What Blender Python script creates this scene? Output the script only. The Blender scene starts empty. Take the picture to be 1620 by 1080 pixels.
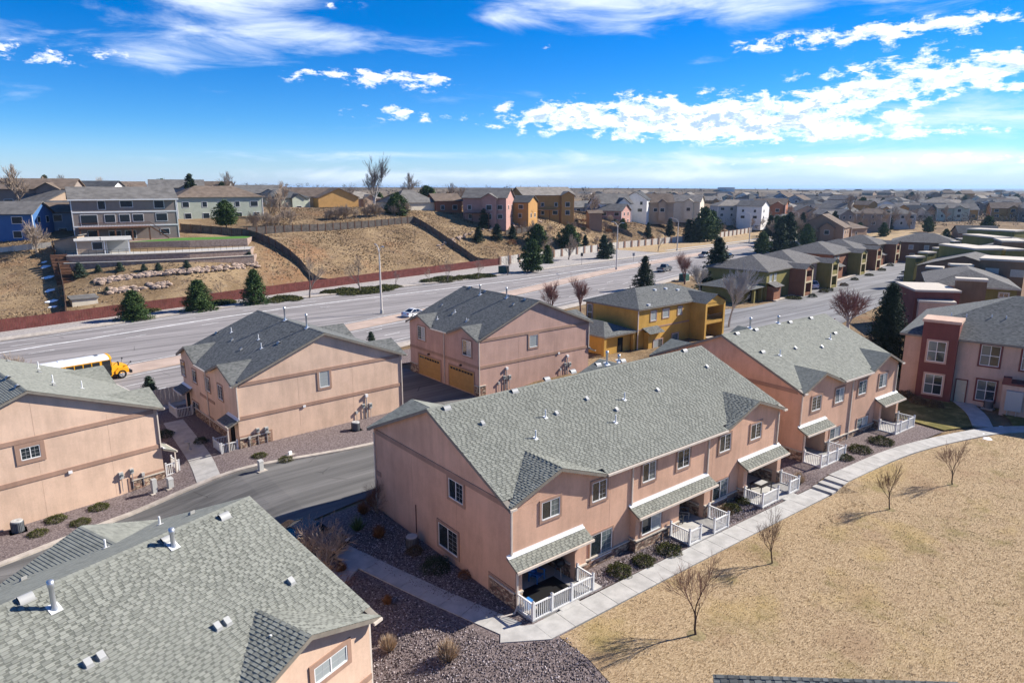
import bpy, math, random
import numpy as np
from mathutils import Vector, Matrix

# ------------------------------------------------------------------ camera, sky, sun, exposure
SC = bpy.context.scene
F_PX, HOR, CAM_H = 1085.0, 297.0, 21.5            # focal length in photo pixels, horizon row, drone height
PITCH = math.atan((540 - HOR) / F_PX)
YAW = math.radians(50.7)                           # heading of the camera in the buildings' axes
cam_d = bpy.data.cameras.new("camera"); cam_o = bpy.data.objects.new("camera", cam_d)
SC.collection.objects.link(cam_o); SC.camera = cam_o
cam_o.location = (0, 0, CAM_H)
cam_o.rotation_euler = (math.pi / 2 - PITCH, 0, YAW - math.pi / 2)
cam_d.sensor_width = 36.0; cam_d.lens = 36.0 * F_PX / 1620.0
cam_d.clip_start = 0.5; cam_d.clip_end = 60000

SUN_EL, SUN_AZ = 34.0, -17.0                       # world azimuth the light comes from (from +X)
sun_d = bpy.data.lights.new("sun", 'SUN'); sun_o = bpy.data.objects.new("sun", sun_d)
SC.collection.objects.link(sun_o)
sun_d.energy = 5.0; sun_d.angle = math.radians(0.5); sun_d.color = (1.0, 0.94, 0.85)
_s = Vector((math.cos(math.radians(SUN_AZ)) * math.cos(math.radians(SUN_EL)), math.sin(math.radians(SUN_AZ)) * math.cos(math.radians(SUN_EL)), math.sin(math.radians(SUN_EL))))
sun_o.rotation_euler = _s.to_track_quat('Z', 'Y').to_euler()
sun_o.location = (60, -20, 60)
VS = SC.view_settings
VS.view_transform = 'Standard'; VS.look = 'None'; VS.exposure = 0.9; VS.gamma = 1.0; VS.use_curve_mapping = False
SC.render.engine = 'CYCLES'
SC.cycles.max_bounces = 5; SC.cycles.diffuse_bounces = 2; SC.cycles.glossy_bounces = 2
SC.cycles.transparent_max_bounces = 6; SC.cycles.volume_bounces = 0
SC.cycles.use_denoising = True; SC.cycles.caustics_reflective = False; SC.cycles.caustics_refractive = False


class NT:
    """small node-tree helper"""
    def __init__(s, tree): s.t = tree; s.n = tree.nodes; s.l = tree.links
    def add(s, kind, **kw):
        n = s.n.new(kind)
        for k, v in kw.items(): setattr(n, k, v)
        return n
    def put(s, sock, v):
        if isinstance(v, bpy.types.NodeSocket): s.l.new(v, sock)
        elif v is not None: sock.default_value = v
    def m(s, op, a, b=None, c=None, clamp=False):
        n = s.add('ShaderNodeMath', operation=op); n.use_clamp = clamp
        s.put(n.inputs[0], a)
        if b is not None: s.put(n.inputs[1], b)
        if c is not None: s.put(n.inputs[2], c)
        return n.outputs[0]
    def mix(s, f, a, b, blend='MIX'):
        n = s.add('ShaderNodeMix', data_type='RGBA', blend_type=blend)
        s.put(n.inputs[0], f); s.put(n.inputs[6], a); s.put(n.inputs[7], b)
        return n.outputs[2]
    def noise(s, vec, scale, detail=4, rough=0.55, dist=0.0):
        n = s.add('ShaderNodeTexNoise'); s.put(n.inputs['Vector'], vec)
        n.inputs['Scale'].default_value = scale; n.inputs['Detail'].default_value = detail
        n.inputs['Roughness'].default_value = rough; n.inputs['Distortion'].default_value = dist
        return n.outputs[0]
    def ramp(s, f, lo, hi):
        n = s.add('ShaderNodeMapRange', interpolation_type='SMOOTHSTEP'); s.put(n.inputs[0], f)
        s.put(n.inputs[1], lo); s.put(n.inputs[2], hi)
        return n.outputs[0]
    def mapping(s, vec, scale=(1, 1, 1), loc=(0, 0, 0), rot=(0, 0, 0)):
        n = s.add('ShaderNodeMapping'); s.put(n.inputs[0], vec)
        n.inputs[1].default_value = loc; n.inputs[2].default_value = rot; n.inputs[3].default_value = scale
        return n.outputs[0]


def c4(c): return (c[0], c[1], c[2], 1.0)


def make_world():
    w = bpy.data.worlds.new("World"); SC.world = w; w.use_nodes = True
    q = NT(w.node_tree); q.n.clear()
    out = q.add('ShaderNodeOutputWorld'); bg = q.add('ShaderNodeBackground'); bg.inputs[1].default_value = 0.062
    sky = q.add('ShaderNodeTexSky', sky_type='NISHITA'); sky.sun_disc = False
    sky.sun_elevation = math.radians(SUN_EL); sky.sun_rotation = math.radians(90 - SUN_AZ)
    sky.altitude = 2000; sky.air_density = 1.0; sky.dust_density = 0.3; sky.ozone_density = 1.6
    hs = q.add('ShaderNodeHueSaturation'); hs.inputs['Saturation'].default_value = 1.62; hs.inputs['Value'].default_value = 0.95; hs.inputs['Hue'].default_value = 0.496
    q.l.new(sky.outputs[0], hs.inputs['Color'])
    skyc = q.mix(1.0, hs.outputs[0], (.62, .98, 1.42, 1), 'MULTIPLY')
    tc = q.add('ShaderNodeTexCoord'); d = tc.outputs['Generated']
    sx = q.add('ShaderNodeSeparateXYZ'); q.l.new(d, sx.inputs[0])
    fx, fy = math.cos(YAW), math.sin(YAW)
    # heading from the photograph's view direction (fixed in the world), and elevation, in degrees
    fwd = q.m('ADD', q.m('MULTIPLY', sx.outputs[0], fx), q.m('MULTIPLY', sx.outputs[1], fy))
    rgt = q.m('ADD', q.m('MULTIPLY', sx.outputs[0], fy), q.m('MULTIPLY', sx.outputs[1], -fx))
    az = q.m('MULTIPLY', q.m('ARCTAN2', rgt, fwd), 57.2958)
    el = q.m('MULTIPLY', q.m('ARCSINE', sx.outputs[2]), 57.2958)
    cv = q.add('ShaderNodeCombineXYZ'); q.put(cv.inputs[0], az); q.put(cv.inputs[1], q.m('MULTIPLY', el, 2.3)); cv.inputs[2].default_value = 3.7
    base = q.noise(cv.outputs[0], 0.5, 9, 0.66, 0.2)
    big = q.noise(q.mapping(cv.outputs[0], (0.5, 0.7, 1), (40, 13, 0)), 0.09, 3, 0.5)
    def blob(a, e, ra, re, k):
        u = q.m('DIVIDE', q.m('SUBTRACT', az, a), ra); v = q.m('DIVIDE', q.m('SUBTRACT', el, e), re)
        r2 = q.m('ADD', q.m('MULTIPLY', u, u), q.m('MULTIPLY', v, v))
        return q.m('MULTIPLY', q.m('POWER', 2.718, q.m('MULTIPLY', r2, -1.0)), k)
    cum = None
    for b in [(2, 5.4, 5, 1.1, .33), (11, 5.7, 8, 1.5, .40), (20, 5.0, 10, 1.3, .38), (34, 7.7, 11, 1.5, .42), (17, 4.2, 9, .8, .30), (29, 3.7, 8, .5, .26), (-13, 8.3, 6, .7, .31), (-7, 7.9, 4, .8, .24), (26, 6.6, 5, .8, .28),
              (-9, 5.5, 5, .6, .30), (23, 10.2, 8, .6, .28), (31, 10.7, 8, .7, .28), (28, 1.9, 14, .55, .24), (-10, 6.0, 2, .4, .22), (3, 10.6, 1.2, .35, .2), (-33, 8.6, 7, .8, .26), (-14, 13.2, 3, .5, .2), (-56, 7, 12, 1.4, .3), (62, 7, 14, 1.6, .34)]:
        v = blob(*b); cum = v if cum is None else q.m('ADD', cum, v)
    away = q.ramp(q.m('ABSOLUTE', az), 70, 110)           # behind the camera: the same sort of sky, scattered by noise
    cum = q.m('ADD', cum, q.m('MULTIPLY', away, q.m('MULTIPLY', q.ramp(big, .5, .65), .25)))
    base = q.m('MULTIPLY_ADD', base, 1.75, -.375)
    dens = q.m('ADD', base, cum)
    above = q.m('MULTIPLY_ADD', q.noise(q.mapping(cv.outputs[0], (1, 1, 1), (.35, 1.0, 0)), 0.5, 9, 0.66, 0.2), 1.75, -.375)
    mask = q.m('MULTIPLY', q.ramp(dens, 0.70, 0.99), q.ramp(cum, .06, .18))
    # cirrus sheets higher up
    cir = None
    for b in [(-22, 13.8, 7, 2.4, .46), (-14, 11.2, 8, 1.0, .24), (8, 14.3, 10, 1.9, .32), (17, 14.0, 6, 2.0, .30), (32, 14.0, 13, 2.0, .40), (-1, 12.6, 4, 1.0, .22), (34, 4.6, 14, 1.4, .34), (25, 2.0, 26, .6, .36), (12, 1.0, 40, .5, .34), (-8, 2.6, 12, .4, .26), (-30, 9.5, 12, 1.2, .2), (10, 30, 70, 9, .2), (-60, 18, 25, 8, .2), (70, 16, 25, 8, .2)]:
        v = blob(*b); cir = v if cir is None else q.m('ADD', cir, v)
    cb = q.noise(q.mapping(cv.outputs[0], (0.45, 0.9, 1), (3, 7, 0)), 0.23, 7, 0.6, 0.5)
    cmask = q.m('MULTIPLY', q.ramp(q.m('ADD', cb, cir), 0.58, 1.02), 0.95)
    hz = q.m('MULTIPLY', q.m('POWER', q.ramp(el, 5.5, -1.5), 1.5), 0.95)      # pale air towards the horizon
    col = q.mix(hz, skyc, (5.9, 6.6, 8.3, 1))
    col = q.mix(cmask, col, (9.0, 10.0, 11.8, 1))
    shade = q.m('MULTIPLY', q.ramp(q.m('SUBTRACT', above, base), -.12, .16), q.ramp(dens, .80, 1.0))   # lower, inner sides of the heaps
    ccol = q.mix(shade, (13.0, 13.0, 13.2, 1), (4.6, 6.4, 9.6, 1))
    col = q.mix(mask, col, ccol)
    q.l.new(col, bg.inputs[0]); q.l.new(bg.outputs[0], out.inputs[0])


make_world()

# ------------------------------------------------------------------ photo pixel -> place on the ground
_fw = np.array([math.cos(YAW) * math.cos(PITCH), math.sin(YAW) * math.cos(PITCH), -math.sin(PITCH)])
_rt = np.array([math.sin(YAW), -math.cos(YAW), 0.0]); _up = np.cross(_rt, _fw); _C = np.array([0, 0, CAM_H])


def ray(x, y): return _fw + _rt * (x - 810) / F_PX + _up * (540 - y) / F_PX


def gz(x, y, z=0.0):
    d = ray(x, y); return _C + d * ((z - CAM_H) / d[2])


def at_dist(x, y, dist):
    """point on the sight line at a given depth (metres along the view heading)"""
    d = ray(x, y); return _C + d * (dist / (d[0] * math.cos(YAW) + d[1] * math.sin(YAW)))


def sst(a, b, x):
    t = np.clip((np.asarray(x, float) - a) / (b - a), 0, 1); return t * t * (3 - 2 * t)


def zn(x, y):
    """graded ground of the townhouse site"""
    z = -1.15 * (1 - sst(7, 17, x)) * (1 - sst(60, 72, y)) + 0.42 * (sst(46.8, 48.6, x) * sst(18.6, 20.6, y) + sst(36, 64, x) * (1 - sst(18.6, 20.6, y))) * (1 - sst(54, 66, y))
    return z + 4.0 * sst(250, 450, x)


FENCE = np.array([(-260, 96), (-60, 118), (4.4, 129), (29.8, 135), (66, 143.2), (115.8, 153.2), (121.5, 153.8), (188.6, 169.2), (259.5, 177), (300, 184.5), (420, 205), (800, 270), (1600, 400)], float)


def beyond(x, y): return np.asarray(y, float) - np.interp(x, FENCE[:, 0], FENCE[:, 1])


_ctl = [(10, 384, 141), (60, 384, 141), (130, 384, 146), (270, 376, 157), (150, 423, 133), (250, 420, 136), (380, 412, 147), (150, 448, 127), (300, 437, 134), (60, 470, 122), (20, 425, 131),
        (395, 373, 166), (500, 366, 180), (600, 358, 197), (655, 352, 207), (460, 405, 156), (560, 400, 172), (650, 395, 188), (720, 385, 202),
        (740, 345, 228), (860, 345, 252), (930, 350, 270), (1000, 352, 292), (900, 375, 238), (1000, 362, 270), (1110, 348, 340), (1190, 350, 375), (1100, 366, 312),
        (0, 319, 215), (150, 319, 225), (300, 321, 230), (450, 332, 245), (600, 332, 270), (800, 328, 340), (1000, 325, 440), (1200, 328, 490),
        (0, 316, 380), (300, 316, 400), (600, 316, 430), (900, 314, 600), (1150, 313, 700), (1300, 312, 750), (1600, 312, 760), (1340, 340, 410), (1450, 340, 430), (1600, 342, 440),
        (-400, 380, 150), (-400, 310, 260), (2100, 330, 500), (2100, 312, 800)]
_cp = [at_dist(*c) for c in _ctl]
for i in range(1, 12):
    fx, fy = FENCE[i]; _cp.append(np.array([fx - .5, fy + 4.0, 0.5]))
_cp = np.array(_cp)
_PX = _cp[:, :2] / 100.0


def _tk(r2): return np.where(r2 > 1e-12, 0.5 * r2 * np.log(np.maximum(r2, 1e-12)), 0.0)


def _tps():
    n = len(_PX); K = _tk(((_PX[:, None] - _PX[None]) ** 2).sum(2)) + np.eye(n) * 0.0008
    P = np.hstack([np.ones((n, 1)), _PX]); A = np.zeros((n + 3, n + 3)); A[:n, :n] = K; A[:n, n:] = P; A[n:, :n] = P.T
    return np.linalg.solve(A, np.concatenate([_cp[:, 2], np.zeros(3)]))


_W = _tps()


def tps(x, y):
    q = np.stack([np.ravel(x), np.ravel(y)], 1) / 100.0
    r2 = ((q[:, None] - _PX[None]) ** 2).sum(2)
    z = _tk(r2) @ _W[:-3] + _W[-3] + q @ _W[-2:]
    return np.clip(z, 0, 22).reshape(np.shape(x))


def Z(x, y):
    x = np.asarray(x, float); y = np.asarray(y, float)
    near = zn(x, y); r = np.hypot(x, y)
    w = sst(.8, 8, beyond(x, y)) * (r < 2500)
    h = near * (1 - w) + np.maximum(tps(x, y), 0) * w
    far = sst(800, 1500, r)
    return h * (1 - far) + 9.0 * far - 15.0 * sst(2500, 9000, r)


def hit(px, py, dmin=20, dmax=1200):
    """where the sight line through a photo pixel meets the terrain"""
    d = ray(px, py); d = d / math.hypot(d[0], d[1])
    t = np.concatenate([np.arange(dmin, 320, .5), np.arange(320, dmax, 3.0)])
    P = _C[None] + d[None] * t[:, None]
    below = P[:, 2] <= Z(P[:, 0], P[:, 1])
    i = int(np.argmax(below)) if below.any() else len(t) - 1
    p = P[i]; return Vector((p[0], p[1], float(Z(p[0], p[1]))))


def G0(px, py):
    p = gz(px, py, 0)
    for _ in range(8): p = gz(px, py, float(zn(p[0], p[1])))
    return Vector(p)


# ------------------------------------------------------------------ mesh building and tagging
R = math.radians


class MB:
    def __init__(s): s.v = []; s.f = []; s.mi = []; s.uv = None; s.col = None
    def quad(s, *p, mi=0):
        i = len(s.v); s.v += [tuple(q) for q in p]; s.f.append(tuple(range(i, i + len(p)))); s.mi.append(mi)
    def box(s, x0, x1, y0, y1, z0, z1, mi=0):
        i = len(s.v)
        s.v += [(x0, y0, z0), (x1, y0, z0), (x1, y1, z0), (x0, y1, z0), (x0, y0, z1), (x1, y0, z1), (x1, y1, z1), (x0, y1, z1)]
        for f in ((0, 3, 2, 1), (4, 5, 6, 7), (0, 1, 5, 4), (1, 2, 6, 5), (2, 3, 7, 6), (3, 0, 4, 7)):
            s.f.append(tuple(i + k for k in f)); s.mi.append(mi)
        return s
    def hexa(s, P, mi=0):
        i = len(s.v); s.v += [tuple(p) for p in P]
        for f in ((0, 3, 2, 1), (4, 5, 6, 7), (0, 1, 5, 4), (1, 2, 6, 5), (2, 3, 7, 6), (3, 0, 4, 7)):
            s.f.append(tuple(i + k for k in f)); s.mi.append(mi)
        return s
    def prism(s, poly, ax, a, b, mi=0):
        """poly: 2-D outline, extruded along axis ax ('x','y','z') from a to b"""
        def mk(p, t): return {'x': (t, p[0], p[1]), 'y': (p[0], t, p[1]), 'z': (p[0], p[1], t)}[ax]
        i = len(s.v); n = len(poly)
        s.v += [mk(p, a) for p in poly] + [mk(p, b) for p in poly]
        s.f.append(tuple(i + k for k in range(n))[::-1]); s.f.append(tuple(i + n + k for k in range(n))); s.mi += [mi, mi]
        for k in range(n): s.f.append((i + k, i + (k + 1) % n, i + n + (k + 1) % n, i + n + k)); s.mi.append(mi)
        return s
    def tube(s, p0, p1, r0, r1=None, n=8, mi=0, caps=True):
        r1 = r0 if r1 is None else r1
        p0 = Vector(p0); p1 = Vector(p1); d = (p1 - p0)
        if d.length < 1e-6: return s
        d.normalize(); a = d.orthogonal().normalized(); b = d.cross(a); i = len(s.v)
        for (p, r) in ((p0, r0), (p1, r1)):
            for k in range(n):
                t = 2 * math.pi * k / n; s.v.append(tuple(p + (a * math.cos(t) + b * math.sin(t)) * r))
        for k in range(n): s.f.append((i + k, i + (k + 1) % n, i + n + (k + 1) % n, i + n + k)); s.mi.append(mi)
        if caps: s.f.append(tuple(i + k for k in range(n))[::-1]); s.f.append(tuple(i + n + k for k in range(n))); s.mi += [mi, mi]
        return s
    def path(s, pts, r, n=6, mi=0):
        for a, b in zip(pts[:-1], pts[1:]): s.tube(a, b, r, r, n, mi)
        return s
    def lathe(s, prof, n=16, c=(0, 0, 0), mi=0):
        i = len(s.v)
        for (r, z) in prof:
            for k in range(n): t = 2 * math.pi * k / n; s.v.append((c[0] + r * math.cos(t), c[1] + r * math.sin(t), c[2] + z))
        for j in range(len(prof) - 1):
            for k in range(n): s.f.append((i + j * n + k, i + j * n + (k + 1) % n, i + (j + 1) * n + (k + 1) % n, i + (j + 1) * n + k)); s.mi.append(mi)
        return s
    def data(s, name, mats, smooth=False):
        me = bpy.data.meshes.new(name); me.from_pydata(s.v, [], s.f)
        if not isinstance(mats, (list, tuple)): mats = [mats]
        for m in mats: me.materials.append(m)
        if len(mats) > 1: me.polygons.foreach_set('material_index', s.mi)
        if smooth: me.polygons.foreach_set('use_smooth', [True] * len(me.polygons))
        if s.uv is not None:
            u = me.uv_layers.new(name='UVMap'); u.data.foreach_set('uv', np.asarray(s.uv, np.float32).ravel())
        if s.col is not None:
            a = me.attributes.new('tint', 'FLOAT', 'FACE'); a.data.foreach_set('value', np.asarray(s.col, np.float32))
        me.update(); return me


def link(name, me, parent=None):
    o = bpy.data.objects.new(name, me); SC.collection.objects.link(o)
    if parent is not None: o.parent = parent
    return o


def part(name, mb, mat, parent, smooth=False, label=None):
    o = link(name, mb.data(name, mat, smooth), parent)
    if label: o["label"] = label
    return o


def tag(o, label, cat, group=None, kind=None):
    o["label"] = label
    if cat: o["category"] = cat
    if group: o["group"] = group
    if kind: o["kind"] = kind
    return o


def thing(name, label, cat, loc=(0, 0, 0), rz=0.0, group=None):
    o = bpy.data.objects.new(name, None); SC.collection.objects.link(o)
    o.empty_display_size = 0.3; o.location = loc; o.rotation_euler = (0, 0, rz)
    return tag(o, label, cat, group)


def structure(name, mb, mat, label=None, smooth=False):
    o = link(name, mb.data(name, mat, smooth)); o["kind"] = "structure"
    if label: o["label"] = label
    return o


def copy_tree(o, parent=None):
    c = o.copy(); SC.collection.objects.link(c)
    if parent is not None: c.parent = parent
    for ch in o.children: copy_tree(ch, c)
    return c


# ------------------------------------------------------------------ materials
def mat_base(name, col, rough=0.8, spec=0.25, metal=0.0):
    m = bpy.data.materials.new(name); m.use_nodes = True; q = NT(m.node_tree)
    b = q.n['Principled BSDF']; b.inputs['Base Color'].default_value = c4(col); b.inputs['Roughness'].default_value = rough
    b.inputs['Specular IOR Level'].default_value = spec; b.inputs['Metallic'].default_value = metal
    return m, q, b


def bump(q, b, h, strength=0.3, dist=0.02):
    n = q.add('ShaderNodeBump'); n.inputs['Strength'].default_value = strength; n.inputs['Distance'].default_value = dist
    q.l.new(h, n.inputs['Height']); q.l.new(n.outputs[0], b.inputs['Normal'])


def noisy(name, col, var=0.15, scale=3.0, rough=0.85, spec=0.2, bscale=None, bstr=0.25, bdist=0.01, col2=None, detail=5, obj=False, metal=0.0):
    """plain surface with mottled colour and fine relief"""
    m, q, b = mat_base(name, col, rough, spec, metal)
    tc = q.add('ShaderNodeTexCoord'); g = q.add('ShaderNodeNewGeometry')
    P = tc.outputs['Object'] if obj else g.outputs['Position']
    f = q.ramp(q.noise(P, scale, detail, 0.6), .3, .7)
    c2 = col2 if col2 else tuple(min(1, c * (1 + var)) for c in col); c1 = col if col2 else tuple(c * (1 - var) for c in col)
    q.l.new(q.mix(f, c4(c1), c4(c2)), b.inputs['Base Color'])
    if bscale: bump(q, b, q.noise(P, bscale, 3, 0.6), bstr, bdist)
    return m


def stucco(name, col):
    m, q, b = mat_base(name, col, 0.92, 0.15)
    g = q.add('ShaderNodeNewGeometry'); P = g.outputs['Position']
    a = q.noise(P, 0.35, 4, .6); s = q.noise(q.mapping(P, (1.6, 1.6, .28)), 1.0, 5, .65); f = q.noise(P, 9, 4, .6)
    v = q.m('ADD', q.m('MULTIPLY', a, .5), q.m('ADD', q.m('MULTIPLY', s, .35), q.m('MULTIPLY', f, .15)))
    q.l.new(q.mix(q.ramp(v, .34, .66), c4([c * .80 for c in col]), c4([min(1, c * 1.12) for c in col])), b.inputs['Base Color'])
    bump(q, b, q.noise(P, 40, 3, .7), .35, .012)
    return m


def shingle_mat(name, cA, cB, cC):
    """colour varies shingle by shingle: by the per-face 'tint' value where tabs are modelled, else by a running-bond cell of the UVs (metres)"""
    m, q, b = mat_base(name, cA, 0.93, 0.12)
    at = q.add('ShaderNodeAttribute'); at.attribute_name = 'tint'
    uv = q.add('ShaderNodeUVMap'); sx = q.add('ShaderNodeSeparateXYZ'); q.l.new(uv.outputs[0], sx.inputs[0])
    row = q.m('FLOOR', q.m('DIVIDE', sx.outputs[1], .145))
    wn0 = q.add('ShaderNodeTexWhiteNoise', noise_dimensions='1D'); q.put(wn0.inputs['W'], row)
    colm = q.m('FLOOR', q.m('DIVIDE', q.m('ADD', sx.outputs[0], q.m('MULTIPLY', wn0.outputs[0], 7.0)), .21))
    cb = q.add('ShaderNodeCombineXYZ'); q.put(cb.inputs[0], row); q.put(cb.inputs[1], colm)
    wn = q.add('ShaderNodeTexWhiteNoise', noise_dimensions='2D'); q.l.new(cb.outputs[0], wn.inputs['Vector'])
    v = q.m('FRACT', q.m('ADD', wn.outputs[0], at.outputs['Fac']))
    g = q.add('ShaderNodeNewGeometry'); pn = q.noise(g.outputs['Position'], .5, 4, .6); fn = q.noise(g.outputs['Position'], 22, 3, .7)
    c = q.mix(q.ramp(v, .25, .75), c4(cA), c4(cB)); c = q.mix(q.ramp(v, .82, .9), c, c4(cC)); c = q.mix(q.m('MULTIPLY', q.m('LESS_THAN', at.outputs['Fac'], -.5), .85), c, c4([x * .55 for x in cC]))  # negative tint: painted shade on the lower layer between raised tabs
    c = q.mix(q.m('MULTIPLY', q.ramp(pn, .4, .7), .3), c, c4(cB)); c = q.mix(q.m('MULTIPLY', fn, .35), c, c4([x * .55 for x in cA]))
    q.l.new(c, b.inputs['Base Color']); bump(q, b, fn, .4, .008)
    return m


def stone_mat(name):
    m, q, b = mat_base(name, (.3, .22, .17), .9, .15)
    g = q.add('ShaderNodeNewGeometry'); P = q.mapping(g.outputs['Position'], (1, 1, 1.9))
    vo = q.add('ShaderNodeTexVoronoi'); q.l.new(P, vo.inputs['Vector']); vo.inputs['Scale'].default_value = 4.2
    ve = q.add('ShaderNodeTexVoronoi', feature='DISTANCE_TO_EDGE'); q.l.new(P, ve.inputs['Vector']); ve.inputs['Scale'].default_value = 4.2
    sx = q.add('ShaderNodeSeparateColor'); q.l.new(vo.outputs['Color'], sx.inputs[0])
    c = q.mix(q.ramp(sx.outputs[0], .2, .8), (.15, .10, .075, 1), (.50, .38, .27, 1)); c = q.mix(q.ramp(sx.outputs[1], .65, .9), c, (.30, .17, .12, 1))
    e = q.ramp(ve.outputs['Distance'], .0, .07); c = q.mix(e, (.12, .10, .085, 1), c)
    q.l.new(c, b.inputs['Base Color']); bump(q, b, e, .9, .05)
    return m


def glass_mat(name, col=(.02, .028, .032), rough=.04):
    m, q, b = mat_base(name, col, rough, .8)
    return m


def ground_mat(name, cols, scales, rough=.95, bscale=8, bstr=.6, bdist=.08):
    m, q, b = mat_base(name, cols[0], rough, .1)
    g = q.add('ShaderNodeNewGeometry'); P = g.outputs['Position']; c = c4(cols[0])
    for col, (sc, lo, hi) in zip(cols[1:], scales):
        c = q.mix(q.ramp(q.noise(P, sc, 6, .65), lo, hi), c, c4(col))
    q.l.new(c, b.inputs['Base Color'])
    if bstr: bump(q, b, q.noise(P, bscale, 4, .7), bstr, bdist)
    return m


def plain(name, col, rough=.6, spec=.3, metal=0.0): return mat_base(name, col, rough, spec, metal)[0]


M = {}
M['stuccoA'] = stucco('stucco_salmon', (.625, .39, .27)); M['stuccoB'] = stucco('stucco_peach', (.67, .475, .345))
M['stuccoC'] = stucco('stucco_dusty_pink', (.52, .335, .265)); M['trim'] = stucco('stucco_trim_tan', (.37, .235, .17))
M['stucco_yellow'] = stucco('stucco_ochre', (.56, .33, .08)); M['stucco_olive'] = stucco('stucco_olive', (.23, .20, .07)); M['stucco_rust'] = stucco('stucco_rust', (.27, .125, .075))
M['stucco_brown'] = stucco('stucco_brown', (.23, .145, .09)); M['stucco_red'] = stucco('stucco_oxblood', (.19, .07, .058)); M['stucco_tan'] = stucco('stucco_tan', (.58, .40, .30)); M['stucco_cream'] = stucco('stucco_cream', (.50, .42, .28))
M['roofA'] = shingle_mat('shingle_sage_grey', (.235, .24, .205), (.295, .30, .255), (.195, .20, .17))
M['roofC'] = shingle_mat('shingle_slate_grey', (.135, .14, .132), (.20, .203, .193), (.095, .098, .095))
M['roofG'] = shingle_mat('shingle_warm_grey', (.14, .133, .125), (.21, .20, .19), (.10, .095, .09))
M['white'] = noisy('white_vinyl', (.74, .73, .70), .05, 4, .45, .4); M['fascia'] = noisy('fascia_taupe', (.21, .185, .15), .12, 3, .6, .3)
M['gutter'] = noisy('gutter_cream', (.62, .54, .45), .06, 3, .4, .4); M['flash'] = plain('flashing_metal_white', (.72, .72, .71), .35, .5)
M['stone'] = stone_mat('stone_veneer'); M['cap'] = noisy('stone_cap_cream', (.52, .46, .38), .1, 6, .8)
M['glass'] = glass_mat('window_glass'); M['glassB'] = glass_mat('window_glass_blind', (.10, .13, .135), .08); M['glassC'] = glass_mat('window_glass_curtain', (.33, .36, .35), .12)
M['garage'] = noisy('garage_door_tan', (.42, .235, .075), .08, 2, .55, .3); M['door'] = noisy('door_cream', (.50, .45, .33), .06, 2, .5)
M['dark'] = plain('dark_interior', (.012, .011, .010), .9, .1); M['black'] = plain('black_metal', (.015, .015, .016), .4, .4); M['galv'] = plain('galvanised', (.52, .53, .55), .38, .5, .75); M['pvc'] = plain('white_pvc', (.78, .78, .77), .4, .4)
M['conc'] = noisy('concrete_walk', (.42, .405, .375), .14, 1.3, .9, .15, 60, .25, .004); M['concD'] = noisy('concrete_kerb', (.42, .37, .315), .2, 1.5, .9, .15, 30, .3, .006)
M['meter'] = plain('meter_grey', (.42, .42, .40), .45, .4); M['ac'] = noisy('condenser_grey', (.13, .14, .15), .1, 5, .5, .4)


def asphalt(name, col, warm, stripe=(1, 1), joint=False):
    m, q, b = mat_base(name, col, .93, .15)
    g = q.add('ShaderNodeNewGeometry'); P = g.outputs['Position']
    rot = q.mapping(P, (.035, .8, 1), rot=(0, 0, R(-12)))
    s = q.noise(rot, stripe[0], 5, .65); n = q.noise(P, .12, 5, .6); f = q.noise(P, 30, 3, .8)
    c = q.mix(q.ramp(s, .32, .68), c4([x * .66 for x in col]), c4(warm)); c = q.mix(q.m('MULTIPLY', q.ramp(n, .45, .7), .4), c, c4([x * .8 for x in col]))
    c = q.mix(q.m('MULTIPLY', f, .3), c, c4([x * .45 for x in col]))
    cr = q.add('ShaderNodeTexVoronoi', feature='DISTANCE_TO_EDGE'); q.l.new(q.mapping(P, (.16, .3, 1)), cr.inputs['Vector']); cr.inputs['Scale'].default_value = 1.0
    k = q.m('MULTIPLY', q.m('SUBTRACT', 1, q.ramp(cr.outputs['Distance'], .0, .012)), q.ramp(q.noise(P, .2, 3, .5), .5, .62))
    c = q.mix(q.m('MULTIPLY', k, .8), c, c4([x * .3 for x in col]))
    q.l.new(c, b.inputs['Base Color']); bump(q, b, f, .3, .006)
    return m


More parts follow.
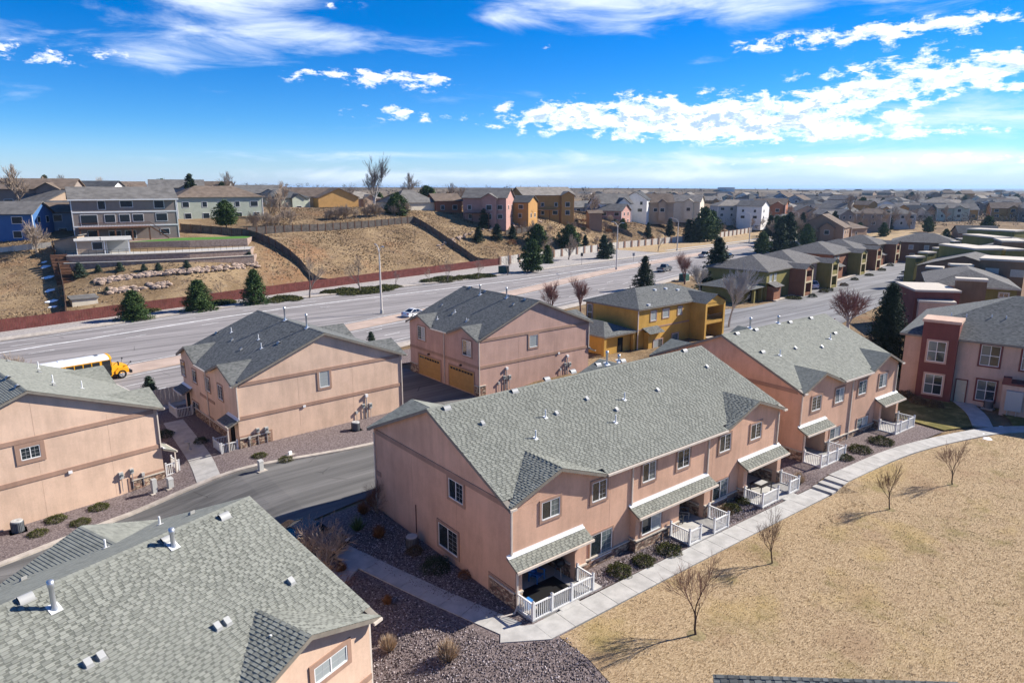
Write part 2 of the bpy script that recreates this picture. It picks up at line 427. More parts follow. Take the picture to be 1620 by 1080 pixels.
M['road'] = asphalt('asphalt_road_worn', (.28, .258, .248), (.37, .34, .325)); M['alley'] = asphalt('asphalt_lane_dark', (.15, .146, .14), (.205, .197, .187)); M['lane2'] = asphalt('asphalt_street_grey', (.22, .215, .215), (.30, .295, .295))
M['median'] = noisy('median_concrete_pink', (.44, .335, .27), .14, .3, .92); M['paint'] = noisy('road_paint_worn', (.70, .69, .66), .25, 1.2, .85)
M['gravel'] = ground_mat('gravel_mauve', [(.135, .105, .10), (.27, .22, .21), (.42, .36, .345), (.06, .046, .043)], [(7, .42, .6), (19, .58, .72), (11, .56, .72)], bscale=16, bstr=.9, bdist=.1)
M['gravelL'] = ground_mat('river_rock_pale', [(.30, .27, .25), (.44, .41, .38), (.17, .15, .14)], [(3, .4, .62), (5, .56, .72)], bscale=6, bstr=.8, bdist=.15)
def lawn_mat():
    m, q, b = mat_base('lawn_dormant', (.42, .31, .18), .96, .08); g = q.add('ShaderNodeNewGeometry'); P = g.outputs['Position']
    st = q.mapping(P, (1.0, 2.6, 1), rot=(0, 0, R(52)))
    fine = q.noise(st, 5.5, 5, .7, .6); mid = q.noise(P, .8, 5, .65); big = q.noise(P, .16, 4, .6)
    c = q.mix(q.ramp(fine, .30, .70), (.215, .14, .068, 1), (.53, .40, .25, 1)); c = q.mix(q.m('MULTIPLY', q.ramp(mid, .45, .75), .45), c, (.44, .33, .205, 1))
    c = q.mix(q.m('MULTIPLY', q.ramp(big, .52, .68), .5), c, (.40, .29, .115, 1)); c = q.mix(q.m('MULTIPLY', q.ramp(q.noise(P, .33, 5, .65), .52, .72), .7), c, (.21, .17, .065, 1)); c = q.mix(q.m('MULTIPLY', q.ramp(q.noise(P, .27, 4, .6), .52, .72), .6), c, (.30, .20, .12, 1))
    q.l.new(c, b.inputs['Base Color']); bump(q, b, fine, .9, .06); return m


M['lawn'] = lawn_mat()
M['lawnG'] = ground_mat('lawn_half_green', [(.13, .115, .035), (.25, .20, .075), (.085, .085, .025)], [(.8, .42, .65), (1.8, .55, .7)], bscale=10, bstr=.6, bdist=.05)
M['turf'] = ground_mat('turf_green', [(.07, .16, .03), (.10, .22, .045)], [(2, .4, .6)], bscale=12, bstr=.3)
M['dry'] = ground_mat('dry_grass_hill', [(.26, .185, .105), (.40, .29, .165), (.17, .115, .07), (.30, .165, .085), (.36, .33, .27)], [(.10, .4, .65), (.35, .5, .72), (.05, .56, .72), (.8, .62, .78)], bscale=1.5, bstr=.9, bdist=.5)
M['snow'] = noisy('snow_patch', (.82, .84, .88), .04, 6, .6, .3, 12, .4, .05)
M['soil'] = ground_mat('mulch_dark', [(.06, .045, .035), (.12, .09, .07)], [(5, .4, .65)], bscale=14)

# ================================================================== THE SETTING
def terrain():
    ang = np.concatenate([np.arange(-58, 58, .55), np.arange(58, 302, 6.0)])
    a = YAW + np.radians(-ang)
    r = [6.0]
    while r[-1] < 30000: r.append(r[-1] * 1.022 + .35)
    r = np.array(r); RR, AA = np.meshgrid(r, a, indexing='ij')
    X, Y = RR * np.cos(AA), RR * np.sin(AA); ZZ = Z(X, Y)
    ZZ = ZZ - .10 * (beyond(X, Y) < 2) + np.where((beyond(X, Y) > 4) & (RR < 600), 0.12 * np.sin(X * .31 + 1.3 * np.sin(Y * .17)) * np.sin(Y * .27), 0)
    V = np.stack([X, Y, ZZ], 2).reshape(-1, 3); n, k = RR.shape
    F = []
    for i in range(n - 1):
        for j in range(k):
            F.append((i * k + j, i * k + (j + 1) % k, (i + 1) * k + (j + 1) % k, (i + 1) * k + j))
    V = np.vstack([V, [[0, 0, -1.25]]]); c = len(V) - 1
    for j in range(k): F.append((c, (j + 1) % k, j))
    me = bpy.data.meshes.new('ground'); me.from_pydata(V.tolist(), [], F); me.polygons.foreach_set('use_smooth', [True] * len(me.polygons))
    m, q, b = mat_base('ground_dry', (.27, .19, .11), .96, .08)
    g = q.add('ShaderNodeNewGeometry'); P = g.outputs['Position']; ln = q.add('ShaderNodeVectorMath', operation='LENGTH'); q.l.new(P, ln.inputs[0])
    st = q.mapping(P, (.35, 1.0, 1.0), rot=(0, 0, R(25)))
    c = q.mix(q.ramp(q.noise(P, .09, 6, .65), .38, .66), (.20, .135, .075, 1), (.33, .235, .135, 1))
    c = q.mix(q.ramp(q.noise(st, .55, 6, .7), .48, .72), c, (.145, .098, .065, 1))
    c = q.mix(q.m('MULTIPLY', q.ramp(q.noise(P, .05, 4, .6), .55, .7), .7), c, (.26, .13, .065, 1))
    c = q.mix(q.m('MULTIPLY', q.ramp(q.noise(P, 1.1, 6, .7), .56, .74), .7), c, (.36, .30, .235, 1))
    farc = q.mix(q.ramp(q.noise(P, .012, 6, .6), .4, .62), (.10, .085, .07, 1), (.19, .16, .125, 1)); farc = q.mix(q.ramp(q.noise(P, .0022, 5, .6), .47, .6), farc, (.045, .05, .05, 1))
    c = q.mix(q.ramp(ln.outputs['Value'], 300, 900), c, farc)
    q.l.new(c, b.inputs['Base Color']); bump(q, b, q.noise(st, 1.6, 5, .75), .9, .5)
    me.materials.append(m); o = link('ground', me); o["kind"] = "structure"


terrain()


def sheet(name, pts, mat, dz=0.0, res=2.0, label=None, thick=0.0, kind='structure', parent=None, zf=zn):
    """flat polygon laid on the graded ground; triangulated on a grid so that it follows it"""
    import bmesh
    P = [(float(p[0]), float(p[1])) for p in pts]
    bm = bmesh.new(); vs = [bm.verts.new((x, y, 0)) for x, y in P]; bm.faces.new(vs)
    xs = [p[0] for p in P]; ys = [p[1] for p in P]
    for ax, lo, hi in ((0, min(xs), max(xs)), (1, min(ys), max(ys))):
        c = math.ceil(lo / res) * res
        while c < hi:
            no = (1, 0, 0) if ax == 0 else (0, 1, 0); co = (c, 0, 0) if ax == 0 else (0, c, 0)
            bmesh.ops.bisect_plane(bm, geom=bm.verts[:] + bm.edges[:] + bm.faces[:], plane_co=co, plane_no=no, dist=1e-5); c += res
    for v in bm.verts: v.co.z = float(zf(v.co.x, v.co.y)) + dz
    if thick:
        ed = [e for e in bm.edges if e.is_boundary]; r = bmesh.ops.extrude_edge_only(bm, edges=ed)
        for v in [g for g in r['geom'] if isinstance(g, bmesh.types.BMVert)]: v.co.z -= thick
    bmesh.ops.recalc_face_normals(bm, faces=bm.faces[:])
    if sum(f.normal.z * f.calc_area() for f in bm.faces) < 0: bmesh.ops.reverse_faces(bm, faces=bm.faces[:])
    me = bpy.data.meshes.new(name); bm.to_mesh(me); bm.free(); me.materials.append(mat)
    o = link(name, me, parent)
    if parent is None: o["kind"] = kind
    if label: o["label"] = label
    return o


def strip(line, off0, off1):
    """polygon between two offsets of a polyline (offset to the left of travel)"""
    L = np.array([(p[0], p[1]) for p in line], float); T = np.gradient(L, axis=0); T /= np.linalg.norm(T, axis=1)[:, None]
    N = np.stack([-T[:, 1], T[:, 0]], 1)
    return np.vstack([L + N * off0, (L + N * off1)[::-1]])


def spline(P, n=40):
    P = np.array(P, float)[:, :2]; t = np.concatenate([[0], np.cumsum(np.linalg.norm(np.diff(P, axis=0), axis=1))]); s = np.linspace(0, t[-1], n)
    Q = np.vstack([2 * P[0] - P[1], P, 2 * P[-1] - P[-2]]); out = []
    for v in s:
        i = min(max(int(np.searchsorted(t, v, side='right')) - 1, 0), len(P) - 2); u = (v - t[i]) / (t[i + 1] - t[i]); a, b, c, d = Q[i:i + 4]
        out.append(.5 * ((2 * b) + (-a + c) * u + (2 * a - 5 * b + 4 * c - d) * u * u + (-a + 3 * b - 3 * c + d) * u ** 3))
    return np.array(out)


# ---- the wide road behind the townhouses
MED = spline([(-90, 72), (-30, 82), (5, 89.5), (33.3, 95.5), (56, 100.5), (95, 111.5), (136, 124.5), (190, 137), (260, 148), (330, 160), (420, 178)], 70)    # centre of the median
FAR_E = spline([(-90, 100), (-40, 112), (4, 121), (36, 129), (60, 131.5), (99, 133.5), (134, 138.5), (166, 143), (214, 149.8), (262, 156), (340, 168), (430, 186)], 70)
NEAR_E = spline([(-90, 50), (-30, 62.5), (14.4, 74.3), (49, 84), (101, 94.5), (148.5, 107.5), (205, 119), (270, 131), (340, 147), (430, 166)], 70)
sheet('main_road', list(NEAR_E) + list(FAR_E[::-1]), M['road'], .0, 6.0)
sheet('median', strip(MED[8:], -2.2, 1.9), M['median'], .12, 6.0, 'pinkish concrete median of the wide road', .14)
sheet('pavement', strip(FAR_E, .2, 2.2), M['concD'], .12, 6.0, 'far pavement of the wide road', .14)
sheet('pavement', strip(NEAR_E, -2.2, -.2), M['concD'], .12, 6.0, 'near pavement of the wide road', .14)
sheet('rock_verge', strip(FAR_E[:38], 2.2, 24), M['gravelL'], -.02, 4.0)
sheet('grass_verge', strip(FAR_E[37:], 2.2, 30), M['lawn'], -.015, 4.0)
sheet('grass_verge', strip(NEAR_E[36:], -9, -2.2), M['lawn'], .012, 4.0)
sheet('foot_path', strip(FAR_E[38:], 4.6, 6.4), M['conc'], .03, 4.0)
mk = MB()
Lm = MED
Tm = np.gradient(Lm, axis=0); Tm /= np.linalg.norm(Tm, axis=1)[:, None]; Nm = np.stack([-Tm[:, 1], Tm[:, 0]], 1)


def paint_line(off, w, dash=None):
    s = np.concatenate([[0], np.cumsum(np.linalg.norm(np.diff(Lm, axis=0), axis=1))])
    segs = [(s[0], s[-1])] if dash is None else [(a, a + dash[0]) for a in np.arange(0, s[-1] - dash[0], dash[1])]
    for a, b in segs:
        n = max(2, int((b - a) / 5)); ss = np.linspace(a, b, n); x = np.interp(ss, s, Lm[:, 0]); y = np.interp(ss, s, Lm[:, 1]); nx = np.interp(ss, s, Nm[:, 0]); ny = np.interp(ss, s, Nm[:, 1])
        for i in range(n - 1):
            p = [(x[i] + nx[i] * (off - w), y[i] + ny[i] * (off - w)), (x[i + 1] + nx[i + 1] * (off - w), y[i + 1] + ny[i + 1] * (off - w)), (x[i + 1] + nx[i + 1] * (off + w), y[i + 1] + ny[i + 1] * (off + w)), (x[i] + nx[i] * (off + w), y[i] + ny[i] * (off + w))]
            mk.quad(*[(a_, b_, float(zn(a_, b_)) + .018) for a_, b_ in p])


def ride(E, off, w, dash=None):
    global Lm, Nm
    k0, k1 = Lm, Nm; Lm = E; T_ = np.gradient(E, axis=0); T_ /= np.linalg.norm(T_, axis=1)[:, None]; Nm = np.stack([-T_[:, 1], T_[:, 0]], 1); paint_line(off, w, dash); Lm, Nm = k0, k1


paint_line(2.9, .08); paint_line(-3.2, .08); ride(FAR_E, -1.8, .09); ride(FAR_E, -8.5, .22); ride(NEAR_E, 1.6, .09)
ride(FAR_E, -5.2, .07, (3, 12)); ride(FAR_E, -12.2, .07, (3, 12)); ride(NEAR_E, 5.4, .08, (3, 12)); ride(NEAR_E, 9.4, .08, (3, 12))
structure('road_marking', mk, M['paint'], 'worn white lane lines on the wide road')

# ---- lanes and beds between the townhouses
kerbN = spline([(-14, 45.2), (-.2, 49.3), (5, 51.0), (10.5, 52.3), (16, 52.1), (24, 50.6), (31, 50.2)], 40)       # kerb at the foot of the two left blocks
sheet('gravel_bed', list(kerbN) + [(33.5, 50.2), (33.5, 60), (33, 75), (-2, 78), (-20, 60)], M['gravel'], .03, 1.5)
sheet('lane', [(-16, 26), (12.5, 33.5), (13.6, 40.3), (20, 41.5), (46, 41.5), (58, 41), (60, 54.5), (41.3, 55), (41.3, 73), (33.5, 73), (33.5, 50.0)] + [tuple(p) for p in kerbN[::-1]], M['alley'], .0, 1.5)
sheet('kerb', strip(kerbN, -.05, .42), M['concD'], .13, 1.5, 'concrete kerb along the dark lane', .15)
sheet('gravel_bed', [(33.5, 73), (60, 73), (60, 80), (33.5, 79)], M['gravel'], .02, 3)
sheet('gravel_bed', [(12.5, 33.5), (9, 8), (24, 8), (21.6, 21.4), (20.4, 24.9), (20.4, 41), (15.2, 40.4), (13.6, 40.3)], M['gravel'], .012, 1.0)
sheet('gravel_bed', [(19.6, 23.2), (50, 22.2), (66, 20.3), (66.5, 26), (46, 26), (20.4, 26)], M['gravel'], .016, 1.2)
sheet('gravel_bed', [(45.5, 26), (50.5, 26), (50.5, 42), (45.5, 42)], M['gravel'], .016, 1.5)
lawn_edge = spline([(20.6, 21.5), (30, 21.3), (46, 20.75), (58, 19.9), (66, 18.0), (70.5, 16.2), (74, 13.2), (77, 9)], 40)
lawn = sheet('lawn', [tuple(p) for p in lawn_edge] + [(75, -6), (40, -8), (17, 6), (19.6, 16), (20.14, 17.7), (20.55, 19.5)], M['lawn'], .028, 1.5)
sheet('lawn', [(66.5, 20.4), (67.3, 25.5), (66.5, 38), (74.5, 38), (77.4, 26.5), (76.3, 21.6), (73, 19.2), (70, 19.0)], M['lawnG'], .03, 1.5, 'half green lawn in the shade of the spruce')
sheet('lawn', [(70.8, 16.1), (74.2, 17.6), (77.2, 19.8), (82, 17.5), (84, 10), (77, 9), (74, 13.2)], M['lawnG'], .034, 1.5, 'shaded lawn corner with snow patches')


def slabs(name, line, w, step, label, dz=.07, zf=zn, gap=.014):
    """concrete walk: one slab object for every bay, with recessed joints"""
    root = bpy.data.objects.new(name, None); SC.collection.objects.link(root); root["kind"] = "structure"; root["label"] = label
    L = np.array(line, float); s = np.concatenate([[0], np.cumsum(np.linalg.norm(np.diff(L, axis=0), axis=1))]); n = max(1, round(s[-1] / step)); k = s[-1] / n
    T = np.gradient(L, axis=0); T /= np.linalg.norm(T, axis=1)[:, None]
    def fr(v):
        return np.array([np.interp(v, s, L[:, 0]), np.interp(v, s, L[:, 1])]), np.array([-np.interp(v, s, T[:, 1]), np.interp(v, s, T[:, 0])])
    rg = random.Random(len(line) * 7 + n)
    for i in range(n):
        (p, a), (r, b) = fr(i * k + gap), fr((i + 1) * k - gap); mb = MB(); P = []
        for z in (-.12, dz + rg.uniform(-.004, .006)):
            for c in (p, r, r + b * w, p + a * w): P.append((c[0], c[1], float(zf(c[0], c[1])) + z))
        part('slab', mb.hexa(P), M['conc'], root)
    return root


zf_walk = lambda x, y: 0.0 + (0.45 if x > 48.75 else 0.0)
slabs('walkway', spline([(20.2, 21.6), (30, 21.35), (46.55, 20.8)], 20), 1.42, 1.55, 'pale concrete walk along the front of the middle block', .06, zf_walk)
slabs('walkway', spline([(48.8, 20.65), (58, 19.95), (66, 18.05), (70.5, 16.25), (74, 13.3), (77, 9.2)], 30), 1.5, 1.5, 'concrete walk curving past the right block', .05, lambda x, y: .45)
slabs('walkway', spline([(70.4, 17.8), (74.3, 19.6), (78.2, 22.4)], 10), 1.6, 1.6, 'short walk to the cream back door', .055, lambda x, y: .45)
slabs('walkway', spline([(18.55, 23.1), (16.9, 29), (15.15, 36.2), (14.0, 40.0)], 20)[::-1], 1.35, 1.5, 'shaded walk between the two nearest blocks', .05, lambda x, y: 0.0)
slabs('walkway', spline([(16.2, 35.2), (13.2, 33.2)], 5), 1.3, 1.5, 'stub of walk to the parked black cars', .045, lambda x, y: 0)
slabs('walkway', spline([(12.2, 52.6), (12.9, 58), (13.4, 68)], 12)[::-1], 1.7, 1.5, 'walk between the two left blocks', .05)
mb = MB()
for P in ([(18.05, 22.95), (20.2, 21.55), (20.25, 23.0), (19.75, 23.25), (19.0, 24.1)],): mb.prism(P, 'z', -.1, .058)
structure('walkway', mb, M['conc'], 'angled corner slab where the two walks meet')
st = bpy.data.objects.new('steps', None); SC.collection.objects.link(st); st["kind"] = "structure"; st["label"] = "three concrete steps up to the right block's walk"
for i in range(3):
    part('step', MB().box(46.6 + i * .74, 48.82, 20.72 - .05 * i, 22.2 - .05 * i, -.1, .06 + .13 * (i + 1) + .002 * i), M['conc'], st)
for i, (x, y, w) in enumerate([(22.1, 22.85, 1.35), (33.6, 22.75, 1.5), (43.2, 22.3, 1.5)]):
    part('slab', MB().box(x, x + w, y - .03, y + .75, -.1, .066 + .001 * i), M['conc'], SC.objects['walkway'])

# ---- side street on the right and its pavements
S_DIR = R(9.0)
STR = [np.array([100 + t * math.cos(S_DIR), 57.5 + t * math.sin(S_DIR)]) for t in (-6, 20, 60, 110, 150)]
sheet('side_street', [(84, 42), (92, 44), (104, 49), (160, 58), (262, 76), (262, 94), (214, 84.5), (160, 75.5), (123, 69.2), (112, 69), (100, 73), (86, 66), (86, 56)], M['lane2'], .0, 4)
sheet('kerb', strip([(123, 69.3), (160, 75.7), (214, 84.6)], 0, .9), M['concD'], .13, 4, 'pale kerb along the row of olive townhouses', .15)
sheet('pavement', strip([(84, 56), (86, 66), (100, 73.5)], 0, 1.6), M['concD'], .12, 3, 'pavement beside the ochre building', .14)


def scatter_stones():
    """loose mauve rock on the nearest bed: far too many to count"""
    rg = np.random.default_rng(3); pts = []
    poly = [(12.0, 31), (9.2, 9), (17.8, 9), (19.6, 16), (20.5, 19.5), (20.8, 21.2), (18.2, 22.6), (14.7, 36)]
    poly2 = [(20.0, 23.3), (45, 22.5), (45, 24.4), (20.6, 24.5)]; poly3 = [(19.0, 24.6), (20.2, 25), (20.2, 40), (16.6, 36), (17.0, 31)]
    def inside(p, poly):
        c = np.zeros(len(p), bool); j = len(poly) - 1
        for i in range(len(poly)):
            xi, yi = poly[i]; xj, yj = poly[j]
            c ^= ((yi > p[:, 1]) != (yj > p[:, 1])) & (p[:, 0] < (xj - xi) * (p[:, 1] - yi) / (yj - yi + 1e-12) + xi); j = i
        return c
    for poly_, n in ((poly, 34000), (poly2, 12000), (poly3, 9000)):
        a = np.array(poly_); p = rg.uniform(a.min(0), a.max(0), (n, 2)); pts.append(p[inside(p, poly_)])
    p = np.vstack(pts); n = len(p); z = zn(p[:, 0], p[:, 1]) + .03
    base = np.array([(1, 0, 0), (0, 1, 0), (-1, 0, 0), (0, -1, 0), (0, 0, 1)], float)
    s = rg.uniform(.02, .06, n); th = rg.uniform(0, 6.28, n); k = base[None] * (1 + rg.uniform(-.35, .35, (n, 5, 1)))
    X = (k[..., 0] * np.cos(th)[:, None] - k[..., 1] * np.sin(th)[:, None]) * s[:, None] + p[:, 0:1]; Y = (k[..., 0] * np.sin(th)[:, None] + k[..., 1] * np.cos(th)[:, None]) * s[:, None] + p[:, 1:2]
    Zz = k[..., 2] * s[:, None] * .8 + z[:, None]
    V = np.stack([X, Y, Zz], 2).reshape(-1, 3); b = np.arange(n) * 5
    F = np.vstack([np.stack([b + i, b + (i + 1) % 4, b + 4], 1) for i in range(4)])
    me = bpy.data.meshes.new('loose_gravel'); me.from_pydata(V.tolist(), [], F.tolist())
    t = me.attributes.new('tint', 'FLOAT', 'FACE'); t.data.foreach_set('value', np.tile(rg.random(n), 4).astype(np.float32))
    m, q, bs = mat_base('loose_gravel', (.2, .16, .16), .9, .2); at = q.add('ShaderNodeAttribute'); at.attribute_name = 'tint'; f = at.outputs['Fac']
    c = q.mix(q.ramp(f, .1, .6), (.06, .048, .045, 1), (.235, .19, .182, 1)); c = q.mix(q.ramp(f, .75, .97), c, (.52, .46, .45, 1)); q.l.new(c, bs.inputs['Base Color'])
    me.materials.append(m); o = link('loose_gravel', me); tag(o, 'loose mauve landscape rock in the near beds', 'gravel', kind='stuff')


def blades(name, label, P, h, w, cols, seed, zf=zn, lean=.5, per=3, cat='grass'):
    rg = np.random.default_rng(seed); n = len(P); Q = np.repeat(P, per, 0); m_ = len(Q)
    Q = Q + rg.normal(0, .05, (m_, 2)); th = rg.uniform(0, 6.28, m_); hh = h * rg.uniform(.5, 1.3, m_); ln = rg.uniform(.1, lean, m_) * hh; la = rg.uniform(0, 6.28, m_)
    z = zf(Q[:, 0], Q[:, 1]); dx, dy = np.cos(th) * w, np.sin(th) * w
    a = np.stack([Q[:, 0] - dx, Q[:, 1] - dy, z], 1); b = np.stack([Q[:, 0] + dx, Q[:, 1] + dy, z], 1); c = np.stack([Q[:, 0] + np.cos(la) * ln, Q[:, 1] + np.sin(la) * ln, z + hh], 1)
    V = np.stack([a, b, c], 1).reshape(-1, 3); F = np.arange(m_ * 3).reshape(-1, 3)
    me = bpy.data.meshes.new(name); me.from_pydata(V.tolist(), [], F.tolist()); t = me.attributes.new('tint', 'FLOAT', 'FACE'); t.data.foreach_set('value', rg.random(m_).astype(np.float32))
    m, q, bs = mat_base(name, cols[0], .9, .1); at = q.add('ShaderNodeAttribute'); at.attribute_name = 'tint'; g = q.add('ShaderNodeNewGeometry')
    pn = q.noise(g.outputs['Position'], .45, 4, .6); f = q.m('ADD', q.m('MULTIPLY', at.outputs['Fac'], .6), q.m('MULTIPLY', q.ramp(pn, .3, .7), .4))
    cc = q.mix(q.ramp(f, .1, .5), c4(cols[0]), c4(cols[1])); cc = q.mix(q.ramp(f, .55, .95), cc, c4(cols[2])); q.l.new(cc, bs.inputs['Base Color'])
    me.materials.append(m); o = link(name, me); tag(o, label, cat, kind='stuff'); return o


scatter_stones()
_rg = np.random.default_rng(11)
_p = _rg.uniform((19.5, -5), (76, 21.6), (64000, 2)); _e = np.interp(_p[:, 0], lawn_edge[:, 0], lawn_edge[:, 1])
_p = _p[(_p[:, 1] < _e - .05) & (_p[:, 0] > 20.14 + (_p[:, 1] - 17.7) * .27 + .12 * np.sin(_p[:, 1] * 3)) & (_p[:, 1] > 5 + (_p[:, 0] - 20) * .05)]
_dens = _rg.random(len(_p)) < np.clip(40 / np.hypot(_p[:, 0], _p[:, 1]), .25, 1)
blades('lawn_grass', 'straw coloured dormant grass of the big lawn', _p[_dens], .05, .014, [(.33, .24, .13), (.44, .33, .19), (.54, .41, .26)], 5, zf=lambda x, y: zn(x, y) + .02, lean=1.0, per=4)
_p = _rg.uniform((20, 5), (74, 21), (26, 2)); _e = np.interp(_p[:, 0], lawn_edge[:, 0], lawn_edge[:, 1])

_p = _rg.uniform((-10, 128), (300, 240), (150000, 2)); _b = beyond(_p[:, 0], _p[:, 1])
_d = _p[:, 0] * math.cos(YAW) + _p[:, 1] * math.sin(YAW); _sx = _p[:, 0] * math.sin(YAW) - _p[:, 1] * math.cos(YAW)
_px = 810 + F_PX * _sx / _d                                        # keep to the banks that face the road, off the terraced yard
_ok = (_b > 1) & (_b < 60) & (_px > -30) & (_px < 1230) & ~((_px > 95) & (_px < 405) & (_b > 18)) & ~((_px > 95) & (_px < 430) & (_rg.random(len(_p)) < .6))
blades('hill_grass', 'long dry grass on the banks beyond the road', _p[_ok][:52000], .3, .10, [(.22, .155, .09), (.32, .23, .135), (.44, .34, .22)], 6, zf=lambda x, y: Z(x, y) - .05, lean=1.4, per=3)

# ================================================================== TOWNHOUSES
XF = {}
M['grille'] = plain('window_grille', (.42, .42, .41), .5, .3)
M['ventg'] = plain('vent_aluminium', (.36, .36, .345), .5, .35); M['ventf'] = plain('vent_flange', (.27, .27, .25), .7, .2)


def place(t, loc, rz):
    XF[t.name] = Matrix.Translation(Vector(loc)) @ Matrix.Rotation(rz, 4, 'Z'); t.location = loc; t.rotation_euler = (0, 0, rz)


def local_hit(t, px, py, p0, n):
    """sight line through a photo pixel meets a plane given in the thing's own axes"""
    inv = XF[t.name].inverted(); c = inv @ Vector(_C); d = (inv.to_3x3() @ Vector(ray(px, py)))
    n = Vector(n); k = (Vector(p0) - c).dot(n) / d.dot(n); return c + d * k


class Face:
    """a wall of a building: u runs along it, n out of it"""
    def __init__(s, t, kind, off): s.t = t; s.k = kind; s.off = off
    def p(s, u, n, z): return {'F': (u, s.off - n, z), 'B': (u, s.off + n, z), 'L': (s.off - n, u, z), 'R': (s.off + n, u, z)}[s.k]
    def box(s, mb, u0, u1, n0, n1, z0, z1, mi=0):
        a = s.p(u0, n0, z0); b = s.p(u1, n1, z1)
        mb.box(min(a[0], b[0]), max(a[0], b[0]), min(a[1], b[1]), max(a[1], b[1]), z0, z1, mi); return mb
    def px(s, x, y):
        if s.k in 'FB': h = local_hit(s.t, x, y, (0, s.off, 0), (0, 1, 0)); return h.x, h.z
        h = local_hit(s.t, x, y, (s.off, 0, 0), (1, 0, 0)); return h.y, h.z


def window(fc, u0, u1, z0, z1, trim='trim', tw=.14, grid=True, mull=1, glass=('glass', 'glass'), hbar=False, name='window', sill=True, grid_on=(0, 1), detail=2, frame='white'):
    if u0 > u1: u0, u1 = u1, u0
    t = fc.t; mb = MB(); fw = .05
    if trim:
        fc.box(mb, u0 - tw, u0 + .005, 0, .055, z0 - tw, z1 + tw); fc.box(mb, u1 - .005, u1 + tw, 0, .055, z0 - tw, z1 + tw)
        fc.box(mb, u0 + .005, u1 - .005, 0, .053, z1 - .005, z1 + tw); fc.box(mb, u0 + .005, u1 - .005, 0, .053, z0 - tw, z0 + .005)
        w = part(name, mb, M[trim], t)
    fr = MB(); e = .008
    fc.box(fr, u0 + e, u0 + e + fw, .004, .04, z0 + e, z1 - e); fc.box(fr, u1 - e - fw, u1 - e, .004, .04, z0 + e, z1 - e)
    fc.box(fr, u0 + e + fw, u1 - e - fw, .004, .038, z1 - e - fw, z1 - e); fc.box(fr, u0 + e + fw, u1 - e - fw, .004, .038 + .02, z0 + e, z0 + e + fw + .01)
    a, b = u0 + e + fw, u1 - e - fw; n = mull + 1; wd = (b - a) / n
    for i in range(1, n): fc.box(fr, a + i * wd - .028, a + i * wd + .028, .004, .034, z0 + e + fw, z1 - e - fw)
    if hbar: fc.box(fr, a, b, .004, .033, (z0 + z1) / 2 - .03, (z0 + z1) / 2 + .03)
    if trim: part('frame', fr, M[frame], w)
    else: w = part(name, fr, M[frame], t)
    for i in range(n):
        pm = MB(); fc.box(pm, a + i * wd, a + (i + 1) * wd, .003, .012, z0 + e + fw, z1 - e - fw); part('pane', pm, M[glass[i % len(glass)]], w)
        if grid and detail > 1 and i in grid_on:
            gm = MB(); x0, x1 = a + i * wd, a + (i + 1) * wd; zz0, zz1 = z0 + e + fw, z1 - e - fw
            fc.box(gm, (x0 + x1) / 2 - .008, (x0 + x1) / 2 + .008, .012, .016, zz0, zz1)
            k = max(2, round((zz1 - zz0) / .3))
            for j in range(1, k): fc.box(gm, x0, x1, .0125, .0155, zz0 + (zz1 - zz0) * j / k - .008, zz0 + (zz1 - zz0) * j / k + .008)
            part('grille', gm, M['grille'], w)
    return w


def win_px(fc, lb, rt, **kw):
    a = fc.px(*lb); b = fc.px(*rt); return window(fc, a[0], b[0], min(a[1], b[1]), max(a[1], b[1]), **kw)


RNG = random.Random(5)


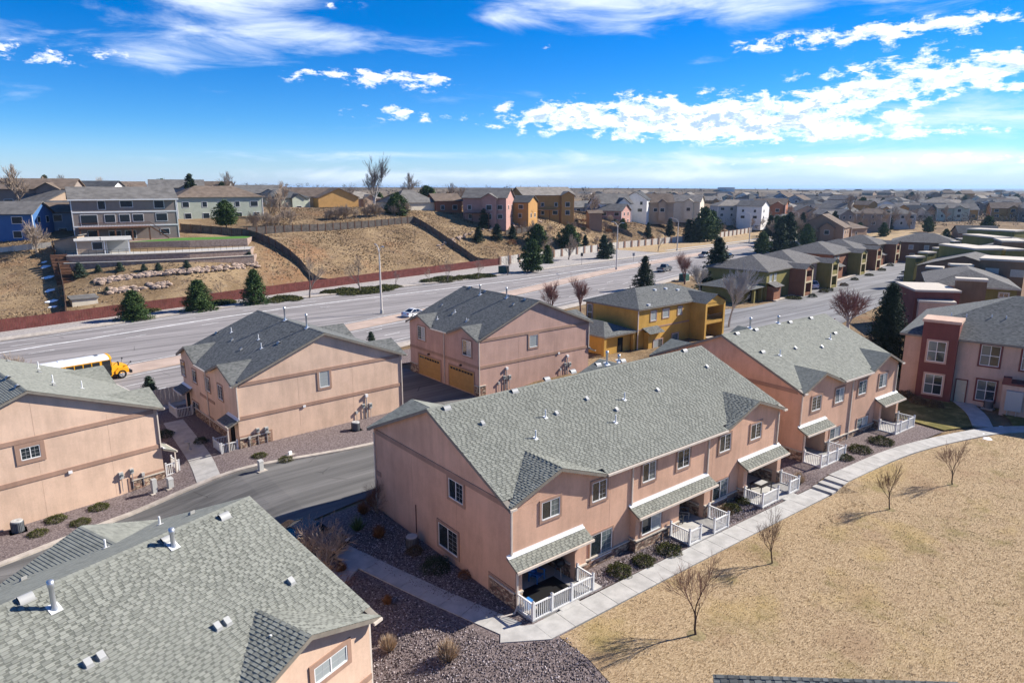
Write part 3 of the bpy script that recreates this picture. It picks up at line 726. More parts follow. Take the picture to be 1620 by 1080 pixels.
def courses(mb, O, U, V, vmax, ivals, e=.15, h=.016, tabs=False, keep=None, rg=RNG):
    """a roof slope as overlapping shingle courses; tabs adds the raised laminated tabs"""
    O, U, V = Vector(O), Vector(U).normalized(), Vector(V).normalized(); N = U.cross(V)
    if N.z < 0: N = -N
    if mb.uv is None: mb.uv = []; mb.col = []
    k = 0; n = int(math.ceil(vmax / e))
    for k in range(n):
        v0 = k * e; v1 = min(v0 + e, vmax)
        if v1 - v0 < .01: break
        I0, I1 = ivals(v0 + 1e-4), ivals(v1 - 1e-4)
        if len(I0) != len(I1): I0 = I1 = ivals((v0 + v1) / 2)
        for (a0, b0), (a1, b1) in zip(I0, I1):
            if b0 - a0 < .02: continue
            P = [O + U * a0 + V * v0 + N * h, O + U * b0 + V * v0 + N * h, O + U * b1 + V * v1, O + U * a1 + V * v1]
            B = [O + U * a0 + V * (v0 + .002) - N * .01, O + U * b0 + V * (v0 + .002) - N * .01]
            mb.quad(*P); mb.uv += [(a0, v0 + .03), (b0, v0 + .03), (b1, v1 - .01), (a1, v1 - .01)]; mb.col.append(0.0)
            mb.quad(B[0], B[1], P[1], P[0]); mb.uv += [(a0, v0 + .03), (b0, v0 + .03), (b0, v0 + .04), (a0, v0 + .04)]; mb.col.append(0.0)
            if tabs:
                u = a0 + rg.uniform(0, .3)
                while True:
                    wd = rg.choice((.17, .20, .22, .26))
                    if u + wd > min(b0, b1): break
                    if u > max(a0, a1):
                        ti = rg.randrange(4) / 4 + .05
                        if keep is not None and keep(O + U * (u + wd / 2) + V * v0): keep.out.append((O + U * u + V * v0 + N * h, wd, ti))
                        else:
                            c = [O + U * u + V * v0, O + U * (u + wd) + V * v0, O + U * (u + wd) + V * (v1 - .004), O + U * u + V * (v1 - .004)]
                            tt = [c[0] + N * (h + .013), c[1] + N * (h + .013), c[2] + N * .013, c[3] + N * .013]
                            for qd in (tt, (c[0], c[1], tt[1], tt[0]), (c[3], c[0], tt[0], tt[3]), (c[1], c[2], tt[2], tt[1])):
                                mb.quad(*qd); mb.uv += [(u, v0 + .07)] * 4; mb.col.append(ti)
                    gp = rg.choice((.09, .12, .14, .17))
                    if u > max(a0, a1) and u + wd + gp < min(b0, b1):
                        z_ = N * (h + .004); g0_, g1_ = u + wd + .005, u + wd + gp - .005; vt = v0 + e * .62
                        mb.quad(O + U * g0_ + V * v0 + z_, O + U * g1_ + V * v0 + z_, O + U * g1_ + V * vt + z_ * .5, O + U * g0_ + V * vt + z_ * .5); mb.uv += [(u, v0 + .07)] * 4; mb.col.append(-1.0)  # gap shows the lower layer, painted dark for the tabs' shade
                    u += wd + gp
    return mb


class Town:
    """gable-roofed block: front is local -y, ridge runs along local x"""
    def __init__(s, name, label, cat, loc, rz, L, D, he, hr, wall, roof, ov=.36, ovx=.32, fg=(), bg=(), tabs=False, base=-1.7, lower=None, zs=2.62, group=None, porch=0.0):
        s.t = t = thing(name, label, cat, group=group); place(t, loc, rz); s.L, s.D, s.he, s.hr, s.ov, s.ovx = L, D, he, hr, ov, ovx
        s.k = k = (hr - he) / (D / 2 + ov); s.wall, s.roof = wall, roof
        th = .14; wt = he + k * ov - th                         # wall top under the roof
        w = MB(); w.box(0, L, 0, D, zs, wt)
        w.prism([(0, wt - .002), (D / 2, hr - th - .01), (D, wt - .002)], 'x', 0.001, L - .001)
        if lower is None: w.box(0, L, 0, D, base, zs)
        else:
            w.box(0, L, porch, D, base, zs)
            for b in lower: w.box(*b)
        s.fg, s.bg = fg, bg
        for side, gs in (('F', fg), ('B', bg)):
            for (x0, x1, ra) in gs:
                xm = (x0 + x1) / 2; sl = ra / ((x1 - x0) / 2); cut = .3
                pol = [(x0 + cut, wt - .3), (x0 + cut, he + sl * cut - th), (xm, he + ra - th), (x1 - cut, he + sl * cut - th), (x1 - cut, wt - .3)]
                if side == 'F': w.prism(pol, 'y', -.004, .25)
                else: w.prism(pol, 'y', D - .25, D + .004)
        part('wall', w, M[wall], t)
        r = MB(); f = MB()
        cs = math.cos(math.atan(k)); vm = (D / 2 + ov) / cs
        for side in 'FB':
            gs = sorted(fg if side == 'F' else bg); sg = -1 if side == 'F' else 1; y0 = -ov if side == 'F' else D + ov
            O = (0, y0, he); V = (0, -sg, k)
            def iv(v, gs=gs):
                a, b = -ovx, L + ovx
                if v * cs > ov + .06: return [(a, b)]
                out = []; c = a
                for (x0, x1, _) in gs:
                    if x0 > c + .05: out.append((c, x0))
                    c = x1
                if c < b - .05: out.append((c, b))
                return out
            kp = None
            if tabs and side == 'F' and tabs != 'plain':
                kp = tabs
            courses(r, O, (1, 0, 0), V, vm, iv, tabs=bool(tabs) and side == 'F', keep=kp)
            # soffit board under the slope, rake and eave fascia
            for (a, b) in iv(.01): f.hexa([(a + .01, y0, he - .16), (b - .01, y0, he - .16), (b - .01, y0 - sg * ov, he - .16 + k * ov), (a + .01, y0 - sg * ov, he - .16 + k * ov), (a + .01, y0, he - .015), (b - .01, y0, he - .015), (b - .01, y0 - sg * ov, he - .015 + k * ov), (a + .01, y0 - sg * ov, he - .015 + k * ov)])
            for x in (-ovx, L + ovx - .09):
                ya, yb = y0 - sg * .0, D / 2; dx = .09
                f.hexa([(x, ya, he - .2), (x + dx, ya, he - .2), (x + dx, yb, hr - .2), (x, yb, hr - .2), (x, ya, he - .02), (x + dx, ya, he - .02), (x + dx, yb, hr - .02), (x, yb, hr - .02)])
            for xa, xb in ((-ovx + .09, .0), (L, L + ovx - .09)):
                f.hexa([(xa, y0, he - .1), (xb, y0, he - .1), (xb, D / 2, hr - .1), (xa, D / 2, hr - .1), (xa, y0, he - .02), (xb, y0, he - .02), (xb, D / 2, hr - .02), (xa, D / 2, hr - .02)])
            for (x0, x1, ra) in gs:
                xm = (x0 + x1) / 2; sl = ra / ((x1 - x0) / 2); yb = y0 - sg * (ra / k + .05); yf = y0 + sg * .04; dl = abs(yb - yf); c2 = math.cos(math.atan(sl)); vv = (x1 - x0) / 2 / c2
                for (xo, dx) in ((x0, 1), (x1, -1)):
                    lo = min(yf, yb)
                    def iv2(v, sl=sl, c2=c2, sg=sg, y0=y0, k=k, dl=dl):
                        hgt = v * c2 * sl; reach = hgt / k + .12                 # only the part above the main slope
                        return [(0, min(dl, reach + .06))] if sg < 0 else [(max(0, dl - reach - .06), dl)]
                    courses(r, (xo, lo, he + .006), (0, 1, 0), (dx, 0, sl), vv, iv2, tabs=bool(tabs) and side == 'F')
                    f.hexa([(xo, yf, he - .2), (xm, yf, he + ra - .2), (xm, yf - sg * .07, he + ra - .2), (xo, yf - sg * .07, he - .2), (xo, yf, he - .015), (xm, yf, he + ra - .015), (xm, yf - sg * .07, he + ra - .015), (xo, yf - sg * .07, he - .015)])
                    f.hexa([(xo, yf - sg * .07, he - .1), (xm, yf - sg * .07, he + ra - .1), (xm, yf - sg * (ov + .05), he + ra - .1), (xo, yf - sg * (ov + .05), he - .1), (xo, yf - sg * .07, he - .015), (xm, yf - sg * .07, he + ra - .015), (xm, yf - sg * (ov + .05), he + ra - .015), (xo, yf - sg * (ov + .05), he - .015)])
        s.roof_o = part('roof', r, M[roof], t)
        # ridge caps
        rc = MB(); x = -ovx
        while x < L + ovx - .1:
            b = min(x + .3, L + ovx); y = D / 2
            for sg in (-1, 1): rc.quad((x, y, hr + .028), (b, y, hr + .02), (b, y + sg * .15, hr + .02 - .15 * k), (x, y + sg * .15, hr + .028 - .15 * k))
            x += .2
        rc.uv = [(RNG.random() * 9, RNG.random() * 9)] * (4 * len(rc.f)); rc.col = []
        for i in range(len(rc.f) // 2): c = RNG.random() * .6; rc.col += [c, c]
        part('ridge_cap', rc, M[roof], s.roof_o)
        part('fascia', f, M['fascia'], s.roof_o)
        s.F = Face(t, 'F', 0.0); s.B = Face(t, 'B', D); s.Lf = Face(t, 'L', 0.0); s.Rt = Face(t, 'R', L)

    def gutter(s, side, x0, x1):
        y = -s.ov if side == 'F' else s.D + s.ov; sg = -1 if side == 'F' else 1; mb = MB()
        y0, y1 = sorted((y + sg * .012, y + sg * .12)); mb.box(x0, x1, y0, y1, s.he - .135, s.he - .02)
        part('gutter', mb, M['gutter'], s.t)

    def band(s, face, z, u0, u1, h=.2, d=.05): part('trim_band', face.box(MB(), u0, u1, 0, d, z - h / 2, z + h / 2), M['trim'], s.t)

    def spout(s, face, u, z1, z0, n=.05, foot=None):
        mb = MB(); face.box(mb, u - .045, u + .045, n - .04, n + .05, z0, z1)
        part('downspout', mb, M['gutter'], s.t)

    def roof_pt(s, px, py, side='F'):
        y0 = -s.ov if side == 'F' else s.D + s.ov; sg = 1 if side == 'F' else -1
        return local_hit(s.t, px, py, (0, y0, s.he + .02), (0, -sg * s.k, 1))

    def vent(s, kind, px, py, side='F', h=.45):
        p = s.roof_pt(px, py, side); sg = 1 if side == 'F' else -1; k = s.k; mb = MB(); c = p
        def z_at(y): return s.he + .02 + k * ((y + s.ov) if side == 'F' else (s.D + s.ov - y))
        if kind == 'pipe':
            mb.tube((c.x, c.y, c.z - .1), (c.x, c.y, c.z + h), .045, .045, 8); o = part('vent_pipe', mb, M['pvc'], s.t)
            f = MB(); f.hexa([(c.x + a * .12, c.y + b * .13, z_at(c.y + b * .13) + d) for d in (0, .02) for a, b in ((-1, -1), (1, -1), (1, 1), (-1, 1))]); part('flashing', f, M['flash'], o)
        elif kind == 'flue':
            mb.lathe([(.0, h), (.11, h), (.11, h - .22), (.085, h - .24), (.085, .12), (.17, -.12)], 12, c); o = part('flue', mb, M['galv'], s.t, True)
            f = MB(); f.hexa([(c.x + a * .19, c.y + b * .19, z_at(c.y + b * .19) + d) for d in (0, .025) for a, b in ((-1, -1), (1, -1), (1, 1), (-1, 1))]); part('flashing', f, M['flash'], o)
        elif kind == 'box':
            w, l, hh = .11, .11, .17
            mb.hexa([(c.x + a * w, c.y + b * l, z_at(c.y + b * l) + (0 if d == 0 else (.11 if b * sg < 0 else hh))) for d in (0, 1) for a, b in ((-1, -1), (1, -1), (1, 1), (-1, 1))]); o = part('roof_vent', mb, M['ventg'], s.t)
            f = MB(); f.hexa([(c.x + a * .15, c.y + b * .15, z_at(c.y + b * .15) + d) for d in (0, .014) for a, b in ((-1, -1), (1, -1), (1, 1), (-1, 1))]); part('flashing', f, M['ventf'], o)
        else:                                                   # half-round static vent by the ridge
            n = 8; mb = MB()
            for k2 in range(n + 1):
                t = math.pi * k2 / n; dy, dz = -math.cos(t) * .15, math.sin(t) * .15
                for x in (-.23, .23): mb.v.append((c.x + x, c.y + dy, z_at(c.y + dy) + dz))
            for k2 in range(n): mb.f.append((2 * k2, 2 * k2 + 1, 2 * k2 + 3, 2 * k2 + 2)); mb.mi.append(0)
            o = part('ridge_vent', mb, M['ventg'], s.t, True)
            for x in (-.22, .22):
                g = MB(); g.v += [(c.x + x, c.y - math.cos(math.pi * q / n) * .145, z_at(c.y - math.cos(math.pi * q / n) * .145) + math.sin(math.pi * q / n) * .14) for q in range(n + 1)]; g.f.append(tuple(range(n + 1))); g.mi.append(0); part('louvre', g, M['black'], o)
            f = MB(); f.hexa([(c.x + a * .26, c.y + b * .2, z_at(c.y + b * .2) + d) for d in (0, .014) for a, b in ((-1, -1), (1, -1), (1, 1), (-1, 1))]); part('flashing', f, M['ventf'], o)


def awning(T, face, u0, u1, ztop, zbot, reach, tabs=True, roof='roofA', n0=0.0):
    """shingled porch roof with white flashing against the wall"""
    t = T.t; mb = MB(); sl = math.hypot(reach, ztop - zbot)
    o = Vector(face.p(u0, n0 + reach, zbot)); U = Vector(face.p(u1, n0 + reach, zbot)) - o; V = Vector(face.p(u0, n0, ztop)) - o; Ln = U.length
    courses(mb, o, U, V, sl, lambda v: [(0, Ln)], tabs=tabs)
    pr = part('porch_roof', mb, M[roof], t)
    f = MB(); P = [face.p(u0 + .02, n0 + reach, zbot - .15), face.p(u1 - .02, n0 + reach, zbot - .15), face.p(u1 - .02, n0, ztop - .15), face.p(u0 + .02, n0, ztop - .15), face.p(u0 + .02, n0 + reach, zbot - .012), face.p(u1 - .02, n0 + reach, zbot - .012), face.p(u1 - .02, n0, ztop - .012), face.p(u0 + .02, n0, ztop - .012)]
    f.hexa(P); part('fascia', f, M['fascia'], pr)
    g = MB(); face.box(g, u0, u1, n0 + reach + .004, n0 + reach + .1, zbot - .13, zbot - .005); part('gutter', g, M['gutter'], pr)
    w = MB(); face.box(w, u0 + .01, u1 - .01, n0 - .0, n0 + .03, ztop - .03, ztop + .10); sl_ = (ztop - zbot) / reach; w.hexa([face.p(u0 + .012, n0 + .2, ztop - sl_ * .2 + .02), face.p(u1 - .012, n0 + .2, ztop - sl_ * .2 + .02), face.p(u1 - .012, n0 + .03, ztop - sl_ * .03 + .02), face.p(u0 + .012, n0 + .03, ztop - sl_ * .03 + .02), face.p(u0 + .012, n0 + .2, ztop - sl_ * .2 + .05), face.p(u1 - .012, n0 + .2, ztop - sl_ * .2 + .05), face.p(u1 - .012, n0 + .03, ztop - sl_ * .03 + .05), face.p(u0 + .012, n0 + .03, ztop - sl_ * .03 + .05)]); part('flashing', w, M['flash'], pr)


def stone_base(T, face, u0, u1, z0, z1, n0=0.0, d=.05):
    a = MB(); face.box(a, u0, u1, n0, n0 + d, z0, z1); o = part('stone_base', a, M['stone'], T.t)
    c = MB(); face.box(c, u0 - .002, u1 + .002, n0, n0 + d + .06, z1 + .001, z1 + .085); part('cap', c, M['cap'], o)


_bal = {}


def railing(name, label, pts, zf, h=1.02, gates=(), group='white vinyl porch railings'):
    """white vinyl railing along a polyline: posts, rails and single balusters"""
    P = [Vector((p[0], p[1], 0)) for p in pts]; c = P[0]; r = thing(name, label, 'railing', (c.x, c.y, zf), 0, group)
    if 'b' not in _bal:
        _bal['b'] = MB().box(-.019, .019, -.019, .019, 0, h - .26).data('baluster', M['white'])
        pm = MB().box(-.055, .055, -.055, .055, -.12, h + .06); pm.box(-.07, .07, -.07, .07, h + .06, h + .085); pm.prism([(-.06, h + .085), (.06, h + .085), (0, h + .13)], 'y', -.06, .06)
        _bal['p'] = pm.data('post', M['white'])
    def post(p, dz=0): o = link('post', _bal['p'], r); o.location = (p.x - c.x, p.y - c.y, dz)
    for i, (a, b) in enumerate(zip(P[:-1], P[1:])):
        if i in gates: continue
        d = b - a; L = d.length; an = math.atan2(d.y, d.x)
        for (z, w, n_) in ((h - .08, .045, 'top_rail'), (.10, .04, 'bottom_rail')):
            m = MB().box(.05, L - .05, -w, w, z - .03, z + .035); o = part(n_, m, M['white'], r); o.location = (a.x - c.x, a.y - c.y, 0); o.rotation_euler = (0, 0, an)
        n = max(2, round((L - .1) / .125))
        for k in range(1, n):
            o = link('baluster', _bal['b'], r); q = a + d * (k / n); o.location = (q.x - c.x, q.y - c.y, .13); o.rotation_euler = (0, 0, an)
    for p in P: post(p)
    return r


# ---------------------------------------------------------------- the long middle block
AX, AY, ARZ = 20.33, 25.0, R(-0.6)
SB = .45                                                        # how far the porches stand in front of the upper wall
lowA = [(0, .45, -SB, 2.0, -.6, 2.62), (4.25, 5.1, -SB, 2.0, -.6, 2.62), (.45, 4.25, -SB, -.15, 2.3, 2.62), (5.1, 9.25, 0, 2.0, -.6, 2.62),
        (9.25, 13.4, -SB, 2.0, -.6, 2.62), (16.0, 16.65, -SB, 2.0, -.6, 2.62), (13.4, 16.0, -SB, -.15, 2.3, 2.62), (16.65, 20.5, 0, 2.0, -.6, 2.62),
        (20.5, 20.95, -SB, 2.0, -.6, 2.62), (24.85, 25.3, -SB, 2.0, -.6, 2.62), (20.95, 24.85, -SB, -.15, 2.3, 2.62)]
A = Town('townhouse_block', 'long salmon stucco townhouse block with three shed-roofed porches facing the big lawn', 'townhouse', (AX, AY, 0), ARZ, 25.3, 14.7, 5.75, 9.05, 'stuccoA', 'roofA', fg=[(-.32, 6.75, 1.30), (18.3, 25.62, 1.30)], bg=[(-.32, 6.75, 1.3), (18.3, 25.62, 1.3)], tabs='plain', lower=lowA, porch=2.0)
for lb, rt, gl in [((856, 824), (885.5, 784), ('glass', 'glassB')), ((935.6, 795.5), (959.9, 755.3), ('glass', 'glass')), ((1015.3, 764.4), (1037.7, 726.4), ('glass', 'glassB')), ((1070.4, 743), (1091.4, 706.4), ('glass', 'glass')), ((1137, 717.1), (1156.4, 683.4), ('glass', 'glass')), ((1186.2, 697), (1204.7, 666), ('glass', 'glass'))]:
    win_px(A.F, lb, rt, glass=gl, grid_on=(1,))
AF2 = Face(A.t, 'F', -SB)
win_px(A.F, (932.6, 887.5), (968.3, 832.4), glass=('glass', 'glassB'), tw=.1, grid_on=(1,)); win_px(AF2, (1013.8, 847.6), (1046.2, 799), glass=('glass', 'glassC'), tw=.1, grid_on=(1,)); win_px(A.F, (1125.3, 797), (1151.9, 753.6), glass=('glass', 'glassB'), tw=.1, grid_on=(1,))
for (u0, u1) in ((-.25, 5.25), (9.05, 16.8), (20.3, 25.6)): awning(A, A.F, u0, u1, 2.92, 2.48, .88, n0=0)
for (a, b, n) in ((5.1, 9.25, 0), (16.65, 20.5, 0)): stone_base(A, A.F, a, b, -.4, .62 if n == 0 else .8, n)
stone_base(A, AF2, 9.25, 13.4, -.4, .72); stone_base(A, AF2, 0, .45, -.4, .95, 0, .06); stone_base(A, AF2, 4.25, 5.1, -.4, .8, 0, .06); stone_base(A, AF2, 16.0, 16.65, -.4, .95, 0, .06); stone_base(A, AF2, 20.5, 20.95, -.4, .95, 0, .06); stone_base(A, AF2, 24.85, 25.3, -.4, .95, 0, .06)
for x in (9.25, 20.5): stone_base(A, Face(A.t, 'L', x), -SB, 0, -.4, .8)
stone_base(A, A.Lf, -SB, 1.7, -.4, .95, 0, .06)
part('wainscot_panel', A.Lf.box(MB(), -SB, 1.85, 0, .04, -.4, 1.18), M['trim'], A.t)
for (a, b) in ((4.25, 0), (16.0, 0), (24.85, 0)): stone_base(A, Face(A.t, 'L', a), -.1, 1.95, -.4, .9)
# left gable wall
for lt, rb in (((710, 754), (733.5, 799)), ((694, 824), (725, 882))): win_px(A.Lf, lt, rb, glass=('glass', 'glass'), grid_on=(0,), tw=.17)
A.band(A.Lf, 5.62, .35, 14.35, .3, .05)
part('trim_band', A.Lf.box(MB(), 13.9, 14.7, 0, .045, 2.5, 2.82), M['trim'], A.t)
A.gutter('F', 6.75, 18.3); A.gutter('F', -.32, .1); A.gutter('F', 25.2, 25.62); A.gutter('B', 6.8, 18.2)
A.spout(A.F, .06, 5.45, 2.95); A.spout(A.F, 9.28, 5.6, 2.95); A.spout(A.F, 16.75, 5.6, .0); A.spout(A.F, 25.2, 5.45, 2.95); A.spout(AF2, .02, 2.4, .25, .12); A.spout(A.Lf, 14.6, 5.5, 0)
mb = MB(); mb.path([(-.02, -SB - .17, .28), (-.3, -SB - .3, .1), (-1.1, -SB - .05, .07)], .045, 6); part('downspout', mb, M['gutter'], A.t)
for x, y in [(570, 645)]: pass
for kind, x, y in [('half', 707, 646), ('half', 814, 619), ('half', 865, 600), ('half', 906, 588), ('half', 946, 577), ('half', 1083, 555), ('half', 985, 571), ('box', 764, 671), ('box', 881, 655), ('box', 929, 632), ('box', 976, 649), ('box', 1119, 581), ('box', 1041, 618)]: A.vent(kind, x, y)
for x, y in [(863, 660), (847.5, 693), (988, 632), (974, 668)]: A.vent('pipe', x, y, h=.5)
A.vent('flue', 960, 575.5, 'F', .95); A.vent('flue', 979, 571, 'F', .5)
# parked AC condenser and small items beside the shaded gable wall are separate things (below)

# ---------------------------------------------------------------- the block to its right
A2 = Town('townhouse_block', 'salmon stucco townhouse block between the long block and the dark spruce', 'townhouse', (49.75, 25.25, .32), R(-2.4), 15.9, 15.0, 5.72, 9.05, 'stuccoA', 'roofA', fg=[(-.32, 5.85, 1.2), (10.6, 16.22, 1.2)], bg=[(-.32, 5.85, 1.2), (10.6, 16.22, 1.2)], lower=[(0, .4, -SB, 2, -.8, 2.62), (3.3, 3.75, -SB, 2, -.8, 2.62), (.4, 3.3, -SB, -.15, 2.3, 2.62), (3.75, 12.3, 0, 2, -.8, 2.62), (12.3, 12.7, -SB, 2, -.8, 2.62), (15.5, 15.9, -SB, 2, -.8, 2.62), (12.7, 15.5, -SB, -.15, 2.3, 2.62)], porch=2.0)
for lb, rt, g in [((1282.8, 651.4), (1299.6, 623.5), ('glass', 'glass')), ((1319.7, 638.4), (1335.9, 611.2), ('glassB', 'glassC')), ((1356.7, 625.5), (1371.6, 599.5), ('glassB', 'glassB')), ((1389, 614.4), (1404, 588.5), ('glassB', 'glassC'))]: win_px(A2.F, lb, rt, glass=g, tw=.15)
win_px(A2.F, (1310, 704.8), (1329.4, 672.4), glass=('glassB', 'glassC'), tw=.1); win_px(A2.F, (1352.8, 689.3), (1372.9, 656.2), glass=('glassB', 'glassC'), tw=.1)
awning(A2, A2.F, -.2, 3.9, 2.9, 2.45, .9); awning(A2, A2.F, 12.2, 16.15, 2.9, 2.45, .9)
stone_base(A2, A2.F, 3.75, 12.3, -.5, .62)
for a, b in ((0, .4), (3.3, 3.75), (12.3, 12.7), (15.5, 15.9)): stone_base(A2, Face(A2.t, 'F', -SB), a, b, -.5, .95, 0, .06)
stone_base(A2, A2.Lf, -SB, 6.0, -.6, .9); stone_base(A2, Face(A2.t, 'L', 12.3), -SB, 0, -.5, .9)
A2.band(A2.Lf, 5.62, .35, 14.65, .3); A2.gutter('F', 5.85, 10.6); A2.gutter('F', -.32, .1); A2.gutter('F', 15.8, 16.22)
A2.spout(A2.F, .06, 5.45, 2.95); A2.spout(A2.F, 7.85, 5.6, 0); A2.spout(A2.F, 15.8, 5.45, 2.95); A2.spout(Face(A2.t, 'F', -SB), .02, 2.4, -.2, .12)
for kind, x, y in [('half', 1166, 528), ('half', 1196, 522), ('half', 1250, 510), ('half', 1283, 503.5), ('half', 1206.5, 557), ('half', 1321, 527.5), ('box', 1259, 551.5), ('box', 1301, 549.5), ('box', 1119, 581)][:-1]: A2.vent(kind, x, y)
for x, y in [(1234, 562), (1313.5, 536)]: A2.vent('pipe', x, y, h=.5)
A2.vent('flue', 1186.5, 519, 'F', .95); A2.vent('flue', 1231, 511, 'F', .7)

# ---------------------------------------------------------------- the two left blocks and the pink one with garages
B = Town('townhouse_block', 'peach stucco townhouse block with one small end window, beside the lane', 'townhouse', (16.3, 71.3, -.1), R(-90 + 2.0), 14.6, 16.1, 5.72, 9.05, 'stuccoB', 'roofC', fg=[(-.32, 5.3, 1.2), (8.4, 14.92, 1.2)], bg=[(-.32, 4.6, 1.2), (9.4, 14.92, 1.2)])
for lt, rb in (((286, 569.7), (294.2, 595.6)), ((303.9, 583.1), (312.2, 606.8)), ((323.8, 594.3), (333.5, 621.1)), ((344.2, 606.8), (353.9, 634.5)), ((304.7, 632.2), (317.6, 667.2)), ((330.6, 658.2), (340.5, 687))): win_px(B.F, lt, rb, tw=.12)
win_px(B.Rt, (504, 587.2), (521.7, 610.4), mull=0, glass=('glassC',), tw=.2, grid=True, grid_on=(0,))
B.band(B.Rt, 5.62, .3, 15.8, .3); B.band(B.Rt, 2.75, 0, 16.1, .3); B.band(B.F, 2.75, 5.0, 9.0, .25)
awning(B, B.F, 12.3, 14.95, 2.75, 2.3, .95, False, 'roofC'); awning(B, B.F, -.2, 2.6, 2.75, 2.3, .95, False, 'roofC')
for u0, u1 in ((12.6, 13.6), (.6, 1.6)): part('door', B.F.box(MB(), u0, u1, 0, .04, 0, 2.1), M['dark'], B.t)  # no cavity: near-black panel painted as the shade of a door recess
stone_base(B, B.F, 3, 11.8, -.3, .9); stone_base(B, B.Rt, 0, 2.6, -.3, .95, 0, .05); part('wainscot_panel', B.Rt.box(MB(), 0, 2.8, 0, .035, -.3, 1.2), M['trim'], B.t)
B.spout(B.Rt, .06, 5.5, 2.6, .06); B.spout(B.F, 7.2, 5.5, 0); B.spout(B.Rt, 16.0, 5.5, .2, .06); B.spout(Face(B.t, 'F', -.85), 14.6, 2.3, -.1); B.gutter('F', 5.3, 8.4); B.gutter('F', 14.5, 14.92); B.gutter('B', 14.5, 14.92)
for kind, x, y in [('half', 343, 527), ('box', 367, 538), ('box', 381, 553), ('half', 441, 543)]: B.vent(kind, x, y)
for x, y in [(366, 525.5), (409, 537), (413.5, 551)]: B.vent('pipe', x, y, h=.5)
B.vent('flue', 451, 506.5, 'F', 1.3); B.vent('flue', 485.5, 518.5, 'F', 1.3)
mb = MB(); B.Rt.box(mb, 5.7, 5.95, 0, .12, 2.55, 2.72); part('floodlight', mb, M['pvc'], B.t)

D_ = Town('townhouse_block', 'peach stucco townhouse block at the left edge with a square white-framed window', 'townhouse', (10.75, 56.3, -.85), R(90 + 9.0), 14.6, 16.2, 5.82, 9.1, 'stuccoB', 'roofA', fg=[(-.32, 4.6, 1.2), (9.6, 14.92, 1.2)], bg=[(-.32, 4.6, 1.2), (9.6, 14.92, 1.2)])
win_px(D_.Lf, (33.7, 729), (62.2, 702), glass=('glass', 'glass'), tw=.28); D_.band(D_.Lf, 5.62, .3, 15.9, .32); D_.band(D_.Lf, 2.78, 0, 16.2, .32)
stone_base(D_, D_.Lf, 0, 2.4, -.9, .6, 0, .05); part('wainscot_panel', D_.Lf.box(MB(), 0, 2.65, 0, .035, -.9, .9), M['trim'], D_.t)
awning(D_, D_.F, -.35, 2.3, 2.6, 2.15, .95, False); D_.spout(D_.Lf, .06, 5.5, 2.6, .06); D_.spout(Face(D_.t, 'F', -.9), .02, 2.1, -.6); D_.gutter('F', -.32, .1); D_.gutter('F', 4.6, 9.6)
for i in (3.5, 8.0, 12.2):
    mb = MB(); D_.Lf.box(mb, i, i + .012, .0, .003, -.5, 8.2 - .43 * abs(i - 8.1)); part('control_joint', mb, M['trim'], D_.t)
D_.vent('pipe', 61, 583, 'F', .6); D_.vent('pipe', 84, 605, 'F', .6); D_.vent('pipe', 130, 614, 'F', .6); D_.vent('half', 12, 598, 'B'); D_.vent('half', 27, 612, 'B'); D_.vent('box', 14, 571.5, 'F'); D_.vent('box', 63, 589, 'F'); D_.vent('box', 86, 610, 'F')
mb = MB(); D_.Lf.box(mb, 6.15, 6.4, 0, .12, 2.5, 2.7); part('floodlight', mb, M['pvc'], D_.t)

Cb = Town('townhouse_block', 'dusty pink stucco townhouse block with two tan garage doors', 'townhouse', (41.25, 69.6, .15), R(-90 - .4), 13.8, 16.2, 5.95, 9.35, 'stuccoC', 'roofC', fg=[(-.32, 5.2, 1.1), (8.4, 14.12, 1.1)], bg=[(-.32, 5.2, 1.1), (8.4, 14.12, 1.1)])
for lt, rb in (((731.7, 536.5), (746, 565.2)), ((661, 514.6), (673.2, 539.3))): win_px(Cb.F, lt, rb, glass=('glass', 'glassC'), tw=.15)
win_px(Cb.Rt, (837.3, 550), (850.3, 528.9), mull=0, glass=('glassC',), tw=.2); Cb.band(Cb.Rt, 5.85, .3, 15.9, .3); Cb.band(Cb.Rt, 3.0, 0, 16.2, .3); Cb.band(Cb.F, 3.0, 0, 13.8, .3)
for u0, u1 in ((8.3, 13.0), (1.9, 6.55)):
    g = MB(); Cb.F.box(g, u0 - .14, u0, 0, .06, -.1, 2.45); Cb.F.box(g, u1, u1 + .14, 0, .06, -.1, 2.45); Cb.F.box(g, u0, u1, 0, .058, 2.3, 2.45); o = part('garage_door', g, M['trim'], Cb.t)
    for i in range(4): part('panel', Cb.F.box(MB(), u0 + .01, u1 - .01, 0, .03, -.05 + i * .585, .52 + i * .585), M['garage'], o)
    for i in range(8):
        a = u0 + .2 + i * (u1 - u0 - .4) / 8; part('pane', Cb.F.box(MB(), a + .05, a + (u1 - u0 - .4) / 8 - .05, .03, .036, 1.93, 2.16), M['glass'], o)
    lm = MB(); c = (u0 + u1) / 2; Cb.F.box(lm, c - .1, c + .1, .0, .25, 2.6, 2.78); part('coach_light', lm, M['black'], Cb.t)
stone_base(Cb, Cb.F, 13.1, 13.8, -.2, .95, 0, .06); stone_base(Cb, Cb.F, 0, 1.75, -.2, .95, 0, .06); stone_base(Cb, Cb.Rt, 0, .9, -.2, .95, 0, .06); Cb.spout(Cb.Rt, .06, 5.7, 0, .06); Cb.spout(Cb.F, 7.4, 5.7, 0); Cb.spout(Cb.Rt, 16.1, 5.7, 2.8, .06); Cb.gutter('F', 5.2, 8.4)
awning(Cb, Cb.B, 12.0, 14.0, 2.85, 2.4, .95, False, 'roofC')
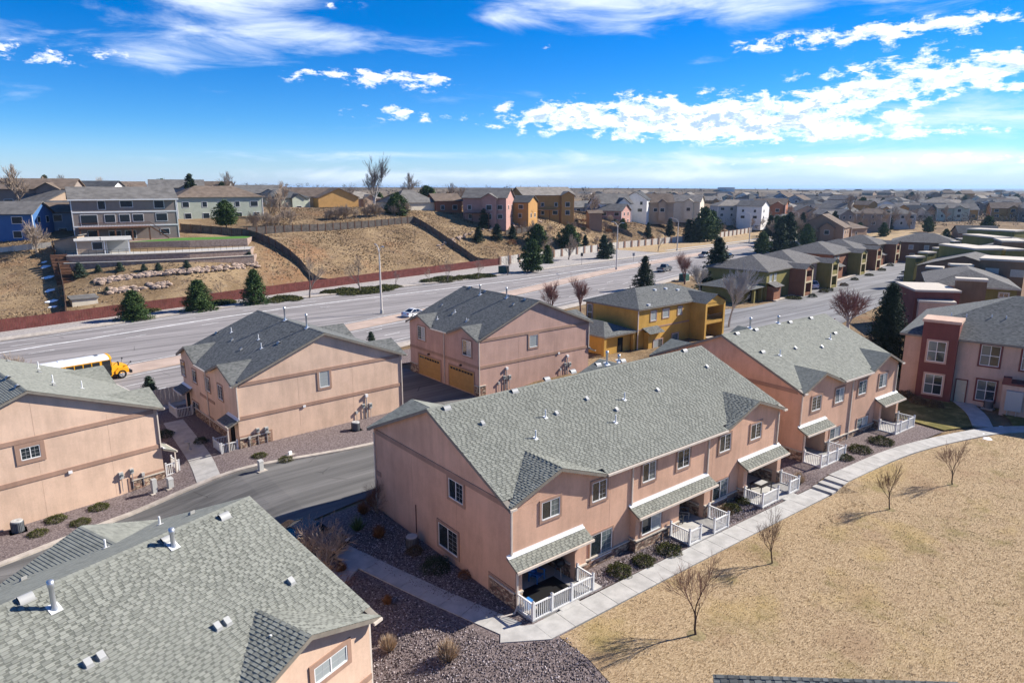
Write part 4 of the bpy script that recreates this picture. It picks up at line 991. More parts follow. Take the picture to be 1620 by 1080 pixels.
for kind, x, y in [('half', 744, 455), ('half', 768, 461), ('half', 805, 468.5), ('half', 831, 474), ('box', 699, 483), ('box', 716, 497), ('box', 740, 507), ('box', 812, 482)]: Cb.vent(kind, x, y)
for x, y in [(692, 505), (720, 494), (738, 508)]: Cb.vent('pipe', x, y, h=.35)
Cb.vent('flue', 759.5, 466, 'F', 1.2); Cb.vent('flue', 801.5, 471, 'F', 1.2)
mb = MB(); Cb.Rt.box(mb, 11.2, 11.45, 0, .12, 2.8, 2.98); part('floodlight', mb, M['pvc'], Cb.t)


class Keep:
    """the shingles that show largest become single parts"""
    def __init__(s, mat): s.out = []; s.n = 0; s.m = mat
    def __call__(s, p):
        w = s.m @ p; v = np.array(w) - _C; zc = v @ _fw; x = 810 + F_PX * (v @ _rt) / zc; y = 540 - F_PX * (v @ _up) / zc
        if s.n < 300 and y > 935 and 40 < x < 440 and y < 1078: s.n += 1; return True
        return False


_er = R(18.6); _ec = Vector((11.45, 22.35, 0)); _ex = Vector((math.cos(_er), math.sin(_er), 0)); _ey = Vector((-math.sin(_er), math.cos(_er), 0))
E_L = 25.3; _eo = _ec - _ex * (E_L + .32) + _ey * .36; _eloc = (_eo.x, _eo.y, -1.1)
kp = Keep(Matrix.Translation(Vector(_eloc)) @ Matrix.Rotation(_er, 4, 'Z'))
E_ = Town('townhouse_block', 'nearest townhouse block, mostly sage grey shingle roof at lower left', 'townhouse', _eloc, _er, E_L, 14.7, 5.78, 9.05, 'stuccoB', 'roofA', fg=[(18.6, 25.62, 1.28)], bg=[(18.3, 25.62, 1.28), (5, 11, 1.28)], tabs=kp)
inv = E_.t
N_ = Vector((0, -E_.k, 1)).normalized(); V_ = Vector((0, 1, E_.k)).normalized(); rm = Matrix(((1, 0, 0), tuple(V_), tuple(N_))).transposed().to_euler(); _sm = {}
for (p, wd, ti) in kp.out:
    key = (wd, ti)
    if key not in _sm:
        b = MB(); b.hexa([(0, 0, 0), (wd, 0, 0), (wd, .145, -.016), (0, .145, -.016), (0, 0, .013), (wd, 0, .013), (wd, .145, -.003), (0, .145, -.003)]); b.uv = [(ti * 5.3, .07)] * (4 * len(b.f)); b.col = [ti] * len(b.f); _sm[key] = b.data('shingle', M['roofA'])
    o = link('shingle', _sm[key], E_.roof_o); o.location = p; o.rotation_euler = rm
win_px(E_.F, (497, 1084), (547.8, 1017.8), glass=('glassC', 'glassC'), tw=.2); E_.gutter('F', -.3, 18.6); E_.gutter('F', 25.15, 25.62); E_.gutter('B', 0, 18); E_.spout(E_.Rt, .06, 5.5, 0, .06); E_.band(E_.F, 3.1, 18, 25.3, .25)
for x, y in [(355, 815), (265, 852), (41, 945)]: E_.vent('half', x, y + 2)
for x, y in [(140, 1051), (161, 1040), (345, 993), (360.5, 985), (461.5, 921)]: E_.vent('box', x, y)
E_.vent('pipe', 430, 1023, h=.5); E_.vent('flue', 274, 863, 'F', .75); E_.vent('flue', 86, 962, 'F', 1.05)
for x, y in [(303, 813), (37, 917)]: E_.vent('box', x, y, 'B')
for x, y in [(253, 829), (167, 866)]: E_.vent('pipe', x, y, 'B', .4)

# ---------------------------------------------------------------- roof peeping in at the lower right
p0 = gz(1128, 1066, 6.0); p1 = gz(1515, 1078, 6.0)
H_an = math.atan2(p1[1] - p0[1], p1[0] - p0[0])
H_t = thing('townhouse_block', 'grey shingle roof corner cut off by the bottom edge at right', 'townhouse'); place(H_t, (p0[0], p0[1], 0), H_an)
LL = math.hypot(p1[0] - p0[0], p1[1] - p0[1]); mb = MB(); courses(mb, (0, -6, 3.3), (1, 0, 0), (0, 1, .45), 6 * math.hypot(1, .45), lambda v: [(-.02, LL)], tabs=True); r_ = part('roof', mb, M['roofC'], H_t)
part('wall', MB().box(.4, LL - .4, -11.2, -.4, -1, 3.0), M['stuccoA'], H_t); mb = MB(); courses(mb, (LL, .0, 5.98), (0, -1, 0), (0, 0, .0001), .01, lambda v: [(0, .1)]); part('fascia', MB().prism([(-6.0, 3.05), (0, 5.75), (0, 5.93), (-6, 3.23)], 'x', .02, LL - .02), M['fascia'], r_)

for T_, f_, us in ((A, A.F, (7.4, 17.3)), (A, A.Lf, (4.9, 9.8)), (B, B.Rt, (5.4, 10.7)), (Cb, Cb.Rt, (5.4, 10.7)), (A2, A2.F, (8.3,))):
    for u_ in us: part('control_joint', f_.box(MB(), u_, u_ + .014, 0, .0035, .9, 5.3), M['trim'], T_.t)

# ================================================================== VEGETATION
M['bark'] = noisy('bark_grey', (.20, .165, .14), .25, 6, .95, .1, obj=True); M['barkW'] = noisy('bark_pale', (.44, .41, .38), .2, 6, .95, .1, obj=True); M['barkR'] = noisy('bark_reddish', (.17, .095, .075), .25, 6, .95, .1, obj=True); M['barkD'] = noisy('bark_dark', (.075, .05, .04), .25, 6, .95, .1, obj=True)
M['twigT'] = noisy('twig_tan', (.33, .26, .2), .25, 3, .95, .1, obj=True); M['twigR'] = noisy('twig_red', (.25, .13, .11), .25, 3, .95, .1, obj=True)


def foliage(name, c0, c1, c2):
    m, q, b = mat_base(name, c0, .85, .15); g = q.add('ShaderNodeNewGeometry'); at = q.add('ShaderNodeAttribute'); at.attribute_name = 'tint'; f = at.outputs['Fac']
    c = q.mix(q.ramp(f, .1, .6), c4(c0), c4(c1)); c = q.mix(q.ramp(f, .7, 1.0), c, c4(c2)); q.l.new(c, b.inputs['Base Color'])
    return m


M['needle'] = foliage('needles_green', (.022, .042, .015), (.055, .095, .03), (.115, .15, .05)); M['needleD'] = foliage('needles_dark', (.018, .032, .02), (.035, .055, .03), (.06, .08, .045)); M['needleB'] = foliage('needles_bluegreen', (.03, .05, .035), (.06, .09, .06), (.10, .13, .09))
M['juniper'] = foliage('juniper_olive', (.035, .042, .012), (.08, .085, .025), (.15, .13, .045)); M['shrubB'] = foliage('shrub_brown', (.06, .045, .025), (.13, .09, .05), (.22, .15, .09)); M['straw'] = foliage('ornamental_straw', (.30, .21, .13), (.50, .38, .26), (.68, .55, .42)); M['rust'] = foliage('dead_leaf_rust', (.14, .06, .025), (.26, .12, .05), (.36, .19, .09)); M['yucca'] = foliage('yucca_green', (.05, .09, .03), (.11, .18, .06), (.2, .28, .12))


def tri_mesh(name, V, mat, tint):
    V = np.asarray(V, float).reshape(-1, 3); n = len(V) // 3
    me = bpy.data.meshes.new(name); me.from_pydata(V.tolist(), [], np.arange(n * 3).reshape(-1, 3).tolist()); a = me.attributes.new('tint', 'FLOAT', 'FACE'); a.data.foreach_set('value', np.asarray(tint, np.float32)); me.materials.append(mat); return me


def rand_tris(P, s, rg, flat=0.0):
    n = len(P); d = rg.normal(0, 1, (n, 2, 3)); d[..., 2] *= (1 - flat); d /= np.linalg.norm(d, axis=2)[..., None] + 1e-9; s = np.asarray(s).reshape(-1, 1)
    return np.stack([P - d[:, 0] * s * .5, P + d[:, 0] * s * .5, P + d[:, 1] * s], 1)


def conifer_mesh(h, r, seed, whorls=24, br=11, mat='needle', dens=9, size=.16, shape=1.0, z0=.06, round_=False):
    rg = np.random.default_rng(seed); pts = []; sz = []; ti = []
    for w in range(whorls):
        f = (w + rg.uniform(-.3, .3)) / whorls; z = h * (z0 + (1 - z0) * max(0, f))
        rad = r * ((1 - f) ** shape * .97 + .03) if not round_ else r * (max(0.02, math.sin(math.pi * min(1, .16 + .84 * f) ** .8)) ** .7)
        for b in range(br):
            a = rg.uniform(0, 6.283); L = rad * rg.uniform(.6, 1.12) * (1 + .16 * math.sin(3 * a + seed + f * 7) + .12 * math.sin(5 * a - f * 13)); n = max(3, int(dens * (.35 + L / r)))
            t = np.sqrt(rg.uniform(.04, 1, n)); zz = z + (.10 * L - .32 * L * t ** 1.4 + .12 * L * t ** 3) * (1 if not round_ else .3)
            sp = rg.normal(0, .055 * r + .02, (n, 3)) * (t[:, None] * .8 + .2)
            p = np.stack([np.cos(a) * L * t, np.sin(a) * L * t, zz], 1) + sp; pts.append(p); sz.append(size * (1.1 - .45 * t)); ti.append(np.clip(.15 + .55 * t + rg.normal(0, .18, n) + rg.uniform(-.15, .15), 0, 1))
    for k in range(int(whorls * br * .35)):                          # tufts at the branch ends break up the outline
        f = rg.uniform(0, .97); a = rg.uniform(0, 6.283); z = h * (z0 + (1 - z0) * f); rad = r * ((1 - f) ** shape * .97 + .03) if not round_ else r * (max(0.02, math.sin(math.pi * min(1, .16 + .84 * f) ** .8)) ** .7)
        rad *= rg.uniform(.82, 1.12) * (1 + .16 * math.sin(3 * a + seed + f * 7) + .12 * math.sin(5 * a - f * 13)); n = 12; p = rg.normal(0, .07 * r + .03, (n, 3)) * (1, 1, .6) + (math.cos(a) * rad, math.sin(a) * rad, z - .2 * rad * (not round_)); pts.append(p); sz.append(np.full(n, size * .85)); ti.append(np.clip(rg.uniform(.2, 1.0) + rg.normal(0, .1, n), 0, 1))
    P = np.vstack(pts); S = np.concatenate(sz)
    return tri_mesh('crown', rand_tris(P, S, rg, .35), M[mat], np.concatenate(ti))


def conifer(name, label, loc, mesh, h0, scale, rz, group=None, trunk='barkD', tr=.12):
    t = thing(name, label, 'tree', loc, rz, group); o = link('crown', mesh, t); mb = MB(); mb.tube((0, 0, -.3), (0, 0, h0 * .93), tr, .02, 7); part('trunk', mb, M[trunk], t); t.scale = (scale, scale, scale) if not isinstance(scale, tuple) else scale
    return t


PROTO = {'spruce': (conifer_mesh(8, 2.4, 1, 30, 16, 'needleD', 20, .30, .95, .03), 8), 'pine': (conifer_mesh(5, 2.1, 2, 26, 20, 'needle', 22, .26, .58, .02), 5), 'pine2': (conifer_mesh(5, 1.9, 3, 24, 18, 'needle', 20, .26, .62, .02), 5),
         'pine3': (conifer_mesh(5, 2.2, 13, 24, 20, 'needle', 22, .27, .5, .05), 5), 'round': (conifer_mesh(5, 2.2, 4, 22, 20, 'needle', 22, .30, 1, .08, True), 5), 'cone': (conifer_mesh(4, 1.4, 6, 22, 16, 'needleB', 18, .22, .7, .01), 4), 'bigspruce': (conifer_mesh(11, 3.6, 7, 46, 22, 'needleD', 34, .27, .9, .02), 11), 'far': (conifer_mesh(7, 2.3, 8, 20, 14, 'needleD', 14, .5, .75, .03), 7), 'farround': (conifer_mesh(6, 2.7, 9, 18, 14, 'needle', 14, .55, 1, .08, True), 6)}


def ht_from_px(loc, px, py):
    """height whose top shows at photo pixel row py above the point loc"""
    d = ray(px, py); k = math.hypot(loc[0], loc[1]) / math.hypot(d[0], d[1]); return CAM_H + d[2] * k - loc[2]


def conifer_px(kind, px, py, ptop, label, group=None, at=None, name=None, wide=1.0):
    loc = hit(px, py) if at is None else Vector(at); m, h0 = PROTO[kind]; h = ht_from_px(loc, px, ptop); s = h / h0
    nm = name or ('spruce_tree' if 'spruce' in kind else 'pine_tree')
    return conifer(nm, label, loc, m, h0, (s * wide, s * wide, s), RNG.uniform(0, 6.28), group)


def bare_meshes(h, spread, seed, trunk_mat, twig_mat, tr=.12, fork=.28, lv=5, up=.62, nb=3, thin=1.0, clump=1):
    rg = random.Random(seed); A_, B_ = MB(), MB()
    def grow(p, d, L, r, lev):
        mb = A_ if lev < 2 else B_; n = 3 if lev < 3 else 2; sides = 7 if lev == 0 else (5 if lev < 2 else 3); q = p
        pts = []
        for i in range(n):
            d = (d + Vector((rg.gauss(0, .09), rg.gauss(0, .09), rg.gauss(.02, .05)))).normalized(); e = q + d * (L / n); ra, rb = r * (1 - .28 * i / n), r * (1 - .28 * (i + 1) / n); mb.tube(q, e, ra, rb, sides, caps=(lev == 0)); q = e; pts.append((q, d, rb))
        if lev >= lv: return
        k = nb + (1 if rg.random() < .5 else 0)
        for j in range(k):
            if j == 0: b, dd, rr = pts[-1]
            else: b, dd, rr = pts[rg.randrange(max(0, n - 2), n)]; b = b - dd * rg.uniform(0, L / n * .8)
            a = rg.uniform(0, 6.283); o = dd.orthogonal().normalized(); o = Matrix.Rotation(a, 3, dd) @ o; s = spread * rg.uniform(.55, 1.15) * (.4 if j == 0 else 1)
            nd = (dd + o * s + Vector((0, 0, up * .22))).normalized(); grow(b, nd, L * rg.uniform(.62, .86) * (1.05 if lev == 0 else 1), max(rr * (.78 if j == 0 else .58), .006 * thin), lev + 1)
    for c in range(clump):
        d0 = Vector((0, 0, 1)) if clump == 1 else Vector((rg.gauss(0, .35), rg.gauss(0, .35), 1)).normalized()
        grow(Vector((rg.uniform(-.1, .1) * (clump > 1), rg.uniform(-.1, .1) * (clump > 1), -.1)), d0, h * fork, tr, 0)
    return A_.data('trunk', M[trunk_mat]), B_.data('branches', M[twig_mat])


BARE = {'spread': (bare_meshes(4, .8, 14, 'barkW', 'twigT', .06, .26, 5, .25, 3, 1.1, 4), 4), 'oak': (bare_meshes(6, .62, 1, 'bark', 'twigT', .11), 6), 'red': (bare_meshes(6, .55, 2, 'barkR', 'twigR', .10, .2, 5, .8, 4), 6), 'birch': (bare_meshes(8, .5, 3, 'barkW', 'barkW', .13, .26, 5, .7, 4, 2.0), 8),
        'cotton': (bare_meshes(16, .45, 4, 'barkW', 'bark', .3, .26, 6, .8, 3, 3.0), 16), 'sapling': (bare_meshes(4.5, .48, 5, 'barkD', 'barkR', .05, .25, 5, .95, 3, .75), 4.5), 'far': (bare_meshes(8, .6, 6, 'bark', 'twigT', .16, .25, 4, .6, 4, 5.0), 8),
        'bush': (bare_meshes(2.5, .5, 7, 'twigT', 'twigT', .03, .3, 4, .6, 3, 1.5, 7), 2.5), 'crab': (bare_meshes(6, .8, 8, 'barkW', 'twigR', .14, .2, 5, .45, 4, 1.6), 6), 'multi': (bare_meshes(4, .7, 9, 'twigT', 'barkR', .035, .28, 4, .4, 3, .7, 6), 4)}


def real_h(pair): return max(v.co.z for v in pair[1].vertices)


_bh = {k: real_h(v[0]) for k, v in BARE.items()}


def bare(kind, label, loc, h, rz=None, group=None, name='bare_tree', cat='tree'):
    (a, b), h0 = BARE[kind]; t = thing(name, label, cat, loc, RNG.uniform(0, 6.28) if rz is None else rz, group); link('trunk', a, t); link('branches', b, t); s = h / _bh[kind]; t.scale = (s, s, s); return t


def bare_px(kind, px, py, ptop, label, group=None, at=None, name='bare_tree'):
    loc = hit(px, py) if at is None else Vector(at); return bare(kind, label, loc, ht_from_px(loc, px, ptop), None, group, name)


def shrub_mesh(seed, mat, n=1500, rx=.62, rz=.42, s=.07):
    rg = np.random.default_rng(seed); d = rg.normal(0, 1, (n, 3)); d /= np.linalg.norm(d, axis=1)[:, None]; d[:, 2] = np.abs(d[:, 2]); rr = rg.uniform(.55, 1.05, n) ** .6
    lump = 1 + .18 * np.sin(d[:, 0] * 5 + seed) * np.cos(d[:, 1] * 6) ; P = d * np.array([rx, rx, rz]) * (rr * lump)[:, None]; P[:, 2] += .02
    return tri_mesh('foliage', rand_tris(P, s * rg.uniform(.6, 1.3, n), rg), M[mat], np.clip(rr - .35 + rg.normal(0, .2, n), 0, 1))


SHRUB = {'j1': shrub_mesh(1, 'juniper'), 'j2': shrub_mesh(2, 'juniper', 1700, .75, .36), 'b1': shrub_mesh(3, 'shrubB', 1500), 'low': shrub_mesh(4, 'juniper', 1800, 1.4, .28, .11), 'rust': shrub_mesh(5, 'rust', 1300, .6, .5, .06), 'dark': shrub_mesh(6, 'needleD', 1700, .75, .6, .07)}


def grass_clump(seed, n, h, r, mat):
    rg = np.random.default_rng(seed); a = rg.uniform(0, 6.28, n); L = rg.uniform(.35, 1.0, n); sp = rg.uniform(.05, 1, n) * r; b = np.stack([np.cos(a) * sp * .25, np.sin(a) * sp * .25, np.zeros(n)], 1); tip = np.stack([np.cos(a) * sp, np.sin(a) * sp, h * L * (1 - .35 * (sp / r) ** 2)], 1); w = rg.normal(0, .016, (n, 3))
    return tri_mesh('blades', np.stack([b - w, b + w, tip], 1), M[mat], rg.random(n))


SHRUB['straw'] = grass_clump(1, 900, 1.1, .62, 'straw'); SHRUB['rustg'] = grass_clump(2, 700, .9, .5, 'rust'); SHRUB['yucca'] = grass_clump(3, 200, .9, .55, 'yucca')


def shrub(kind, label, px, py, size=1.0, group=None, at=None, name='shrub', flat=1.0):
    loc = G0(px, py) if at is None else Vector(at); t = thing(name, label, 'shrub' if name == 'shrub' else 'grass', (loc[0], loc[1], loc[2] + .02), RNG.uniform(0, 6.28), group); link('foliage' if name == 'shrub' else 'blades', SHRUB[kind], t); t.scale = (size, size, size * flat); return t


M['mulch'] = noisy('worn_turf_ring', (.24, .19, .10), .3, 5, .95, .1)
# shrubs at the foot of the blocks
for kind, px, py, sz, lb in [('j1', 980, 906, 1.15, 'clipped juniper nearest the porch gate of the long block'), ('j1', 1018, 890, 1.05, 'clipped juniper in the middle of the front bed of the long block'), ('j2', 1058, 872, 1.05, 'flat juniper below the middle porch railing'), ('j1', 1158, 806, .95, 'juniper beside the middle porch gate, farther one'), ('b1', 1146, 812, .9, 'brownish shrub beside the middle porch gate'), ('j1', 1176, 795, .8, 'small juniper under the third front window of the long block'),
                             ('j1', 1338, 726, .9, 'juniper nearest the left porch of the right block'), ('j2', 1360, 713, 1.2, 'wide juniper in the middle bed of the right block'), ('j2', 1394, 700, 1.3, 'wide juniper beside the right porch of the right block'),
                             ('j2', 157, 804, .9, 'juniper mound highest in the left gravel bed'), ('j2', 128, 828, .85, 'juniper mound near the kerb in the left gravel bed'), ('j2', 89, 823, .9, 'juniper mound between condenser and other mounds, left bed'), ('j2', 60, 845, .8, 'juniper mound beside the left condenser'), ('j2', 411, 722, .8, 'juniper mound by the stone corner of the peach block'), ('j2', 452, 728, .8, 'juniper mound near the lane kerb, second from the stone corner'),
                             ('dark', 690, 900, 1.15, 'dark rounded shrub under the lower gable window'), ('b1', 656, 874, .85, 'brown shrub in front of the condenser by the shaded gable'), ('rust', 735, 912, .7, 'small rusty shrub along the shaded gable wall')]:
    shrub(kind, lb, px, py, sz)
for kind, px, py, sz, lb in [('straw', 709, 1043, 1.15, 'pale straw ornamental grass clump in the sunny gravel'), ('straw', 615, 1028, .9, 'straw grass clump half in shade by the nearest block'), ('rustg', 613, 955, .7, 'small rusty grass tuft in the shaded gravel'), ('rustg', 600, 790, 1.3, 'tall rusty grass at the back corner of the long block'), ('rustg', 590, 800, 1.2, 'rusty grass beside the shaded walk, upper clump'), ('rustg', 600, 850, 1.1, 'rusty grass beside the shaded walk, lower clump'), ('rustg', 575, 812, 1.1, 'rusty grass behind the yucca'), ('yucca', 566, 838, 1.3, 'green yucca by the parked black cars'), ('straw', 1263, 764, .95, 'pale grass clump in the gap between the two salmon blocks'), ('rustg', 540, 905, .9, 'rusty grass at the foot of the twiggy shrub'), ('straw', 668, 942, .0001, '')][:-1]:
    shrub(kind, lb, px, py, sz, name='ornamental_grass')
for i, (px, py, sz, lb) in enumerate([(262, 690, 1, 'evergreen mound in the courtyard between the left blocks, far one'), (318, 700, .8, 'evergreen mound in the courtyard between the left blocks, near one')]): shrub('dark', lb, px, py, sz)
bare('spread', 'leafless spreading tree with pale branches beside the parked black cars', G0(528, 925), 4.3, 1.0); bare('multi', 'slim leafless shrub with reddish twigs beside the shaded walk', G0(520, 960), 2.6, 2.2); bare('multi', 'leafless reddish shrub at the back corner of the long block', G0(598, 812), 2.6, .4)
for px, py, tp, lb in [(1101.5, 1005, 868, 'bare young tree on the lawn nearest the camera'), (1222, 891, 800, 'bare young tree on the lawn, second from the camera'), (1408, 806, 728, 'bare young tree on the lawn, third from the camera'), (1507, 767, 688, 'bare young tree on the lawn, farthest, near the snow patches')]:
    t = bare_px('sapling', px, py, tp, lb, 'young trees on the big lawn', at=G0(px, py)); part('mulch_ring', MB().lathe([(.42, -.0), (.38, .03), (.2, .05), (0, .05)], 12), M['mulch'], t)
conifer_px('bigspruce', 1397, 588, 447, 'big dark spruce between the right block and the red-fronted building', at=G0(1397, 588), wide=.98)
bare_px('crab', 1341, 528, 452, 'leafless crab apple with pinkish twigs beside the big spruce', at=G0(1341, 528)); bare_px('red', 1372, 590, 520, 'bare shrub tree in front of the big spruce', at=G0(1372, 592))
for px, py, tp, lb in [(873, 497, 434, 'reddish bare tree by the road behind the pink block, left one'), (918, 494, 430, 'reddish bare tree by the road behind the pink block, right one'), (1083, 449, 391, 'reddish bare tree beside the green utility box')]: bare_px('red', px, py, tp, lb, 'reddish street trees', at=G0(px, py))
for px, py, tp, lb in [(1108, 470, 410, 'pale leafless birch in front of the tall spruce'), (1153, 517, 412, 'pale leafless birch beside the olive house'), (1345, 430, 0, '')][:-1]: bare_px('birch', px, py, tp, lb, at=G0(px, py))
conifer_px('spruce', 1019, 458, 405, 'small pointed spruce behind the ochre building', at=G0(1019, 458), wide=1.3); conifer_px('spruce', 1133, 462, 377, 'tall spruce behind the pale birches', at=G0(1133, 462), wide=1.5)
conifer_px('cone', 236, 628, 594, 'dark juniper column between the two left blocks', at=G0(240, 640)); conifer_px('cone', 586, 545, 524, 'evergreen tip showing over the peach block roof', at=G0(588, 552)); bare('bush', 'bare twiggy tree top behind the left edge roof', G0(30, 612), 4.2, 1)
for kd, px, py, tp, lb in [('pine', 213, 505, 459, 'pine by the red fence, leftmost'), ('pine3', 315, 491, 442, 'pine by the red fence, middle'), ('pine2', 404, 480, 425, 'pine by the red fence, right one')]: conifer_px(kd, px, py, tp, lb, 'pines along the red fence', at=G0(px, py), wide={'pine': 1.3, 'pine3': 1.1, 'pine2': 1.0}[kd])
for kind, px, py, tp, lb in [('oak', 490, 471, 398, 'bare street tree right of the three pines'), ('oak', 570, 461, 402, 'bare street tree left of the tall lamp'), ('oak', 708, 447, 404, 'bare street tree above the low junipers'), ('oak', 757, 441, 408, 'slim bare street tree near the end of the red fence'), ('oak', 803, 435, 395, 'bare street tree by the green utility box'), ('oak', 352, 473, 440, 'small bare tree in front of the red fence'), ('oak', 626, 452, 425, 'small bare tree against the red fence'), ('oak', 680, 447, 422, 'twiggy bare tree against the red fence'), ('oak', 1041, 398, 366, 'bare tree on the strip by the white fence')]: bare_px(kind, px, py, tp, lb, at=G0(px, py))
conifer_px('farround', 842, 430, 378, 'lollipop pine left on the verge by the white fence', at=G0(842, 430), name='pine_tree', wide=.75); conifer_px('pine2', 866, 416, 387, 'small pine on the verge by the white fence', at=G0(866, 416)); conifer_px('cone', 965, 400, 383, 'tiny pine on the verge below the white fence', at=G0(965, 401), wide=1.6)
for i, (px, py, n) in enumerate([(455, 473, 3), (585, 462, 5), (545, 460, 3), (610, 455, 4), (735, 440, 5), (700, 441, 3), (765, 437, 3), (225, 492, 2), (350, 480, 3)]):
    jl = 'low spreading juniper on the rock verge, %s' % ['below the right pine', 'left of the tall lamp', 'second from the tall lamp', 'right of the tall lamp', 'near the end of the red fence', 'below the slim street trees', 'beside the green utility box', 'by the leftmost pine', 'between the pines'][i]; shrub('low', jl, px, py, 1.9, 'low junipers along the far verge')
    for k in range(n): shrub('low', jl, px + (k - n / 2) * 13, py - (k - n / 2) * 1.6 + RNG.uniform(-1, 2), RNG.uniform(1.4, 2.1), 'low junipers along the far verge')

# ================================================================== VEHICLES
def car_paint(name, col): return mat_base(name, col, .25, .6)[0]


M['cwhite'] = car_paint('paint_white', (.78, .79, .80)); M['cblack'] = car_paint('paint_black', (.012, .012, .014)); M['cgrey'] = car_paint('paint_grey', (.10, .11, .12)); M['csilver'] = car_paint('paint_silver', (.42, .44, .46)); M['cblue'] = car_paint('paint_blue', (.03, .07, .16)); M['tyre'] = plain('tyre', (.018, .018, .018), .9, .1); M['rim'] = plain('rim', (.55, .55, .56), .3, .5, .6); M['red_l'] = plain('tail_light', (.35, .01, .01), .3, .5); M['head_l'] = plain('head_light', (.75, .75, .72), .2, .5); M['yellow'] = mat_base('bus_yellow', (.78, .36, .012), .4, .4)[0]; M['cwin'] = glass_mat('car_glass', (.01, .013, .016), .05)


def wheel(parent, x, y, r, w, side):
    mb = MB(); n = 18; rot = []
    for rr, yy in ((r * .62, -w / 2), (r * .96, -w / 2), (r, -w / 3), (r, w / 3), (r * .96, w / 2), (r * .62, w / 2)): rot.append((rr, yy))
    i = 0
    for rr, yy in rot:
        for k in range(n): t = 2 * math.pi * k / n; mb.v.append((x + rr * math.cos(t), y + yy, r + rr * math.sin(t)))
    for j in range(len(rot)):
        for k in range(n): a, b = j * n, ((j + 1) % len(rot)) * n; mb.f.append((a + k, a + (k + 1) % n, b + (k + 1) % n, b + k)); mb.mi.append(0)
    o = part('wheel', mb, M['tyre'], parent, True); m2 = MB(); m2.tube((x, y - w * .42, r), (x, y + w * .42, r), r * .63, r * .63, n)
    for k in range(5):
        t = 2 * math.pi * k / 5; d = Vector((math.cos(t), 0, math.sin(t))); ys = y + side * w * .43; m2.tube((x, ys, r), (x + d.x * r * .55, ys, r + d.z * r * .55), r * .09, r * .07, 5)
    part('rim', m2, M['rim'], o)


def loft(mb, outline, hw, top_in=.0, bev=.06, mi=0, zmid=None):
    """side outline (x,z) swept across the car with a bevelled edge; points above zmid lean inwards"""
    n = len(outline); i = len(mb.v); cx = sum(p[0] for p in outline) / n; cz = sum(p[1] for p in outline) / n
    def inset(z): return 0 if zmid is None or z < zmid else top_in * min(1, (z - zmid) / .45)
    secs = [(-1, hw, .94), (-1, hw - bev, 1.0), (1, hw - bev, 1.0), (1, hw, .94)]
    for sg, y, sc in secs:
        for (x, z) in outline: mb.v.append((cx + (x - cx) * (1 - (1 - sc) * .35), sg * (y - inset(z)), cz + (z - cz) * (1 - (1 - sc) * .9)))
    for s in range(3):
        for k in range(n): a, b = i + s * n, i + (s + 1) * n; mb.f.append((a + k, a + (k + 1) % n, b + (k + 1) % n, b + k)); mb.mi.append(mi)
    mb.f.append(tuple(i + k for k in range(n))); mb.mi.append(mi); mb.f.append(tuple(i + 3 * n + k for k in range(n))[::-1]); mb.mi.append(mi)


